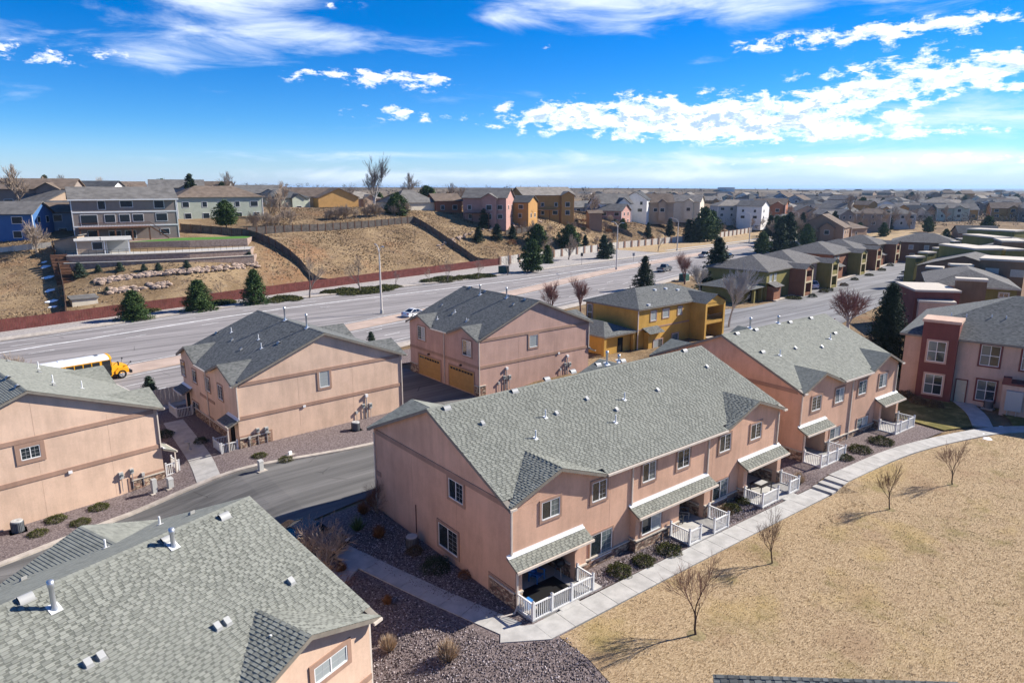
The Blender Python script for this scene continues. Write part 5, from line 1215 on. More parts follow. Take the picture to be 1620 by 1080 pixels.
def car(name, label, cat, loc, rz, kind='sedan', paint='cwhite', group=None):
    t = thing(name, label, cat, loc, rz, group); P = M[paint]
    K = {'coupe': dict(L=4.7, hw=.9, body=[(-2.3, .28), (2.3, .28), (2.35, .5), (2.25, .66), (1.2, .86), (-1.6, .95), (-2.25, .92), (-2.36, .6)], cab=[(1.0, .84), (.15, 1.32), (-.75, 1.38), (-1.75, .94)], wb=1.38, r=.33),
         'sedan': dict(L=4.8, hw=.92, body=[(-2.35, .28), (2.35, .28), (2.4, .5), (2.3, .68), (1.15, .9), (-1.6, .98), (-2.3, .95), (-2.4, .6)], cab=[(1.15, .88), (.35, 1.38), (-.85, 1.42), (-1.8, .97)], wb=1.42, r=.34),
         'suv': dict(L=4.6, hw=.94, body=[(-2.2, .32), (2.25, .32), (2.32, .55), (2.2, .85), (1.05, 1.02), (-2.15, 1.08), (-2.28, .7)], cab=[(1.0, 1.0), (.35, 1.6), (-1.75, 1.66), (-2.2, 1.07)], wb=1.4, r=.37)}
    if kind == 'pickup':
        body = [(-2.9, .45), (2.85, .45), (2.92, .7), (2.85, 1.05), (1.3, 1.15), (.9, 1.16), (-.95, 1.16), (-2.9, 1.12)]; mb = MB(); loft(mb, body, .99, bev=.07); part('body', mb, P, t, False)
        part('cargo_bed', MB().box(-2.8, -1.05, -.8, .8, 1.05, 1.175), M['black'], t); g = MB(); loft(g, [(1.35, 1.14), (.6, 1.82), (-.75, 1.86), (-1.0, 1.15)], .9, .2, .03, 0, 1.15); part('windows', g, M['cwin'], t); r_ = MB(); loft(r_, [(.62, 1.8), (-.76, 1.83), (-.72, 1.92), (.5, 1.89)], .74, 0, .08); part('roof', r_, P, t)
        for x in (1.85, -1.75):
            for s in (-1, 1): wheel(t, x, s * .86, .42, .28, s)
        part('bumper', MB().box(-3.02, -2.86, -.9, .9, .5, .75), M['rim'], t); part('bumper', MB().box(2.86, 3.0, -.92, .92, .5, .75), M['rim'], t)
        for s in (-1, 1): part('tail_light', MB().box(-2.95, -2.86, s * .86 - .09, s * .86 + .09, .78, 1.08), M['red_l'], t); part('headlight', MB().box(2.84, 2.95, s * .75 - .16, s * .75 + .16, .8, 1.0), M['head_l'], t); part('mirror', MB().box(.95, 1.12, s * 1.1 - .12, s * 1.1 + .12, 1.15, 1.38), M['black'], t)
        return t
    k = K[kind]; mb = MB(); loft(mb, k['body'], k['hw'], bev=.1); part('body', mb, P, t, True); zc = k['cab'][0][1]; g = MB(); loft(g, k['cab'], k['hw'] - .07, .22, .03, 0, zc + .05); part('windows', g, M['cwin'], t)
    c = k['cab']; r_ = MB(); loft(r_, [(c[1][0] + .08, c[1][1] - .03), (c[2][0] - .08, c[2][1] - .03), (c[2][0] + .05, c[2][1] + .045), (c[1][0] - .1, c[1][1] + .04)], k['hw'] - .27, 0, .08); part('roof', r_, P, t)
    pl = MB()
    for s in (-1, 1):
        y = s * (k['hw'] - .17)
        for a, b in ((c[0], c[1]), (c[2], c[3])): pl.tube((a[0], s * (k['hw'] - .1 if a[1] < zc + .2 else k['hw'] - .3), a[1]), (b[0], s * (k['hw'] - .3 if b[1] > zc + .2 else k['hw'] - .1), b[1]), .045, .045, 5)
        pl.tube((-.3, s * (k['hw'] - .085), zc), (-.35, s * (k['hw'] - .285), c[1][1]), .04, .04, 5)
    part('pillars', pl, P, t)
    for x in (k['wb'], -k['wb']):
        for s in (-1, 1): wheel(t, x, s * (k['hw'] - .09), k['r'], .22, s)
    xb, xf = k['body'][-1][0], k['body'][2][0]
    for s in (-1, 1): part('tail_light', MB().box(xb - .01, xb + .12, s * .66 - .17, s * .66 + .17, .68, .84), M['red_l'], t); part('headlight', MB().box(xf - .2, xf - .03, s * .66 - .17, s * .66 + .17, .56, .68), M['head_l'], t); part('mirror', MB().box(c[0][0] - .25, c[0][0] - .1, s * (k['hw'] + .06) - .09, s * (k['hw'] + .06) + .09, zc, zc + .13), P, t)
    part('bumper', MB().box(xb - .03, xb + .1, -.75, .75, .3, .5), M['cgrey'] if paint != 'cwhite' else P, t); part('licence_plate', MB().box(xb - .045, xb - .03, -.16, .16, .52, .64), M['pvc'], t)
    return t


def road_dir(p):
    i = int(np.argmin(np.hypot(MED[:, 0] - p[0], MED[:, 1] - p[1]))); return math.atan2(Tm[i][1], Tm[i][0])


p = G0(656, 500); car('parked_car', 'white coupe driving away beside the median', 'car', (p.x, p.y, .01), road_dir(p), 'coupe', 'cwhite').name = 'coupe_car'
p = G0(1051, 429); car('pickup_truck', 'dark grey pickup driving on the wide road', 'truck', (p.x, p.y, .01), road_dir(p), 'pickup', 'cgrey'); p = G0(1115, 407); car('pickup_truck', 'white pickup farther up the wide road behind the tall spruce', 'truck', (p.x, p.y, .01), road_dir(p), 'pickup', 'csilver'); p = G0(1152, 408); car('suv_car', 'dark car on the wide road just right of the tall spruce', 'car', (p.x, p.y, .01), road_dir(p), 'suv', 'cblack')
p = G0(1287, 456); car('suv_car', 'white car parked in the driveway of the second olive townhouse', 'car', (p.x, p.y + 1, zn(p.x, p.y) + .02), R(60), 'suv', 'cwhite')
for i, (px, py, pn, lb) in enumerate([(1448, 451, 'cblack', 'first dark car parked against the brown wall on the side street'), (1437, 443, 'csilver', 'silver car parked under the brown building'), (1443, 434, 'cgrey', 'grey car parked next to the silver one'), (1440, 461, 'cblue', 'blue car parked nearest on the side street')]): p = G0(px, py); car('parked_car', lb, 'car', (p.x, p.y, .01 + float(zn(p.x, p.y))), R(99), 'sedan', pn, 'cars parked on the side street')
p = G0(498, 836); car('parked_car', 'black car parked in the shade next to the nearest roof', 'car', (12.5, 35.4, .0), R(-62), 'suv', 'cblack'); car('parked_car', 'second black car parked behind the twiggy shrub', 'car', (14.7, 37.6, .0), R(-62), 'sedan', 'cblack')


def school_bus(loc, rz):
    t = thing('school_bus', 'yellow school bus with white roof on the wide road', 'bus', loc, rz); Y = M['yellow']
    sec = [(-1.2, .55), (1.2, .55), (1.22, 2.3), (1.16, 2.62)]
    part('body', MB().prism([(-1.2, .5), (1.2, .5), (1.22, 2.45), (-1.22, 2.45)], 'x', -5.6, 3.4), Y, t)
    arc = [(1.2 * math.cos(a), 2.47 + .45 * math.sin(a)) for a in np.linspace(0, math.pi, 13)]; part('roof', MB().prism(arc, 'x', -5.6, 3.25), M['cwhite'], t, False)
    part('front_cap', MB().prism([(x * 1.005, z if z < 2.5 else z + .015) for x, z in arc], 'x', 3.25, 3.5), Y, t)
    hb = MB(); hb.hexa([(3.4, -1.12, .62), (5.3, -.98, .62), (5.3, .98, .62), (3.4, 1.12, .62), (3.4, -1.05, 1.75), (5.15, -.85, 1.42), (5.15, .85, 1.42), (3.4, 1.05, 1.75)]); part('bonnet', hb, Y, t)
    gr = MB().box(5.29, 5.33, -.5, .5, .75, 1.3); part('grille', gr, M['black'], t); part('bumper', MB().box(5.3, 5.55, -1.15, 1.15, .48, .78), M['black'], t)
    ws = MB(); ws.hexa([(3.42, -1.1, 1.72), (3.5, -1.1, 1.72), (3.5, 1.1, 1.72), (3.42, 1.1, 1.72), (3.42, -1.1, 2.45), (3.45, -1.1, 2.45), (3.45, 1.1, 2.45), (3.42, 1.1, 2.45)]); part('windscreen', ws, M['cwin'], t)
    for s in (-1, 1):
        for i in range(10):
            if s < 0 and i == 9: continue
            x = -5.4 + i * .86; o = part('window', MB().box(x, x + .74, s * 1.222 - .012, s * 1.222 + .012, 1.72, 2.36), M['cwin'], t); part('sash_bar', MB().box(x, x + .74, s * 1.24 - .012, s * 1.24 + .012, 2.02, 2.06), M['black'], o)
        for z in (.85, 1.2, 1.55): part('rub_rail', MB().box(-5.55, 3.3, s * 1.225 - .015, s * 1.225 + .015, z - .045, z + .045), M['black'], t)
        fm = MB().prism([(3.75, .62), (5.15, .62), (5.1, 1.05), (4.75, 1.28), (4.1, 1.28), (3.75, 1.0)], 'y', s * .9, s * 1.2); part('fender', fm, Y, t); wheel(t, 4.42, s * 1.06, .5, .3, s); wheel(t, -3.2, s * 1.0, .5, .4, s)
        mm = MB(); mm.path([(3.6, s * 1.15, 1.75), (4.0, s * 1.55, 2.15), (4.0, s * 1.55, 1.75)], .03); part('mirror_arm', mm, M['black'], t); part('mirror', MB().box(3.95, 4.05, s * 1.55 - .12, s * 1.55 + .12, 1.7, 2.1), M['black'], t); xm = MB(); xm.path([(5.1, s * .85, 1.35), (5.4, s * 1.25, 1.75)], .025); xm.lathe([(0, -.12), (.13, 0), (0, .12)], 8, (5.42, s * 1.28, 1.8)); part('cross_mirror', xm, M['black'], t)
        part('headlight', MB().box(5.28, 5.36, s * .75 - .13, s * .75 + .13, .95, 1.15), M['head_l'], t); part('warning_light', MB().box(3.48, 3.56, s * .85 - .1, s * .85 + .1, 2.5, 2.66), M['red_l'], t)
    part('door', MB().box(2.5, 3.32, -1.25, -1.222, .6, 2.4), M['cwin'], t); part('roof_hatch', MB().box(-1.5, -.9, -.3, .3, 2.9, 2.96), M['cwhite'], t); part('roof_hatch', MB().box(2.1, 2.5, -.35, .35, 2.885, 2.93), M['cgrey'], t)
    return t


p = G0(194, 598); rd = road_dir(p) - R(2.0); c_ = Vector((p.x, p.y, .01)) - Vector((math.cos(rd) * 4.42, math.sin(rd) * 4.42, 0)) + Vector((-math.sin(rd), math.cos(rd), 0)) * 1.1; school_bus(c_, rd)

# ================================================================== STREET FURNITURE AND SMALL THINGS
M['lamp'] = noisy('lamp_pole_tan', (.62, .56, .49), .06, 3, .5, .3); M['green_box'] = noisy('utility_green', (.02, .075, .06), .1, 3, .5, .3); M['signred'] = plain('sign_red', (.42, .015, .015), .4, .4); M['post'] = plain('sign_post', (.18, .17, .16), .5, .4, .4)


def street_lamp(px, py, ptop, label, double=True, at=None, rz=None):
    loc = G0(px, py) if at is None else at; h = ht_from_px(loc, px, ptop); t = thing('street_lamp', label, 'street lamp', loc, road_dir(loc) if rz is None else rz, 'tall lamps of the wide road')
    part('base', MB().lathe([(.28, -.3), (.28, .7), (.15, .75)], 12), M['conc'], t); part('pole', MB().tube((0, 0, .7), (0, 0, h * .86), .19, .12, 10), M['lamp'], t)
    for s in ((-1, 1) if double else (1,)):
        m = MB(); pts = [Vector((0, s * 2.6 * (1 - math.cos(a)) , h * .86 + h * .13 * math.sin(a))) for a in np.linspace(0, math.pi / 2, 8)]; m.path(pts, .075, 8); part('arm', m, M['lamp'], t); e = pts[-1]
        part('lamp_head', MB().hexa([(-.14, e.y - .1 * s, e.z - .09), (.14, e.y - .1 * s, e.z - .09), (.1, e.y + .85 * s, e.z - .06), (-.1, e.y + .85 * s, e.z - .06), (-.12, e.y - .1 * s, e.z + .08), (.12, e.y - .1 * s, e.z + .08), (.07, e.y + .85 * s, e.z + .04), (-.07, e.y + .85 * s, e.z + .04)]), M['galv'], t)


street_lamp(604, 496, 387, 'double-armed street lamp on the median left of the white coupe', rz=road_dir(G0(604, 496)) + R(-30)); street_lamp(975, 427, 351, 'double-armed street lamp on the median before the white fence', rz=road_dir(G0(975, 427)) + R(-35)); street_lamp(1071, 397, 345, 'single street lamp on the grass strip by the white fence', False); street_lamp(1185, 385, 335, 'street lamp far along the wide road', False); street_lamp(1262, 362, 335, 'street lamp on the pale side lot', False); street_lamp(1218, 372, 345, 'street lamp between the dark spruces', False)


def box_thing(name, label, cat, loc, dims, mat, rz=0, lid=True, group=None):
    t = thing(name, label, cat, loc, rz, group); x, y, z = dims; m = MB().box(-x / 2, x / 2, -y / 2, y / 2, 0, z); part('cabinet', m, M[mat], t)
    if lid: part('lid', MB().hexa([(-x / 2 - .03, -y / 2 - .03, z + .002), (x / 2 + .03, -y / 2 - .03, z + .002), (x / 2 + .03, y / 2 + .03, z + .002), (-x / 2 - .03, y / 2 + .03, z + .002), (-x / 2, -y / 2, z + .09), (x / 2, -y / 2, z + .09), (x / 2, y / 2, z + .14), (-x / 2, y / 2, z + .14)]), M[mat], t)
    part('pad', MB().box(-x / 2 - .2, x / 2 + .2, -y / 2 - .2, y / 2 + .2, -.1, .04), M['concD'], t); return t


box_thing('transformer', 'dark green utility box on the rock verge', 'utility box', G0(797, 432), (2.2, 1.8, 1.7), 'green_box', R(12)); box_thing('transformer', 'dark green utility box at the corner lawn by the reddish tree', 'utility box', G0(1082, 444), (2.0, 1.7, 1.5), 'green_box', R(12))
box_thing('pedestal', 'small grey utility pedestal in the gravel near the lane', 'utility box', G0(413, 744), (.35, .3, .75), 'meter', .2); box_thing('pedestal', 'tall pale utility pedestal at the stone corner, left bed', 'utility box', G0(245, 779), (.34, .34, 1.1), 'meter', .2, False); box_thing('pedestal', 'short pale utility pedestal next to the left walk', 'utility box', G0(270, 771), (.38, .36, .7), 'meter', .2); box_thing('pedestal', 'twin white riser stubs in the gravel of the peach block', 'utility box', G0(459, 719), (.3, .15, .3), 'pvc', .3, False)


def condenser(label, loc, rz=0):
    t = thing('condenser_unit', label, 'air conditioner', loc, rz, 'air conditioner condensers'); part('housing', MB().lathe([(.0, .0), (.36, .0), (.38, .05), (.38, .72), (.35, .76)], 24), M['ac'], t, False); part('top_grille', MB().lathe([(.35, .76), (.33, .8), (.12, .8), (.11, .78), (.0, .78)], 24), M['meter'], t)
    for k in range(24): 
        a = k * math.pi / 12; part('fin', MB().tube((.385 * math.cos(a), .385 * math.sin(a), .06), (.385 * math.cos(a), .385 * math.sin(a), .7), .012, .012, 4), M['black'], t)
    part('pad', MB().box(-.5, .5, -.5, .5, -.1, .03), M['concD'], t); return t


condenser('round condenser in the left bed by the picture edge', G0(29, 840)); condenser('round condenser beside the meters of the peach block', G0(563, 680)); condenser('round condenser at the shaded gable of the long block', G0(652, 866))


def meters(T, face, u0, label=None, tall=True):
    """utility meters and conduits on a wall are parts of that block"""
    for i, (du, z, w, h) in enumerate([(0, 1.25, .26, .36), (.75, 1.05, .3, .5), (-.75, .8, .2, .25)]):
        o = part('meter_box', face.box(MB(), u0 + du - w / 2, u0 + du + w / 2, 0, .18, z, z + h), M['meter'], T.t); c = MB(); a = face.p(u0 + du, .09, z); b = face.p(u0 + du, .09, .02); c.tube(a, b, .03, .03, 6); part('conduit', c, M['galv'], o)
        if i < 2: d = MB(); q1, q2 = face.p(u0 + du, .18, z + h * .6), face.p(u0 + du, .27, z + h * .6); d.tube(q1, q2, .09, .09, 12); part('dial', d, M['glassB'], o)
    if tall: c = MB(); c.tube(face.p(u0 + .35, .08, .1), face.p(u0 + .35, .08, 2.3), .05, .05, 8); part('riser', c, M['meter'], T.t); part('riser_cap', face.box(MB(), u0 + .22, u0 + .48, 0, .22, 2.25, 2.5), M['pvc'], T.t)


u, _ = B.Rt.px(575, 655); meters(B, B.Rt, u); u, _ = B.Rt.px(409, 700); meters(B, B.Rt, u, tall=False); u, _ = Cb.Rt.px(797, 610); meters(Cb, Cb.Rt, u); u, _ = Cb.Rt.px(893, 590); meters(Cb, Cb.Rt, u); u, _ = D_.Lf.px(212, 778); meters(D_, D_.Lf, u, tall=False)
mb = MB(); A.Lf.box(mb, 9.4, 9.46, 0, .05, .3, 2.2); part('conduit', mb, M['barkR'], A.t)

# porch railings
def AP(x, y): v = XF[A.t.name] @ Vector((x, y, 0)); return (v.x, v.y)
def A2P(x, y): v = XF[A2.t.name] @ Vector((x, y, 0)); return (v.x, v.y)


railing('porch_railing', 'white railing and gate of the left porch of the long block, nearest the camera', [AP(.08, -.55), AP(.08, -1.78), AP(1.35, -1.78), AP(2.75, -1.78), AP(4.35, -1.78), AP(4.35, -.55)], 0.02)
railing('porch_railing', 'white railing left of the gate at the middle porch', [AP(12.45, -.6), AP(12.45, -2.05), AP(13.55, -2.05)], 0.02); railing('porch_railing', 'white railing right of the gate at the middle porch', [AP(14.9, -2.1), AP(16.4, -2.1), AP(16.4, -.6)], 0.02)
railing('porch_railing', 'white railing left of the gate at the right porch of the long block', [AP(20.55, -.6), AP(20.55, -2.0), AP(22.5, -2.0)], 0.02); railing('porch_railing', 'white railing at the right end porch of the long block', [AP(24.0, -2.0), AP(25.25, -2.0), AP(25.25, -.6)], 0.02)
railing('porch_railing', 'white railing and gate at the left porch of the right block', [A2P(.1, -.6), A2P(.1, -2.0), A2P(1.1, -2.0), A2P(2.5, -2.0), A2P(3.7, -2.0), A2P(3.7, -.6)], .38); railing('porch_railing', 'white railing and gate at the right porch of the right block', [A2P(12.3, -.6), A2P(12.3, -2.0), A2P(13.2, -2.0), A2P(14.7, -2.0), A2P(15.8, -2.0), A2P(15.8, -.6)], .38)
def BP(x, y): v = XF[B.t.name] @ Vector((x, y, 0)); return (v.x, v.y)
def DP(x, y): v = XF[D_.t.name] @ Vector((x, y, 0)); return (v.x, v.y)
railing('porch_railing', 'white stair railing at the near door of the peach block', [BP(14.5, -.2), BP(14.5, -1.5), BP(12.6, -1.5), BP(12.6, -.3)], -.25); railing('porch_railing', 'white railing at the far door of the peach block', [BP(2.5, -.2), BP(2.5, -1.6), BP(.2, -1.6)], -.1); railing('porch_railing', 'white railing at the corner of the left edge block', [DP(.1, -.2), DP(.1, -1.2), DP(1.5, -1.2)], -.75)
for lb, pts in (('concrete patio of the left porch', [AP(-.02, -1.85), AP(5.0, -1.85), AP(5.0, 1.9), AP(-.02, 1.9)]), ('concrete patio of the middle porch', [AP(12.4, -2.15), AP(16.5, -2.15), AP(16.5, 1.9), AP(12.4, 1.9)]), ('concrete patio of the right porch', [AP(20.5, -2.1), AP(25.3, -2.1), AP(25.3, 1.9), AP(20.5, 1.9)])):
    sheet('patio', pts, M['conc'], .10, 3, lb, .2)
for lb, pts in (('patio of the right block, left porch', [A2P(0, -2.1), A2P(3.8, -2.1), A2P(3.8, 1.9), A2P(0, 1.9)]), ('patio of the right block, right porch', [A2P(12.2, -2.1), A2P(15.9, -2.1), A2P(15.9, 1.9), A2P(12.2, 1.9)])): sheet('patio', pts, M['conc'], .04, 3, lb, .2, zf=lambda x, y: .42)
rug = MB(); rug.prism([AP(.6, -1.6), AP(3.6, -1.6), AP(3.6, .6), AP(.6, .6)], 'z', .105, .115); o = link('outdoor_rug', rug.data('outdoor_rug', M['black'])); tag(o, 'black rug on the left porch floor, enlarged to darken it', 'rug')  # rug made larger, its black doubles as shade on the porch floor
M['bluep'] = plain('blue_plastic', (.03, .16, .42), .45, .4)


def chair(label, loc, rz, mat='bluep'):
    t = thing('garden_chair', label, 'chair', loc, rz); m = M[mat]
    part('seat', MB().hexa([(-.28, -.3, .34), (.28, -.3, .34), (.28, .28, .26), (-.28, .28, .26), (-.28, -.3, .38), (.28, -.3, .38), (.28, .28, .3), (-.28, .28, .3)]), m, t); part('backrest', MB().hexa([(-.26, .2, .26), (.26, .2, .26), (.26, .26, .26), (-.26, .26, .26), (-.24, .52, 1.0), (.24, .52, 1.0), (.24, .57, 1.0), (-.24, .57, 1.0)]), m, t)
    for s in (-1, 1):
        part('armrest', MB().box(s * .36 - .06, s * .36 + .06, -.35, .35, .56, .6), m, t)
        for y in (-.28, .26): part('leg', MB().box(s * .36 - .03, s * .36 + .03, y - .03, y + .03, 0, .56), m, t)
    return t


x, y = AP(2.6, .9); chair('blue plastic armchair on the left porch', (x, y, .1), R(15)); x, y = AP(.5, -.9); box_thing('storage_box', 'small blue storage box behind the left porch railing', 'box', (x, y, .14), (.35, .3, .4), 'bluep', .2); x, y = AP(14.1, .3); chair('dark garden chair on the middle porch', (x, y, .1), R(-20), 'cgrey'); x, y = AP(15.1, .4); chair('grey garden chair deeper in the middle porch', (x, y, .1), R(40), 'ac')
x, y = AP(3.9, .4); t = thing('barbecue_grill', 'black covered kettle grill on the left porch', 'grill', (x, y, .1)); part('bowl', MB().lathe([(0, .55), (.2, .6), (.3, .8), (.3, .86), (.22, 1.02), (0, 1.08)], 14), M['black'], t, True); part('lid_handle', MB().box(-.08, .08, -.015, .015, 1.1, 1.13), M['galv'], t); part('shelf', MB().box(.3, .62, -.18, .18, .82, .85), M['galv'], t)
for k in range(3): a = k * 2.094; part('leg', MB().tube((.2 * math.cos(a), .2 * math.sin(a), .6), (.32 * math.cos(a), .32 * math.sin(a), 0), .018, .018, 6), M['galv'], t)
x, y = AP(22.6, -.6); t = thing('patio_table', 'dark patio table with pale top cloth on the right porch', 'table', (x, y, .1)); part('table_top', MB().box(-.75, .75, -.5, .5, .7, .74), M['black'], t); part('table_cloth', MB().box(-.45, .5, -.25, .35, .741, .748), M['conc'], t)
for sx in (-1, 1):
    for sy in (-1, 1): part('leg', MB().box(sx * .66 - .03, sx * .66 + .03, sy * .42 - .03, sy * .42 + .03, 0, .7), M['black'], t)
x, y = AP(1.0, 1.1); t = thing('potted_plant', 'potted plant at the back of the left porch', 'plant', (x, y, .1)); part('pot', MB().lathe([(0, 0), (.17, 0), (.23, .4), (.19, .4), (0, .34)], 14), M['pvc'], t); link('foliage', SHRUB['yucca'], t).location = (0, 0, .36)
p = G0(300, 712); t = thing('bird_bath', 'pale stone bird bath in the courtyard gravel', 'bird bath', p); part('pedestal', MB().lathe([(.2, 0), (.18, .08), (.08, .15), (.07, .6), (.14, .68)], 14), M['conc'], t, True); part('bowl', MB().lathe([(.14, .68), (.36, .78), (.36, .82), (.2, .74), (0, .73)], 16), M['conc'], t)
p = G0(1319, 524); t = thing('stop_sign', 'red octagonal stop sign seen over the right block roof', 'sign', p, R(-140)); h = ht_from_px(p, 1319, 503); part('post', MB().tube((0, 0, -.2), (0, 0, h), .035, .035, 8), M['post'], t); oc = [(.38 * math.cos(R(22.5 + 45 * k)), h - .38 + .38 * math.sin(R(22.5 + 45 * k))) for k in range(8)]; part('plate', MB().prism(oc, 'y', -.05, -.035), M['signred'], t)
fc = bpy.data.curves.new('lettering', 'FONT'); fc.body = 'STOP'; fc.size = .27; fc.align_x = 'CENTER'; fc.align_y = 'CENTER'; fc.materials.append(M['pvc']); fo = bpy.data.objects.new('tmp_letter', fc); SC.collection.objects.link(fo); bpy.context.view_layer.update(); fm = bpy.data.meshes.new_from_object(fo); bpy.data.objects.remove(fo); fm.materials.clear(); fm.materials.append(M['pvc']); o = link('lettering', fm, t); o.location = (0, -.054, h - .38); o.rotation_euler = (R(90), 0, 0)
for px, py, tp, lb in [(920, 419, 400, 'small road sign on the verge seen from behind'), (1002, 414, 400, 'grey road sign at the nose of the median')]:
    p = G0(px, py); t = thing('road_sign', lb, 'sign', p, road_dir(p) + R(90)); h = ht_from_px(p, px, tp); part('post', MB().tube((0, 0, -.2), (0, 0, h), .04, .04, 6), M['post'], t); part('plate', MB().box(-.38, .38, -.06, -.045, h - .95, h), M['meter'] if px > 950 else M['black'], t)


def snow(label, pts_px):
    t = None; mb = MB(); rg = random.Random(len(pts_px))
    for (px, py, r) in pts_px:
        c = G0(px, py) if py > 530 else hit(px, py); n = 11; k = [(c.x + r * rg.uniform(.55, 1.2) * math.cos(6.283 * i / n), c.y + .7 * r * rg.uniform(.55, 1.2) * math.sin(6.283 * i / n)) for i in range(n)]
        i0 = len(mb.v); z = lambda x, y: (float(zn(x, y)) if py > 530 else float(Z(x, y)) + .15)
        mb.v += [(x, y, z(x, y) + .035) for x, y in k] + [(c.x, c.y, z(c.x, c.y) + .09)]
        for i in range(n): mb.f.append((i0 + i, i0 + (i + 1) % n, i0 + n)); mb.mi.append(0)
    o = link('snow_patch', mb.data('snow_patch', M['snow'], True)); tag(o, label, 'snow', kind='stuff')


snow('melting snow on the shaded lawn corner at right', [(1556, 687, .6), (1562, 694, .5), (1586, 676, .5), (1580, 680, .35), (1548, 682, .3)]); snow('old snow in the gully left of the terraced yard', [(72, 424, .9), (76, 440, 1.0), (80, 462, 1.1), (83, 478, 1.0), (70, 416, .6), (84, 488, .8)])

# ================================================================== OTHER BUILDINGS NEAR BY
def hip_courses(mb, x0, x1, y0, y1, ze, k, e=.16):
    w, d = x1 - x0, y1 - y0; run = min(w, d) / 2; cs = 1 / math.hypot(1, k); vm = run / cs
    for O, U, V, Ln in (((x0, y0, ze), (1, 0, 0), (0, 1, k), w), ((x1, y1, ze), (-1, 0, 0), (0, -1, k), w), ((x0, y1, ze), (0, -1, 0), (1, 0, k), d), ((x1, y0, ze), (0, 1, 0), (-1, 0, k), d)):
        courses(mb, O, U, V, vm, lambda v, Ln=Ln: [(v * cs, max(v * cs + .021, Ln - v * cs))], e=e)
    return ze + run * k


def eave_box(mb, x0, x1, y0, y1, ze, k):
    mb.box(x0 + .02, x1 - .02, y0 + .02, y1 - .02, ze - .2, ze - .012)


# ---- ochre building with the balcony bay
c0 = gz(1011, 490, 5.7); c1 = gz(921.9, 474.6, 5.7); c2 = gz(1092, 479, 5.7)
Fd = math.hypot(c1[0] - c0[0], c1[1] - c0[1]); Frz = math.atan2(c1[1] - c0[1], c1[0] - c0[0]) - math.pi / 2
Fw = 18.5
F_t = thing('ochre_house', 'ochre stucco house with hip roof and corner balcony behind the long block', 'house'); place(F_t, (c0[0], c0[1], 0), Frz)
mb = MB(); mb.box(.35, Fw - .35, .35, Fd - .35, -.6, 5.6); mb.box(11.8, 12.2, -2.2, .4, -.4, 5.5); mb.box(16.2, 16.6, -2.2, .4, -.4, 5.5); mb.box(12.2, 16.2, -2.15, .36, 2.5, 2.9); mb.box(12.2, 16.2, -2.15, -1.85, 5.0, 5.5); mb.prism([(11.8, 5.5), (16.6, 5.5), (14.2, 6.6)], 'y', -2.2, -1.95); mb.box(1.6, 4.0, -.5, .4, -.4, 2.4); part('wall', mb, M['stucco_yellow'], F_t)
mb = MB(); hip_courses(mb, 0, Fw, 0, Fd, 5.7, .36)
for xo, dx in ((11.5, 1), (16.9, -1)): courses(mb, (xo, -2.5, 5.55), (0, 1, 0), (dx, 0, .44), 2.7 * math.hypot(1, .44), lambda v: [(0, 6.2)])
r_ = part('roof', mb, M['roofC'], F_t); mb = MB(); eave_box(mb, 0, Fw, 0, Fd, 5.7, .36); part('fascia', mb, M['fascia'], r_)
FF = Face(F_t, 'F', .35); FL = Face(F_t, 'L', .35)
for lb, rt in (((1029, 508), (1038.5, 491)), ((1048, 503), (1058.5, 487.5)), ((1072, 498), (1079, 484))): win_px(FF, lb, rt, mull=0, glass=('glassC',), tw=.13, grid=False)
win_px(Face(F_t, 'F', -.5), (1033, 552), (1048, 535), mull=1, glass=('glassC', 'glass'), tw=.12); win_px(FF, (1062, 542), (1073, 526), mull=0, glass=('glassB',)); win_px(FL, (929, 505), (937.5, 481.5), mull=0, hbar=True, glass=('glass',), tw=.15, grid=False)
window(FF, 12.6, 15.2, 3.0, 5.0, trim=None, glass=('glassC', 'glass'), name='balcony_door', grid=False); window(FF, 12.8, 15.0, .2, 2.2, trim=None, glass=('glass', 'glassB'), name='patio_door', grid=False)
bl = MB(); bl.box(12.2, 16.2, -2.1, -2.06, 3.75, 3.8); o = part('balcony_rail', bl, M['black'], F_t)
for i in range(26): part('baluster', MB().box(12.3 + i * .15, 12.32 + i * .15, -2.09, -2.07, 2.9, 3.75), M['black'], o)
mb = MB(); courses(mb, (1.2, -1.1, 2.35), (1, 0, 0), (0, 1, .45), 1.6, lambda v: [(0, 3.2)]); part('porch_roof', mb, M['roofC'], F_t)
mb = MB(); mb.box(-5.2, .4, 1.0, 9.5, -.5, 2.5); part('garage_wing', mb, M['stucco_yellow'], F_t); mb = MB(); z_ = hip_courses(mb, -6.2, .3, .3, 10.2, 2.75, .38); q_ = part('porch_roof', mb, M['roofC'], F_t); mb = MB(); eave_box(mb, -6.2, .3, .3, 10.2, 2.75, .3); part('fascia', mb, M['fascia'], q_)
for x in (-5.9, -.2): part('porch_column', MB().box(x - .22, x + .22, .42, .86, -.4, 2.55), M['stucco_yellow'], F_t)
part('door', MB().box(-2.9, -1.9, .96, 1.0, 0, 2.1), M['dark'], F_t); part('downspout', MB().box(.22, .34, .24, .34, 0, 5.5), M['gutter'], F_t); part('trim_band', Face(F_t, 'F', .35).box(MB(), .4, 11.5, 0, .04, 2.7, 2.9), M['trim'], F_t)
for x, y in [(1036, 459), (1053, 457), (1072, 459), (1026, 483)]:
    h = local_hit(F_t, x, y, (0, 0, 5.7), (0, -.36, 1)); part('roof_vent', MB().box(h.x - .2, h.x + .2, h.y - .2, h.y + .2, h.z - .1, h.z + .18), M['flash'], F_t)
p = gz(1040, 552, 3.2); 
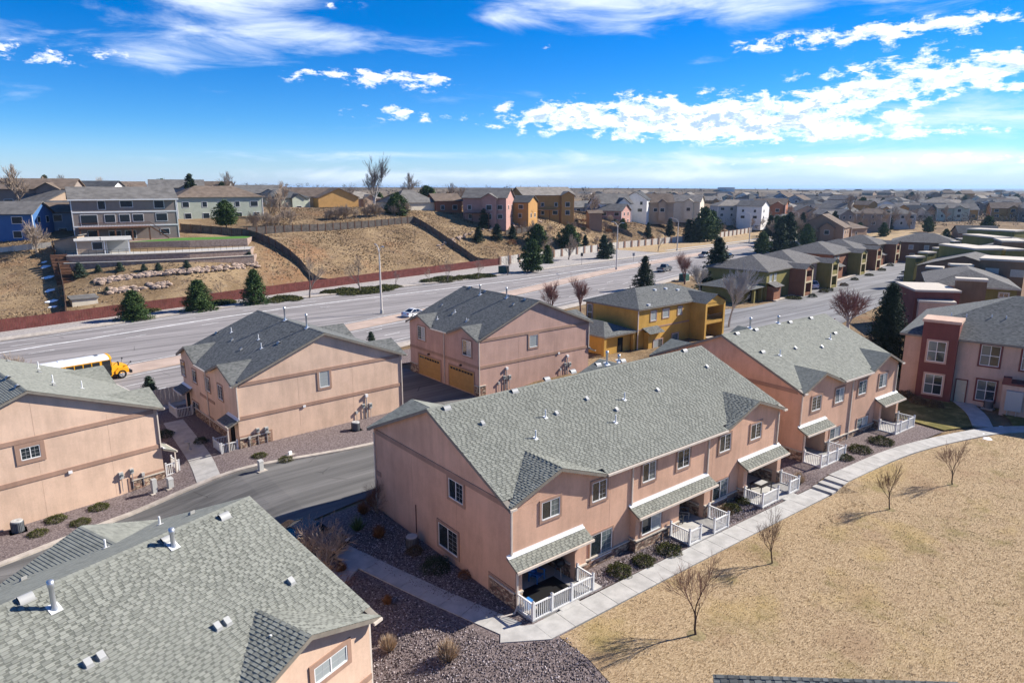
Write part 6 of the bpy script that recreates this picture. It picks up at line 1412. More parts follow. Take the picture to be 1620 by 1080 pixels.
# ---- red-fronted building at the right edge
g0 = gz(1507, 634, .45); G_rz = R(-77.6)
G_t = thing('red_tower_house', 'tan stucco building with oxblood tower front and grey hip roof at right', 'house'); place(G_t, (g0[0], g0[1], .45), G_rz)
GF = Face(G_t, 'F', 0); uL, zL = GF.px(1433, 528); uR = 16.0; ze = GF.px(1560, 540)[1]; zt = Face(G_t, 'F', -.7).px(1490, 507)[1]; tu0 = Face(G_t, 'F', -.7).px(1455, 560)[0]; tu1 = Face(G_t, 'F', -.7).px(1513, 560)[0]
mb = MB(); mb.box(uL, uR, 0, 17, -1, ze - .1); part('wall', mb, M['stucco_tan'], G_t); mb = MB(); mb.box(tu0, tu1, -.7, 2.2, -1, zt - .25); part('tower', mb, M['stucco_red'], G_t); part('tower_cap', MB().box(tu0 - .12, tu1 + .12, -.82, 2.3, zt - .25, zt + .02), M['stucco_tan'], G_t)
mb = MB(); hip_courses(mb, uL - .5, uR + .5, -.5, 17.5, ze, .40); r_ = part('roof', mb, M['roofC'], G_t); mb = MB(); eave_box(mb, uL - .5, uR + .5, -.5, 17.5, ze, .4); part('fascia', mb, M['fascia'], r_)
GT = Face(G_t, 'F', -.7)
for f_, lb, rt, tr in ((GT, (1465.2, 569.9), (1498.2, 541.7), 'stucco_tan'), (GT, (1459.9, 620.5), (1492.4, 594.2), 'stucco_tan'), (GF, (1548.8, 576.7), (1584.8, 548.5), 'stucco_red'), (GF, (1542, 631.2), (1577, 604), 'stucco_red'), (GF, (1614, 585), (1632, 549), 'stucco_red')): win_px(f_, lb, rt, trim=tr, tw=.16, hbar=True, grid=False, glass=('glassB', 'glass'))
a = GF.px(1507, 633); b = GF.px(1530, 602); o = part('door', GF.box(MB(), a[0] + .1, b[0], 0, .05, -.05, b[1]), M['door'], G_t); part('door_frame', GF.box(GF.box(GF.box(MB(), a[0], a[0] + .1, 0, .08, -.05, b[1] + .1), b[0], b[0] + .1, 0, .08, -.05, b[1] + .1), a[0] + .1, b[0], 0, .078, b[1], b[1] + .1), M['stucco_red'], o); part('handle', GF.box(MB(), b[0] - .2, b[0] - .12, .05, .12, .95, 1.05), M['galv'], o)
ub = GF.px(1583, 640)[0]; mb = MB(); GF.box(mb, ub, uR, 0, 1.9, -1, 2.9); part('wing_wall', mb, M['stucco_tan'], G_t); part('wing_cap', GF.box(MB(), ub - .1, uR, 0, 2.0, 2.9, 3.1), M['stucco_red'], G_t); part('pier', GF.box(MB(), ub - .05, ub + .6, 1.3, 2.0, 3.1, 3.6), M['stucco_red'], G_t)
GW = Face(G_t, 'F', -1.9)
for du, w, z, h, m_ in ((.35, 1.3, .5, 1.9, 'meter'), (1.95, .55, 1.3, .8, 'meter'), (2.8, .5, 1.0, .6, 'pvc')): part('meter_cabinet', GW.box(MB(), ub + du, ub + du + w, 0, .3, z, z + h), M[m_], G_t)
for du in (.6, 1.3, 2.2, 3.0): c = MB(); c.tube(GW.p(ub + du, .1, -.2), GW.p(ub + du, .1, 1.0), .05, .05, 6); part('conduit', c, M['galv'], G_t)
condenser('square-topped condenser at the back wall of the red-fronted building', G0(1563, 645))
for x, y in [(1505, 499), (1529, 501), (1569, 502), (1592, 504)]:
    h = local_hit(G_t, x, y, (0, -.5, ze), (0, -.40, 1)); part('vent_pipe', MB().tube((h.x, h.y, h.z - .1), (h.x, h.y, h.z + .3), .05, .05, 6), M['pvc'], G_t)
for i, (px, py, s, lb) in enumerate([(1432, 628, 1.5, 'bare reddish hedge shrub at the red tower, left'), (1452, 637, 1.4, 'bare reddish hedge shrub at the red tower, middle'), (1478, 643, 1.4, 'bare reddish hedge shrub at the red tower, right')]): shrub('b1', lb, px, py, s)

# ---- flat-topped and gabled buildings along the right side of the street
def parapet(T, px0, px1, zt, depth, mat, zb=-.6, cap=.35, windows=0):
    a = gz(px0[0], px0[1], zt); b = gz(px1[0], px1[1], zt); w = math.hypot(b[0] - a[0], b[1] - a[1]); an = math.atan2(b[1] - a[1], b[0] - a[0])
    inv = XF[T.name].inverted(); la = inv @ Vector(a); r = an - T.rotation_euler[2]
    mb = MB().box(0, w, 0, depth, zb, zt - cap); o = part('parapet_block', mb, M[mat], T); o.location = (la.x, la.y, 0); o.rotation_euler = (0, 0, r)
    part('coping', MB().box(-.12, w + .12, -.12, depth + .12, zt - cap, zt), M['cap'], o)
    for i in range(windows): fr = MB().box(w * (.15 + .55 * i) , w * (.15 + .55 * i) + w * .3, -.05, .0, zt - 3.0, zt - 1.7); f2 = part('window', fr, M['cap'], o)


R1 = thing('parapet_building', 'brown and olive flat-topped apartment building with white coping at right', 'building'); q0 = gz(1448, 420, 6.4); place(R1, (q0[0], q0[1], 0), R(-77.6))
R2 = thing('long_roof_building', 'long low grey-roofed building running up the side street', 'building'); place(R2, (q0[0], q0[1], 0), S_DIR)
mb = MB(); mb.box(.3, 116, -15.5, -.3, -.6, 6.3); mb.prism([(-15.6, 6.25), (-.2, 6.25), (-8, 8.65)], 'x', .25, 116.2); part('wall', mb, M['stucco_brown'], R2); mb = MB(); courses(mb, (116.4, 0, 6.4), (-1, 0, 0), (0, -1, .3), 8 * math.hypot(1, .3), lambda v: [(0, 116.4)], e=.2); courses(mb, (0, -16, 6.4), (1, 0, 0), (0, 1, .3), 8 * math.hypot(1, .3), lambda v: [(0, 116.4)], e=.2); part('roof', mb, M['roofG'], R2)
for a, b, z in (((1449, 406), (1463, 405), 6.8), ((1468, 399), (1481, 398), 6.8), ((1484, 392), (1495, 392), 6.8), ((1499, 386), (1509, 386), 6.8), ((1511, 381.5), (1520, 381.5), 6.8), ((1520, 377.5), (1529, 377.5), 6.8)): parapet(R2, a, b, z, 2.2, 'stucco_olive')
for a, b, z, d, m_, w in (((1506, 418), (1540, 419), 8.0, 2, 'stucco_brown', 0), ((1465, 421.5), (1491, 423), 7.2, 2.5, 'stucco_brown', 0), ((1551, 408), (1624, 412), 9.2, 7, 'stucco_brown', 2), ((1543, 393), (1586, 393), 9.4, 12, 'stucco_olive', 0), ((1592, 394), (1624, 394), 9.2, 9, 'stucco_olive', 0), ((1586, 380.5), (1624, 381.5), 10.2, 9, 'stucco_brown', 0), ((1573, 375), (1600, 375), 9.6, 12, 'stucco_olive', 0), ((1606, 365), (1624, 364), 10.4, 12, 'stucco_olive', 0)): parapet(R1, a, b, z, d, m_, windows=w)
q1 = gz(1465, 449.5, 6.2); q2 = gz(1617, 458, 6.2); R3 = thing('hip_roof_building', 'brown and olive building with pale-edged hip roof and parapet front', 'building'); an = math.atan2(q2[1] - q1[1], q2[0] - q1[0]); place(R3, (q1[0], q1[1], 0), an); w = math.hypot(q2[0] - q1[0], q2[1] - q1[1])
part('wall', MB().box(.5, w - .5, .5, 19, -.6, 6.1), M['stucco_olive'], R3); mb = MB(); hip_courses(mb, 0, w, 0, 19.5, 6.2, .33); r_ = part('roof', mb, M['roofG'], R3); mb = MB(); eave_box(mb, 0, w, 0, 19.5, 6.2, .3); part('fascia', mb, M['cap'], r_); parapet(R3, (1514, 440), (1563, 442.5), 8.0, 2.0, 'stucco_brown')
RF = Face(R3, 'F', .5); win_px(RF, (1526, 474), (1547, 462), trim='cap', grid=False); win_px(RF, (1580, 470), (1596, 464), trim='cap', grid=False)
q1 = gz(1448, 452, 6.6); R4 = thing('flat_roof_building', 'oxblood flat-roofed building with white coping and roof well', 'building'); place(R4, (q1[0], q1[1], 0), R(-77.6)); q2 = gz(1524, 460, 6.6); 
parapet(R4, (1449, 458), (1520, 460), 6.6, 9, 'stucco_red', cap=.3); parapet(R4, (1455, 475), (1512, 478), 5.2, 3.0, 'stucco_tan', cap=.3)


# ---- row of olive and rust townhouses on the left side of the street
def row_unit(px, py, colm, colb, label, w=11.5, first=False):
    p = G0(px, py); t = thing('row_house', label, 'townhouse', group='row of olive and rust townhouses on the side street'); place(t, (p.x, p.y, p.z), S_DIR - R(3))
    mb = MB(); mb.box(-w + 1, 3.4, 3.2, 16, -.6, 5.6); part('wall', mb, M[colm], t); b = MB(); b.box(-1.9, -1.45, 0, 3.3, -.4, 5.5); b.box(1.45, 1.9, 0, 3.3, -.4, 5.5); b.box(-1.45, 1.45, 0, 3.2, 2.55, 3.0); b.box(-1.45, 1.45, 0, .35, 5.1, 5.5); b.prism([(-1.9, 5.5), (1.9, 5.5), (0, 6.35)], 'y', 0, .3); b.box(-1.45, 1.45, .0, .3, -.4, .6); b.box(-1.45, 1.45, .0, .3, 3.0, 3.8); part('balcony_bay', b, M[colb], t)
    for x in (-.2, .2): part('arch_trim', MB().box(-1.95 if x < 0 else 1.4, -1.4 if x < 0 else 1.95, -.06, 0, -.4, 5.2), M['stucco_cream'], t)
    part('arch_trim', MB().prism([(-2.1, 5.45), (0, 6.45), (2.1, 5.45), (2.1, 5.2), (0, 6.2), (-2.1, 5.2)], 'y', -.08, -.01), M['stucco_cream'], t); part('arch_trim', MB().box(-1.9, 1.9, -.07, -.01, 2.6, 2.95), M['stucco_cream'], t)
    r = MB(); hip_courses(r, -w + .5, 3.9, 2.7, 16.5, 5.7, .34, .25)
    for xo, dx in ((-2.2, 1), (2.2, -1)): courses(r, (xo, -.3, 5.5), (0, 1, 0), (dx, 0, .42), 2.2 * math.hypot(1, .42), lambda v: [(0, 5.6)], e=.25)
    r_ = part('roof', r, M['roofG'], t); e = MB(); eave_box(e, -w + .5, 3.9, 2.7, 16.5, 5.7, .3); part('fascia', e, M['fascia'], r_)
    f = Face(t, 'F', 3.2)
    for u0, u1, z0, z1 in ((-w + 2.2, -w + 3.3, 3.5, 4.9), (-w + 4.2, -w + 5.3, 3.5, 4.9), (-w + 6.2, -w + 7.2, .8, 2.1), (-1.2, .9, 3.1, 5.0), (2.1, 3.0, 3.5, 4.8)): window(f, u0, u1, z0, z1, trim='stucco_cream', tw=.1, grid=False, mull=0, glass=('glassC',))
    part('entry_block', MB().box(-w + 1.6, -w + 4.6, 1.8, 3.2, -.4, 2.7), M['stucco_rust'], t); q = MB(); courses(q, (-w + 1.2, 1.2, 2.7), (1, 0, 0), (0, 1, .4), 2.1, lambda v: [(0, 3.8)], e=.25); part('porch_roof', q, M['roofG'], t); part('garage_door', MB().box(-w + 5.2, -w + 7.9, 3.12, 3.2, -.1, 2.2), M['door'], t)
    if first:
        part('garage_wing', MB().box(-w - 5.2, -w + 1.0, 5.0, 13.5, -.6, 2.5), M[colm], t); q = MB(); hip_courses(q, -w - 6, -w + 1.4, 3.2, 14.2, 2.7, .36, .25); part('porch_roof', q, M['roofC'], t); part('porch_column', MB().box(-w - .2, -w + .3, 3.5, 4.0, -.4, 2.6), M[colm], t); part('porch_column', MB().box(-w - 3.2, -w - 2.7, 3.5, 4.0, -.4, 2.6), M[colm], t); part('door', MB().box(-w - 2.5, -w - .5, 4.95, 5.0, -.1, 2.2), M['dark'], t)
    return t


for i, (px, py, cm, cb, lb) in enumerate([(1277, 467, 'stucco_olive', 'stucco_rust', 'olive corner townhouse with low porch wing, first of the row'), (1318, 455, 'stucco_tan', 'stucco_olive', 'second townhouse of the row, white car in its driveway'), (1364, 434, 'stucco_rust', 'stucco_olive', 'third townhouse of the row with rust entry'), (1388, 427, 'stucco_olive', 'stucco_rust', 'fourth townhouse of the row with rust balcony bay'), (1418, 416, 'stucco_brown', 'stucco_rust', 'fifth townhouse, last of the row on the side street')]):
    row_unit(px, py, cm, cb, lb, first=(i == 0), w=13.5 if i < 3 else 9.5)
p = G0(1432, 413); t = thing('end_house', 'brown hip-roofed house closing the row at the far end', 'house'); place(t, (p.x, p.y, p.z), R(-70)); part('wall', MB().box(-4, 13, 0, 13, -.6, 5.6), M['stucco_brown'], t); r = MB(); hip_courses(r, -4.5, 13.5, -.5, 13.5, 5.7, .36, .3); part('roof', r, M['roofG'], t)
for u in (.5, 4.5, 8.6): window(Face(t, 'F', 0), u, u + 1.1, 3.6, 4.8, trim='stucco_cream', mull=0, grid=False, glass=('glassC',))
for u in (1.0, 6.5): window(Face(t, 'F', 0), u, u + 1.2, .6, 2.3, trim='stucco_cream', mull=0, grid=False, glass=('glassB',))
part('balcony_bay', MB().box(11, 15, -2, 3, -.6, 5.2), M['stucco_olive'], t)
for i, (px, py, k, s, lb) in enumerate([(1255, 472, 'low', 1.3, 'hedge at the foot of the first row house'), (1285, 470, 'dark', 1.2, 'dark shrub by the first driveway'), (1303, 462, 'j1', 1.6, 'shrub by the second driveway, near one'), (1312, 460, 'dark', 1.2, 'shrub by the second driveway, far one'), (1335, 452, 'b1', 1.5, 'brown shrub by the third row house'), (1352, 443, 'j1', 1.4, 'green shrub by the third row house'), (1375, 436, 'j2', 1.4, 'flat shrub by the fourth row house'), (1395, 428, 'j1', 1.6, 'green shrub by the fifth row house'), (1408, 421, 'dark', 1.3, 'dark shrub at the end of the row'), (1158, 475, 'dark', 1.5, 'dark shrub by the olive corner house porch')]): shrub(k, lb, px, py, s)

# ---- near white fence between the blocks and the road
M['fence_white'] = noisy('fence_cream', (.56, .50, .43), .08, 1.5, .8); M['fence_red'] = noisy('fence_redbrown', (.135, .042, .036), .22, 1.2, .85); M['fence_grey'] = noisy('fence_weathered', (.105, .09, .078), .25, 1.2, .9); M['fence_pale'] = noisy('fence_pale', (.50, .47, .42), .1, 1.0, .85); M['fence_orange'] = noisy('fence_cedar', (.42, .16, .06), .15, 1.0, .85); M['wood'] = noisy('deck_wood', (.15, .075, .045), .2, 2, .85)


def fence(name, label, line, h, mat, bay=2.44, post=None, zf=Z, pw=.09, boards=14):
    """fence of single bay panels between posts; every bay follows the ground"""
    L = np.array([(p[0], p[1]) for p in line], float); s = np.concatenate([[0], np.cumsum(np.linalg.norm(np.diff(L, axis=0), axis=1))]); n = max(1, int(round(s[-1] / bay))); ss = np.linspace(0, s[-1], n + 1); X = np.interp(ss, s, L[:, 0]); Y = np.interp(ss, s, L[:, 1]); Zs = zf(X, Y)
    t = thing(name, label, 'fence', (X[0], Y[0], float(Zs[0])))
    for i in range(n):
        a = Vector((X[i] - X[0], Y[i] - Y[0], Zs[i] - Zs[0])); b = Vector((X[i + 1] - X[0], Y[i + 1] - Y[0], Zs[i + 1] - Zs[0])); d = b - a; u = Vector((d.x, d.y, 0)).normalized(); nrm = Vector((-u.y, u.x, 0)); mb = MB(); z0, z1 = -.25, h + RNG.uniform(-.04, .04)
        for k in range(boards):
            f0, f1 = k / boards, (k + 1) / boards; p0 = a + d * (f0 + .004); p1 = a + d * (f1 - .004); o = nrm * (.02 if k % 2 else .0); zm = (p0.z + p1.z) / 2
            mb.hexa([tuple(p0 - nrm * .02 + o + Vector((0, 0, z0))), tuple(p1 - nrm * .02 + o + Vector((0, 0, z0))), tuple(p1 + nrm * .02 + o + Vector((0, 0, z0))), tuple(p0 + nrm * .02 + o + Vector((0, 0, z0))), tuple(p0 - nrm * .02 + o + Vector((0, 0, z1))), tuple(p1 - nrm * .02 + o + Vector((0, 0, z1))), tuple(p1 + nrm * .02 + o + Vector((0, 0, z1))), tuple(p0 + nrm * .02 + o + Vector((0, 0, z1)))])
        part('panel', mb, M[mat], t)
        if post: part('post', MB().box(a.x - pw, a.x + pw, a.y - pw, a.y + pw, a.z - .3, a.z + h + .12), M[post], t)
    return t


zf0 = lambda x, y: zn(x, y)
fence('cream_fence', 'cream fence between the peach and pink blocks along the road', [(28, 76.2), (34, 77.5), (42, 79.5)], 1.8, 'fence_white', 2.6, 'trim', zf0); fence('cream_fence', 'cream courtyard fence behind the two left blocks', [(8.5, 72.5), (17, 74)], 1.8, 'fence_white', 2.6, None, zf0)
box_thing('dumpster_screen', 'grey screen wall at the end of the garage court', 'wall', (37.3, 74.6, 0), (8.0, .3, 1.6), 'ac', R(3), False)
fence('red_fence', 'long red-brown board fence along the foot of the hill', [tuple(p) for p in FENCE[1:7]], 1.83, 'fence_red', 2.44, None, lambda x, y: np.asarray(x) * 0 + .05, boards=12)
fence('white_fence', 'pale panel fence with dark pillars along the road verge', [(121.5, 153.9), (155, 161.6), (188.6, 169.3), (259.5, 177.1), (299.7, 184.5)], 2.2, 'fence_pale', 4.5, 'trim', lambda x, y: np.asarray(x) * 0 + zn(x, y) + .1, .3, 10)
hl = [at_dist(392, 374, 166), at_dist(500, 366, 180), at_dist(600, 358, 197), at_dist(655, 352, 207)]; fence('weathered_fence', 'weathered grey fence along the top of the empty slope', hl, 1.83, 'fence_grey', 2.44, 'wood', boards=10)
fence('weathered_fence', 'dark weathered fence running down the right side of the empty slope', [at_dist(655, 352, 207), at_dist(700, 374, 201), at_dist(745, 394, 196), (119.5, 154.5)], 1.83, 'fence_grey', 2.44, 'wood', boards=10); fence('weathered_fence', 'dark weathered fence running down the left side of the empty slope', [at_dist(285, 352, 164), at_dist(392, 376, 164), at_dist(450, 404, 156), (64.5, 143.6)], 1.83, 'fence_grey', 2.44, 'wood', boards=10)
fence('weathered_fence', 'brown side fence of the terraced yard down to the red fence', [hit(85, 395), hit(95, 430), hit(103, 470), (13.5, 131.8)], 1.7, 'fence_grey', 2.44, 'wood', boards=8); fence('white_fence', 'low white rail fence behind the blue house', [hit(-40, 404), hit(30, 398), hit(82, 392)], 1.1, 'fence_pale', 3, 'fence_pale', boards=4); fence('weathered_fence', 'grey fence of the yards right of the empty slope', [hit(800, 372), hit(850, 366)], 1.6, 'fence_grey', 2.44, 'wood', boards=8)
fence('cedar_fence', 'orange cedar fence in the back yards above the white fence', [hit(1030, 349), hit(1073, 346)], 1.83, 'fence_orange', 2.44, None, boards=8); fence('cedar_fence', 'tan fence left of the orange one', [hit(985, 345), hit(1012, 341)], 1.83, 'fence_pale', 2.44, None, boards=8)
fence('weathered_fence', 'dark fence going downhill behind the pines by the white fence', [hit(960, 362), hit(1000, 378)], 1.6, 'fence_grey', 2.44, None, boards=8)

# ================================================================== HOUSES ON THE HILL AND THE PLAIN
HC = {'tan': (.42, .31, .22), 'cream': (.62, .55, .43), 'white': (.72, .70, .66), 'grey': (.40, .40, .39), 'blue': (.06, .145, .32), 'yellow': (.56, .33, .12), 'pink': (.42, .24, .20), 'gold': (.40, .22, .075), 'green': (.42, .45, .36), 'brown': (.27, .18, .125), 'rust': (.36, .14, .075), 'taupe': (.255, .21, .18), 'slate': (.27, .32, .38)}
for k, v in HC.items(): M['h_' + k] = noisy('siding_' + k, v, .07, .8, .85)
for k, v in {'rg': (.15, .142, .132), 'rb': (.165, .128, .10), 'rd': (.075, .078, .082), 'rt': (.24, .215, .185)}.items(): M[k] = noisy('far_roof_' + k, v, .22, .7, .95, .1)
M['win2'] = plain('far_window', (.022, .028, .034), .25, .3)


def gable_roof(mb, x0, x1, y0, y1, ze, zr, ax='x', th=.16):
    if ax == 'x':
        ym = (y0 + y1) / 2
        for ya in (y0, y1): mb.hexa([(x0, ya, ze - th), (x1, ya, ze - th), (x1, ym, zr - th), (x0, ym, zr - th), (x0, ya, ze), (x1, ya, ze), (x1, ym, zr), (x0, ym, zr)])
    else:
        xm = (x0 + x1) / 2
        for xa in (x0, x1): mb.hexa([(xa, y0, ze - th), (xm, y0, zr - th), (xm, y1, zr - th), (xa, y1, ze - th), (xa, y0, ze), (xm, y0, zr), (xm, y1, zr), (xa, y1, ze)])


def hip_roof(mb, x0, x1, y0, y1, ze, k):
    run = min(x1 - x0, y1 - y0) / 2; zr = ze + run * k; i = len(mb.v)
    a, b = ((x0 + run, (y0 + y1) / 2, zr), (x1 - run, (y0 + y1) / 2, zr)) if x1 - x0 >= y1 - y0 else (((x0 + x1) / 2, y0 + run, zr), ((x0 + x1) / 2, y1 - run, zr))
    c = [(x0, y0, ze), (x1, y0, ze), (x1, y1, ze), (x0, y1, ze)]
    if x1 - x0 >= y1 - y0: mb.quad(c[0], c[1], b, a); mb.quad(c[2], c[3], a, b); mb.quad(c[1], c[2], b); mb.quad(c[3], c[0], a)
    else: mb.quad(c[0], c[1], a); mb.quad(c[1], c[2], b, a); mb.quad(c[2], c[3], b); mb.quad(c[3], c[0], a, b)
    mb.quad(c[3], c[2], c[1], c[0]); return zr


_wmesh = {}


def far_window(t, face, u, z, w, h):
    key = (face.k, w, h)
    f = MB(); face.box(f, u - w / 2 - .1, u + w / 2 + .1, 0, .06, z - .1, z + h + .1); o = part('window', f, M['white'], t); part('pane', face.box(MB(), u - w / 2, u + w / 2, .06, .07, z, z + h), M['win2'], o)


def house(name, label, loc, rz, w, d, st, wall, roof, kind='gable_x', k=.42, group=None, front_gable=None, wins=True, garage=False, deck=False, rng=RNG, chimney=False, trim=True):
    t = thing(name, label, 'house', loc, rz, group); h = 2.9 * st; mb = MB(); mb.box(0, w, 0, d, -4.5, h)
    r = MB(); ov = .5
    if kind == 'gable_x': zr = h + k * (d / 2 + ov); mb.prism([(0, h - .01), (d, h - .01), (d / 2, h + k * d / 2 - .05)], 'x', 0.01, w - .01); gable_roof(r, -ov, w + ov, -ov, d + ov, h - .1, zr - .1)
    elif kind == 'gable_y': zr = h + k * (w / 2 + ov); mb.prism([(0, h - .01), (w, h - .01), (w / 2, h + k * w / 2 - .05)], 'y', 0.01, d - .01); gable_roof(r, -ov, w + ov, -ov, d + ov, h - .1, zr - .1, 'y')
    else: zr = hip_roof(r, -ov, w + ov, -ov, d + ov, h, k)
    if front_gable:
        a, b, hh = front_gable; zz = h + hh; mb.box(a, b, -1.2, 1, -3, h + .0); mb.prism([(a, h - .02), (b, h - .02), ((a + b) / 2, h + k * 1.25 * (b - a) / 2)], 'y', -1.2, 3); gable_roof(r, a - .4, b + .4, -1.7, d / 2, h - .15, h - .15 + k * 1.25 * ((b - a) / 2 + .4), 'y')
    part('wall', mb, M[wall], t); ro = part('roof', r, M[roof], t)
    if chimney: part('chimney', MB().box(w * .3, w * .3 + .8, d * .45, d * .45 + .8, h, zr + .7), M['h_brown'], ro)
    if trim:
        part('corner_board', MB().box(-.06, .12, -.06, .1, -1, h - .05), M['white'], t); part('corner_board', MB().box(w - .12, w + .06, -.06, .1, -1, h - .05), M['white'], t)
    if wins:
        f = Face(t, 'F', 0); l = Face(t, 'L', 0); r2 = Face(t, 'R', w)
        for s in range(int(st)):
            n = max(2, int(w / 4.2))
            for i in range(n):
                u = w * (i + .5) / n + rng.uniform(-.4, .4)
                if front_gable and front_gable[0] - .9 < u < front_gable[1] + .9: continue
                far_window(t, f, u, .9 + s * 2.9, rng.choice((1.1, 1.5, 1.9)), 1.3)
            for fc in (l, r2):
                for u in (d * .3, d * .72):
                    if rng.random() < .6: far_window(t, fc, u, .9 + s * 2.9, 1.1, 1.25)
        if front_gable:
            f2 = Face(t, 'F', -1.2)
            for s in range(int(st)): far_window(t, f2, (front_gable[0] + front_gable[1]) / 2, .8 + s * 2.9, 1.7, 1.5)
    if garage: part('garage_door', Face(t, 'F', 0).box(MB(), .8, min(5.6, w - 1), 0, .05, -.2, 2.2), M['cap'], t)
    if deck:
        dm = MB(); dm.box(1, w * .65, -3.2, -.02, 2.55, 2.72); o = part('deck', dm, M['wood'], t)
        for x in np.linspace(1.1, w * .65 - .1, 4): part('deck_post', MB().box(x - .09, x + .09, -3.1, -2.9, -3, 2.55), M['wood'], o)
        rl = MB(); rl.box(1, w * .65, -3.2, -3.12, 3.6, 3.68); part('deck_rail', rl, M['wood'], o)
    return t


def face_cam(p, off=0): return math.atan2(-p[1], -p[0]) + math.pi / 2 + R(off)


def house_px(label, pxl, py, dist, w, d, st, wall, roof, off=0, **kw):
    """left front corner of the house stands at a photo pixel, at a known distance"""
    p = at_dist(pxl, py, dist); return house(kw.pop('name', 'house'), label, (p[0], p[1], p[2]), face_cam(p, off), w, d, st, 'h_' + wall, roof, **kw)


# the terraced property
M['block'] = ground_mat('retaining_block', [(.27, .195, .155), (.36, .275, .225), (.19, .14, .115)], [(2.5, .4, .62), (6, .55, .7)], bscale=5, bstr=.7, bdist=.1)
P0 = at_dist(119, 378, 147); hz = face_cam(P0, 1); hb = house('terraced_house', 'three-storey taupe house with white trim above the terraced yard', P0, hz, 20.2, 11.5, 3, 'h_taupe', 'rg', 'gable_x', .42, wins=False)
hb.location.z = P0[2] - .4
for z in (2.75, 5.75): part('trim_board', Face(hb, 'F', 0).box(MB(), -.05, 20.25, 0, .08, z, z + .28), M['white'], hb)
part('trim_board', Face(hb, 'F', 0).box(MB(), -.5, 20.7, .5, .62, 8.35, 8.6), M['white'], hb)
f = Face(hb, 'F', 0)
for u, z, w_, h_ in ((5.6, 6.5, 1.3, 1.7), (10.3, 6.9, 2.3, 1.3), (16.7, 6.6, 1.9, 1.6), (3.0, 3.2, 3.0, 2.1), (6.9, 3.7, 1.9, 1.6), (9.7, 3.7, 1.9, 1.6), (12.3, 3.8, 2.0, 1.5), (17.0, 3.8, 2.2, 1.6), (17.4, .9, 1.7, 1.1), (3.4, .0, 1.8, 2.0), (7.5, .2, 2.2, 1.6), (10.5, .2, 2.0, 1.6)): far_window(hb, f, u, z, w_, h_)
dk = part('deck', MB().box(.8, 14.2, -3.6, -.05, 2.55, 2.8), M['wood'], hb)
for x in (1, 4.2, 7.4, 10.6, 13.9): part('deck_post', MB().box(x - .14, x + .14, -3.5, -3.25, -1, 2.55), M['wood'], dk)
part('deck_rail', MB().box(.8, 14.2, -3.6, -3.52, 3.65, 3.75), M['wood'], dk)
for i in range(48): part('baluster', MB().box(.9 + i * .28, .94 + i * .28, -3.58, -3.54, 2.8, 3.65), M['black'], dk)
part('stair', MB().prism([(14.2, 2.6), (17.6, .0), (17.6, .3), (14.2, 2.95)], 'y', -3.6, -2.5), M['wood'], hb)
for s in ((-3.62), (-2.52)): part('stair_rail', MB().prism([(14.2, 3.6), (17.6, 1.0), (17.6, 1.12), (14.2, 3.72)], 'y', s, s + .06), M['wood'], hb)
house_px('grey wing house partly hidden left of the taupe house', 80, 378, 152, 9, 9, 2, 'slate', 'rb', 0, kind='gable_x', trim=False)
def TR(px, py, d): p = at_dist(px, py, d); return p
za = TR(250, 402, 137)[2]; zt2 = P0[2] - .5
def ring(ps): return [(p[0], p[1]) for p in ps]
P = [TR(200, 388, 144), TR(300, 388, 149), TR(392, 388, 155), TR(402, 371, 164), TR(268, 374, 157), TR(120, 378, 146), TR(118, 386, 141)]; lw = MB(); lw.prism(ring(P), 'z', zt2 - 3, zt2); structure('terrace', lw, M['block'], 'upper block retaining wall of the terraced yard')
sheet('turf', ring([TR(203, 387, 144.6), TR(300, 387, 149.6), TR(390, 387, 155.4), TR(400, 371, 163.4), TR(276, 374, 156.5)]), M['turf'], .03, 5, 'bright green turf behind the taupe house', zf=lambda x, y: zt2)
L_ = [TR(104, 402, 132.5), TR(200, 402, 136), TR(300, 402, 141), TR(397, 402, 148)]
P = L_ + [TR(404, 388, 157), TR(100, 388, 146)]; pt = MB(); pt.prism(ring(P), 'z', za - 4, za); structure('terrace', pt, M['block'], 'lower block retaining wall holding the patio')
sheet('patio', ring([TR(106, 402, 133.1), TR(200, 402, 136.6), TR(300, 402, 141.6), TR(395, 402, 148.6), TR(400, 390, 155), TR(104, 390, 144)]), M['conc'], .03, 5, 'pale patio on the lower terrace', zf=lambda x, y: za)
L2_ = [TR(100, 412, 131.2), TR(200, 412, 134.7), TR(300, 411, 139.7), TR(402, 409, 147)]
P = L2_ + [TR(406, 400, 151), TR(300, 402, 143), TR(100, 403, 135)]; pt = MB(); pt.prism(ring(P), 'z', za - 5, za - 1.2); structure('terrace', pt, M['block'], 'lowest retaining wall step of the terraced yard')
cp = MB(); cp.path([(p[0], p[1], za + .02) for p in L_], .14, 5); cp.path([(p[0], p[1], za - 1.2) for p in L2_], .12, 5); structure('coping', cp, M['cap'], 'pale coping of the retaining walls')
rl = thing('iron_railing', 'thin black railing along the patio edge', 'railing', (0, 0, za)); pts = [Vector((p[0], p[1], 0)) for p in L_]
for a, b in zip(pts[:-1], pts[1:]):
    part('top_rail', MB().tube(tuple(a + Vector((0, 0, 1.05))), tuple(b + Vector((0, 0, 1.05))), .03, .03, 5), M['black'], rl)
    n = int((b - a).length / 1.2)
    for i in range(n): q = a.lerp(b, i / n); part('post', MB().tube((q.x, q.y, 0), (q.x, q.y, 1.05), .025, .025, 5), M['black'], rl)
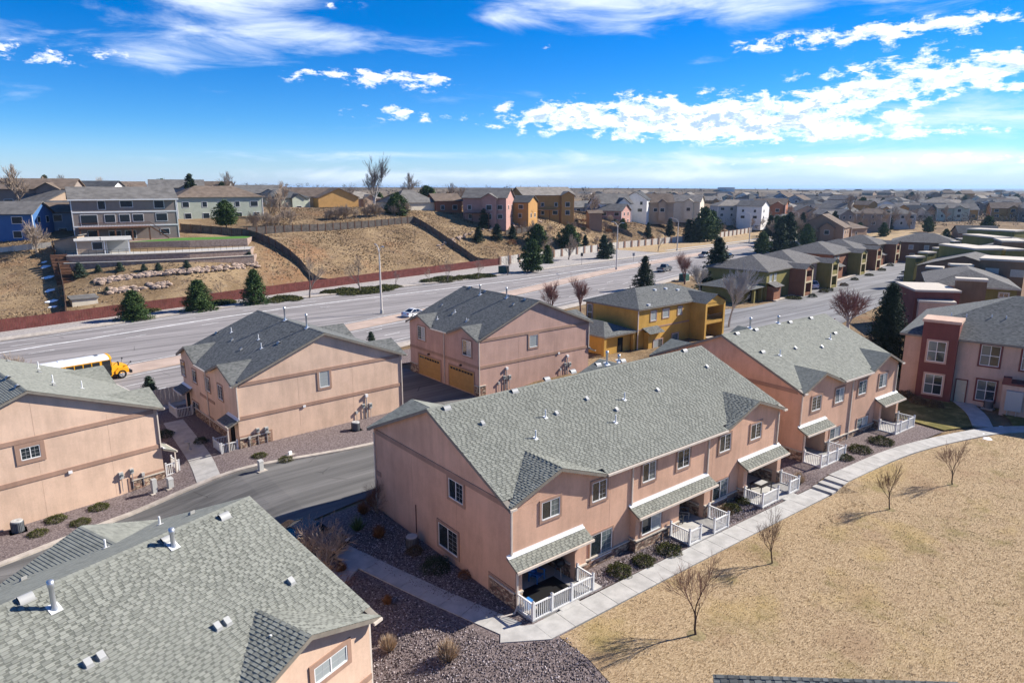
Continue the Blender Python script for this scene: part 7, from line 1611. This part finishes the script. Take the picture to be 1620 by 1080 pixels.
pg = TR(122, 401, 135.5); t = thing('pool_house', 'small pale garden house with dark window on the patio', 'shed', (pg[0], pg[1], za), face_cam(pg)); part('wall', MB().box(0, 5.2, 0, 4, 0, 2.6), M['h_tan'], t); part('roof', MB().hexa([(-.3, -.4, 2.6), (5.6, -.4, 2.6), (5.6, 4.4, 3.0), (-.3, 4.4, 3.0), (-.3, -.4, 2.75), (5.6, -.4, 2.75), (5.6, 4.4, 3.15), (-.3, 4.4, 3.15)]), M['conc'], t); far_window(t, Face(t, 'F', 0), 3.6, .9, 1.7, 1.4)
for x in (0, 5.1): part('corner_board', MB().box(x, x + .12, -.04, .0, 0, 2.6), M['white'], t)
pg = TR(166, 401, 137.5); t = thing('pergola', 'open white pergola beside the garden house', 'pergola', (pg[0], pg[1], za), face_cam(pg))
for x in (.1, 4.4):
    for y in (.1, 3.2): part('post', MB().box(x - .1, x + .1, y - .1, y + .1, 0, 2.6), M['white'], t)
part('roof', MB().hexa([(-.4, -.4, 2.6), (5, -.4, 2.6), (5, 3.8, 3.1), (-.4, 3.8, 3.1), (-.4, -.4, 2.72), (5, -.4, 2.72), (5, 3.8, 3.22), (-.4, 3.8, 3.22)]), M['conc'], t); part('screen', MB().box(.2, 4.3, 3.1, 3.15, .1, 2.4), M['meter'], t)
pg = TR(88, 402, 137); t = thing('shed', 'tan lean-to shed with sloping roof left of the patio', 'shed', (pg[0], pg[1], za - 1), face_cam(pg, -20)); part('wall', MB().prism([(0, 0), (4.2, 0), (4.2, 4.4), (0, 3.4)], 'y', 0, 4), M['h_tan'], t); part('roof', MB().prism([(-.3, 3.35), (4.6, 4.55), (4.6, 4.75), (-.3, 3.55)], 'y', -.3, 4.3), M['rg'], t)
pg = hit(115, 486); t = thing('shed', 'small shed with flat grey roof behind the red fence', 'shed', (pg.x, pg.y, pg.z), face_cam(pg, 10)); part('wall', MB().box(0, 4.0, 0, 2.5, -1, 1.2), M['h_cream'], t); part('roof', MB().hexa([(-.2, -.2, 1.2), (4.2, -.2, 1.2), (4.2, 2.7, 1.2), (-.2, 2.7, 1.2), (-.2, -.2, 1.35), (4.2, -.2, 1.35), (4.2, 2.7, 1.7), (-.2, 2.7, 1.7)]), M['rg'], t)
st_ = thing('timber_steps', 'timber retaining steps at the left end of the terraced yard', 'steps', hit(105, 440))
for i in range(9):
    p = TR(93 + i * 1.4, 404 + i * 5.2, 133.2 - i * .75); o = part('step', MB().box(-1.4, 1.4, -.35, .35, -.8, .12), M['wood'], st_); o.location = (p[0] - st_.location.x, p[1] - st_.location.y, p[2] - st_.location.z); o.rotation_euler = (0, 0, hz)


def boulders(name, label, line, n, seed, r=(.25, .6)):
    rg = random.Random(seed); mb = MB(); ico = [(0, 0, 1), (.894, 0, .447), (.276, .851, .447), (-.724, .526, .447), (-.724, -.526, .447), (.276, -.851, .447), (.724, .526, -.447), (-.276, .851, -.447), (-.894, 0, -.447), (-.276, -.851, -.447), (.724, -.526, -.447), (0, 0, -1)]
    fi = [(0, 1, 2), (0, 2, 3), (0, 3, 4), (0, 4, 5), (0, 5, 1), (1, 6, 2), (2, 7, 3), (3, 8, 4), (4, 9, 5), (5, 10, 1), (6, 7, 2), (7, 8, 3), (8, 9, 4), (9, 10, 5), (10, 6, 1), (6, 11, 7), (7, 11, 8), (8, 11, 9), (9, 11, 10), (10, 11, 6)]
    for i in range(n):
        f_ = rg.random() * (len(line) - 1); k = int(f_); u = f_ - k; px = line[k][0] * (1 - u) + line[k + 1][0] * u; py = line[k][1] * (1 - u) + line[k + 1][1] * u + rg.uniform(-3.4, 3.4); c = hit(px, py); s = rg.uniform(*r); i0 = len(mb.v); q = [rg.uniform(.75, 1.25) for _ in range(3)]
        for v in ico: m_ = rg.uniform(.8, 1.15); mb.v.append((c.x + v[0] * s * q[0] * m_ * 1.2, c.y + v[1] * s * q[1] * m_, c.z + .12 + v[2] * s * .7 * q[2] * m_))
        for a in fi: mb.f.append(tuple(i0 + k_ for k_ in a)); mb.mi.append(0)
    o = link(name, mb.data(name, M['rockp'])); tag(o, label, 'rocks', kind='stuff')


M['rockp'] = noisy('boulder_pinkish', (.36, .27, .21), .35, 1.4, .95, .1, 6, .4, .05)
boulders('boulder_terrace', 'upper row of pinkish boulders across the terraced yard', [(150, 448), (200, 440), (270, 432), (330, 427), (410, 420)], 260, 1); boulders('boulder_terrace', 'lower row of pinkish boulders in the terraced yard', [(172, 463), (215, 458), (270, 451)], 90, 2); boulders('boulder_terrace', 'scattered rocks in the yards right of the slope', [(690, 395), (740, 372), (800, 358), (860, 352)], 60, 3, (.3, .7))
for px, py, tp, lb in [(127, 438, 415, 'round evergreen at the left foot of the block wall'), (156, 431, 418, 'small evergreen below the wall, second from left'), (190, 429, 414, 'evergreen below the wall, third from left'), (228, 430, 417, 'evergreen below the wall, fourth from left'), (251, 429, 415, 'evergreen below the wall, fifth from left'), (296, 427, 411, 'evergreen below the wall, sixth from left'), (395, 416, 398, 'evergreen at the right end of the block wall'), (170, 464, 453, 'small shrub at the lower boulders'), (757, 382, 358, 'dark evergreen in the yard right of the slope, left one'), (786, 379, 354, 'dark evergreen in the yard right of the slope, middle one'), (811, 378, 357, 'dark evergreen in the yard right of the slope, right one')]: conifer_px('cone' if px < 500 else 'far', px, py, tp, lb, wide=1.5 if px < 500 else 1.3, name='evergreen_shrub' if px < 500 else 'pine_tree')
house_px('bright blue house with grey roof at the left edge', -42, 384, 141, 11.5, 9, 2, 'blue', 'rg', -28, kind='gable_x', k=.5); p = hit(58, 400); bare('bush', 'grey leafless bush in front of the blue house', (p.x, p.y, p.z), 6.5, 1)
house_px('pale green house with grey roof right of the taupe house', 283, 352, 178, 21.6, 11.9, 2.16, 'green', 'rb', 12, kind='hip', k=.45); conifer_px('round', 358, 360, 317, 'rounded pine in front of the pale green house', at=at_dist(358, 358, 168))
house_px('yellow house with wide gable above the empty slope', 505, 340, 235, 14.3, 13.2, 1.98, 'yellow', 'rb', 20, kind='gable_y', k=.42, trim=False); house_px('tan brown-roofed house left of the yellow gable', 462, 338, 238, 12.1, 11.0, 1.98, 'tan', 'rb', -10, kind='gable_x', k=.5, trim=False); house_px('cream house with big grey roof behind the empty slope corner', 628, 347, 222, 15.4, 12.1, 1.76, 'cream', 'rg', 30, kind='hip', k=.62)
house_px('pink house with tall gable and deck', 733, 350, 226, 14.2, 13.0, 2.60, 'pink', 'rg', -15, kind='gable_x', k=.45, front_gable=(6.5, 11.2, 1), deck=True, trim=False); house_px('rust brown wing with deck left of the pink house', 690, 350, 230, 9.2, 10.3, 2.30, 'rust', 'rb', 20, kind='gable_x', trim=False, deck=True); house_px('tan house with slate roof right of the pink house', 790, 348, 236, 10.3, 10.3, 2.07, 'gold', 'rd', -20, kind='gable_x', k=.4, trim=False); house_px('large gold house with cross gable and pergola deck', 828, 344, 250, 20.1, 13.0, 2.71, 'gold', 'rt', 22, kind='gable_x', k=.42, front_gable=(14.5, 19.3, 1), deck=True, trim=False)
house_px('white house with steep grey gables', 950, 345, 285, 14.2, 11.8, 2.01, 'white', 'rg', 25, kind='gable_x', k=.62, front_gable=(7, 12.5, 1)); house_px('white gabled house behind the orange fence', 985, 338, 300, 10.3, 11.5, 2.07, 'white', 'rd', -15, kind='gable_y', k=.6); house_px('tan house with brown roof and small white gable', 1006, 338, 300, 16.1, 11.5, 1.61, 'tan', 'rb', 10, kind='gable_x', k=.6, front_gable=(9.5, 12.5, 1), trim=False); house_px('cream house with grey roof left of the pines', 1055, 336, 325, 14.9, 11.5, 1.72, 'cream', 'rt', -12, kind='gable_x', k=.5, front_gable=(8, 12, 1)); house_px('pale grey house with hip roof above the white fence', 1135, 345, 345, 18.0, 12.0, 2.04, 'grey', 'rt', 20, kind='hip', k=.45); house_px('white two-storey house right of the hip-roofed one', 1165, 348, 342, 12.0, 10.8, 2.40, 'white', 'rg', -20, kind='gable_x', k=.45); house_px('rust orange two-storey house with white trim', 1190, 346, 360, 15.6, 12.0, 2.52, 'rust', 'rb', -8, kind='gable_x', k=.45, front_gable=(9.5, 14.5, 1)); house_px('rust house next to the rust orange one', 1200, 340, 395, 14.4, 12.0, 2.40, 'rust', 'rg', 10, kind='hip', k=.45)
house_px('dark house roof at the far end of the side street', 1515, 388, 262, 13, 10, 1.6, 'brown', 'rd', 15, kind='gable_x', k=.5, trim=False); house_px('white distant store building on the plain', 1135, 303, 820, 19, 14, 1.6, 'white', 'rt', 0, kind='hip', k=.02, wins=False, trim=False, name='store_building')
house_px('brown shed in the yard below the white houses', 932, 352, 262, 5.0, 4.4, 1.21, 'brown', 'rb', 15, kind='gable_x', wins=False, trim=False, name='shed')

# more houses, laid out in streets on the hill and out on the plain
rgh = random.Random(77); cn = ['tan', 'cream', 'grey', 'white', 'green', 'taupe', 'brown', 'slate', 'pink', 'gold']; rn = ['rg', 'rb', 'rd', 'rt']
hill = [(0, 281, 178), (55, 288, 205), (100, 285, 192), (150, 286, 230), (245, 283, 225), (300, 286, 235), (382, 292, 232), (430, 300, 225), (495, 302, 250), (545, 303, 262), (600, 308, 240), (640, 305, 285), (690, 306, 265), (735, 306, 300), (770, 312, 262), (905, 318, 300), (940, 322, 285), (60, 310, 170), (25, 318, 160)]
for i, (px, ptop, dist) in enumerate(hill):
    p = at_dist(px - 10, ptop, dist); z = float(Z(p[0], p[1])); w = rgh.uniform(13, 18); c, r_ = rgh.choice(cn), rgh.choice(rn); st = rgh.choice((1.7, 2, 2)); zt = p[2]; top = 2.9 * st + .45 * 6
    house('house', '%s hilltop house, %s roof, %s along the skyline from left' % (c, {'rg': 'grey', 'rb': 'brown', 'rd': 'dark', 'rt': 'pale grey'}[r_], ['one', 'two', 'three', 'four', 'five', 'six', 'seven', 'eight', 'nine', 'ten', 'eleven', 'twelve', 'thirteen', 'fourteen', 'fifteen', 'sixteen', 'seventeen', 'eighteen', 'nineteen'][i]), (p[0], p[1], zt - top), face_cam(p, rgh.uniform(-35, 35)), w, 11, st, 'h_' + c, r_, rgh.choice(('gable_x', 'gable_y', 'hip', 'gable_x')), .45, 'houses on the hilltop skyline', front_gable=(w * .55, w * .85, 1) if rgh.random() < .5 else None, rng=rgh)
GN = {'rg': 'grey', 'rb': 'brown', 'rd': 'dark', 'rt': 'pale grey'}
rows = [(372, 290, 1240, 1300, 2), (358, 330, 1215, 1420, 5), (346, 385, 1235, 1620, 9), (336, 450, 1200, 1640, 14), (328, 520, 1040, 1650, 20), (322, 600, 980, 1650, 24), (317, 700, 900, 1660, 28), (313, 850, 880, 1660, 30), (309, 1050, 860, 1660, 32)]
for ri, (py, dist, xa, xb, n) in enumerate(rows):
    for i in range(n):
        px = xa + (xb - xa) * (i + rgh.uniform(.2, .8)) / n; d_ = dist * rgh.uniform(.95, 1.06); p = at_dist(px, py, d_); z = float(Z(p[0], p[1])); 
        if ri == 0 and 1330 < px: continue
        w = rgh.uniform(12, 17); c, r_ = rgh.choice(['tan', 'tan', 'cream', 'grey', 'white', 'green', 'taupe', 'brown', 'taupe', 'slate', 'gold']), rgh.choice(rn); st = rgh.choice((1.2, 1.7, 2, 2)); z = p[2] if d_ < 500 else min(z, p[2])
        lb = '%s distant house with %s roof out on the plain' % (c, GN[r_]) if ri > 2 else '%s house, %s roof, beyond the side street, row %s, place %s from left' % (c, GN[r_], ['one', 'two', 'three'][ri], 'abcdefghijklmnopqrstuvwxyz'[i])
        house('house', lb, (p[0], p[1], z), face_cam(p, rgh.choice((-38, -20, 15, 30, 45)) + rgh.uniform(-8, 8)), w, rgh.uniform(9, 12), st, 'h_' + c, r_, rgh.choice(('gable_x', 'gable_x', 'gable_y', 'hip')), rgh.uniform(.4, .58), 'houses on the distant plain' if ri > 2 else 'houses beyond the side street', front_gable=(w * .5, w * .8, 1) if rgh.random() < .55 and ri < 6 else None, wins=ri < 7, rng=rgh, trim=ri < 3)

# ---- trees around the far houses
rgt = random.Random(9)
bare_px('cotton', 591, 348, 240, 'tall bare cottonwood rising above the hilltop roofs', at=at_dist(591, 342, 225)); conifer_px('round', 629, 345, 305, 'rounded dark pine beside the cottonwood', at=at_dist(629, 345, 214))
for px, py, tp, d_, lb in [(450, 350, 296, 190, 'pale bare tree above the fence corner'), (430, 350, 304, 195, 'grey bare tree left of the yellow house'), (33, 330, 258, 175, 'bare tree top over the left roofs'), (105, 320, 275, 215, 'bare tree above the left skyline'), (365, 320, 270, 240, 'small bare tree on the skyline'), (645, 320, 272, 250, 'bare tree right of the cottonwood'), (715, 330, 288, 260, 'bare tree behind the pink house'), (935, 345, 302, 272, 'reddish bare tree right of the gold house'), (1345, 345, 305, 380, 'large pale bare tree among the far houses'), (1390, 350, 325, 340, 'grey bare tree among the far houses, left'), (1412, 358, 325, 330, 'grey bare tree among the far houses, right')]: bare('far', lb, at_dist(px, py, d_), ht_from_px(at_dist(px, py, d_), px, tp))
for px, py, tp, d_, lb in [(303, 315, 275, 225, 'dark spruce on the skyline by the taupe roof')]: conifer_px('far', px, py, tp, lb, at=at_dist(px, py, d_))
for px, py, tp, k, lb in [(1088, 382, 347, 'far', 'pine at the left of the clump by the white fence'), (1101, 383, 345, 'far', 'second pine of the clump by the white fence'), (1113, 382, 327, 'farround', 'tall round pine in the clump by the white fence'), (1124, 381, 333, 'farround', 'right-hand pine of the clump by the white fence'), (1045, 345, 312, 'farround', 'round pine behind the orange fence'), (985, 338, 319, 'farround', 'dark round tree beside the white gables'), (1025, 375, 352, 'far', 'small pine on the bank above the white fence, left'), (1059, 372, 345, 'far', 'thin pine on the bank above the white fence, right'), (985, 365, 345, 'farround', 'dark bush pine on the bank'), (1205, 402, 366, 'farround', 'dark pine left of the tall pair by the road'), (1232, 400, 345, 'far', 'tall dark spruce by the road, left of pair'), (1245, 398, 337, 'far', 'tall dark spruce by the road, right of pair'), (1275, 390, 354, 'farround', 'rounded dark pine right of the tall pair'), (1358, 378, 352, 'farround', 'round pine behind the row houses, left'), (1397, 375, 352, 'farround', 'round pine behind the row houses, right'), (1495, 384, 362, 'farround', 'dark pine behind the end house, left'), (1512, 383, 362, 'farround', 'dark pine behind the end house, right'), (1560, 380, 341, 'farround', 'green pine above the long grey roof'), (1467, 368, 342, 'farround', 'pine by the pale field'), (1434, 362, 350, 'farround', 'small pine by the pale field')]:
    loc = G0(px, py) if py > 385 or px > 1195 else hit(px, py); conifer_px(k, px, py, tp, lb, at=loc, wide=.95 if k == 'far' else .72)
for i in range(330):
    ri = rgt.randrange(len(rows) + 3)
    if ri < len(rows): py, dist, xa, xb, n = rows[ri]; px = rgt.uniform(xa - 30, xb + 20); py += rgt.uniform(0, 5); d_ = dist * rgt.uniform(.9, 1.05)
    else: px = rgt.uniform(-10, 960); d_ = rgt.uniform(200, 320); py = None
    p = at_dist(px, py if py else 300, d_); z = p[2] if py else float(Z(p[0], p[1])); hgt = rgt.uniform(4, 9)
    if py is None and (px < 700 and d_ < 225): continue
    zone = ['blue house', 'taupe house', 'pale green house', 'empty slope', 'pink house', 'gold house', 'white-gabled houses', 'tall spruce pair', 'row of olive townhouses', 'flat-topped buildings'][min(9, max(0, int((px + 10) / 165)))]; far_ = 'just' if d_ < 260 else ('some way' if d_ < 480 else 'far')
    if rgt.random() < .75: bare('far', 'bare tree %s behind the %s, %s one' % (far_, zone, 'tall' if hgt > 7.3 else ('middling' if hgt > 5.6 else 'small')), (p[0], p[1], z - .3), hgt, None, 'bare trees among the distant houses')
    else: m_, h0 = PROTO[rgt.choice(('far', 'farround'))]; conifer('pine_tree', 'dark evergreen %s behind the %s, %s one' % (far_, zone, 'tall' if hgt > 7.3 else ('middling' if hgt > 5.6 else 'small')), (p[0], p[1], z - .3), m_, h0, hgt / h0, 0, 'evergreens among the distant houses')
for i in range(46):                                               # scrub on the banks behind the white fence
    px = rgt.uniform(800, 1180); py = rgt.uniform(352, 392) - (px - 800) * .03; loc = hit(px, py)
    if beyond(loc.x, loc.y) < 2: continue
    if rgt.random() < .6: bare('bush', 'leafless scrub on the bank behind the white fence, %s part' % ('left' if px < 920 else 'middle' if px < 1050 else 'right'), (loc.x, loc.y, loc.z), rgt.uniform(1.5, 4), None, 'scrub on the bank', 'bare_bush', 'shrub')
    else: shrub('rust' if rgt.random() < .5 else 'dark', 'low leafy scrub on the bank behind the white fence, %s part' % ('left' if px < 920 else 'middle' if px < 1050 else 'right'), 0, 0, rgt.uniform(1.5, 3), 'scrub on the bank', at=loc)
for i in range(26):
    px = rgt.uniform(395, 660); loc = at_dist(px, 372 - (px - 395) * .075 - 12, 172 + (px - 395) * .17); z = float(Z(loc[0], loc[1])); bare('bush', 'leafless shrub behind the weathered top fence, %s end' % ('left' if px < 490 else 'middle' if px < 580 else 'right'), (loc[0], loc[1], z), rgt.uniform(2, 5), None, 'shrubs behind the top fence', 'bare_bush', 'shrub')
sheet('field', [(250, 95), (330, 95), (345, 135), (262, 128)], M['lawn'], .3, 10, 'pale dry field beyond the side street', zf=Z); sheet('side_lot', [(205, 100), (245, 106), (262, 140), (215, 133)], M['conc'], .25, 10, 'pale paved lot between road and side street', zf=Z)


def distant_trees():
    """leafless tree cover between the far houses, where single trees run together"""
    rg = np.random.default_rng(21); P = []; S = []
    for k in range(2600):
        d_ = 330 * (1 + 1.5 * rg.random() ** 1.2); sx = rg.uniform(-.85, .85) * d_ if d_ > 500 else rg.uniform(.1, .85) * d_
        x = d_ * math.cos(YAW) + sx * math.sin(YAW); y = d_ * math.sin(YAW) - sx * math.cos(YAW); z = float(Z(x, y)); n = 34 if d_ < 800 else 16; h = rg.uniform(2.5, 6.5); r = h * rg.uniform(.3, .45)
        q = rg.normal(0, .5, (n, 3)) * (r, r, h * .32) + (x, y, z + h * .6); P.append(q); S.append(np.full(n, .5 if d_ < 800 else 1.1) * rg.uniform(.6, 1.2, n))
    P = np.vstack(P); S = np.concatenate(S); M['ftree'] = foliage('distant_twigs', (.075, .062, .05), (.15, .122, .10), (.23, .19, .155))
    o = link('distant_trees', tri_mesh('distant_trees', rand_tris(P, S, rg), M['ftree'], rg.random(len(P)))); tag(o, 'brown leafless tree cover between the distant houses', 'trees', kind='stuff')


distant_trees()
# ---- the air: pale haze that fades the far plain
hm = bpy.data.materials.new('haze_air'); hm.use_nodes = True; q = NT(hm.node_tree); q.n.remove(q.n['Principled BSDF']); pv = q.add('ShaderNodeVolumePrincipled'); pv.inputs['Color'].default_value = (.46, .70, 1.0, 1); pv.inputs['Density'].default_value = 7e-5; pv.inputs['Anisotropy'].default_value = 0.2; q.l.new(pv.outputs[0], q.n['Material Output'].inputs['Volume'])
hz_ = link('haze', MB().box(-31000, 31000, -31000, 31000, -8.0, 62).data('haze', hm)); tag(hz_, 'thin blue haze over the distant plain', 'haze', kind='stuff')
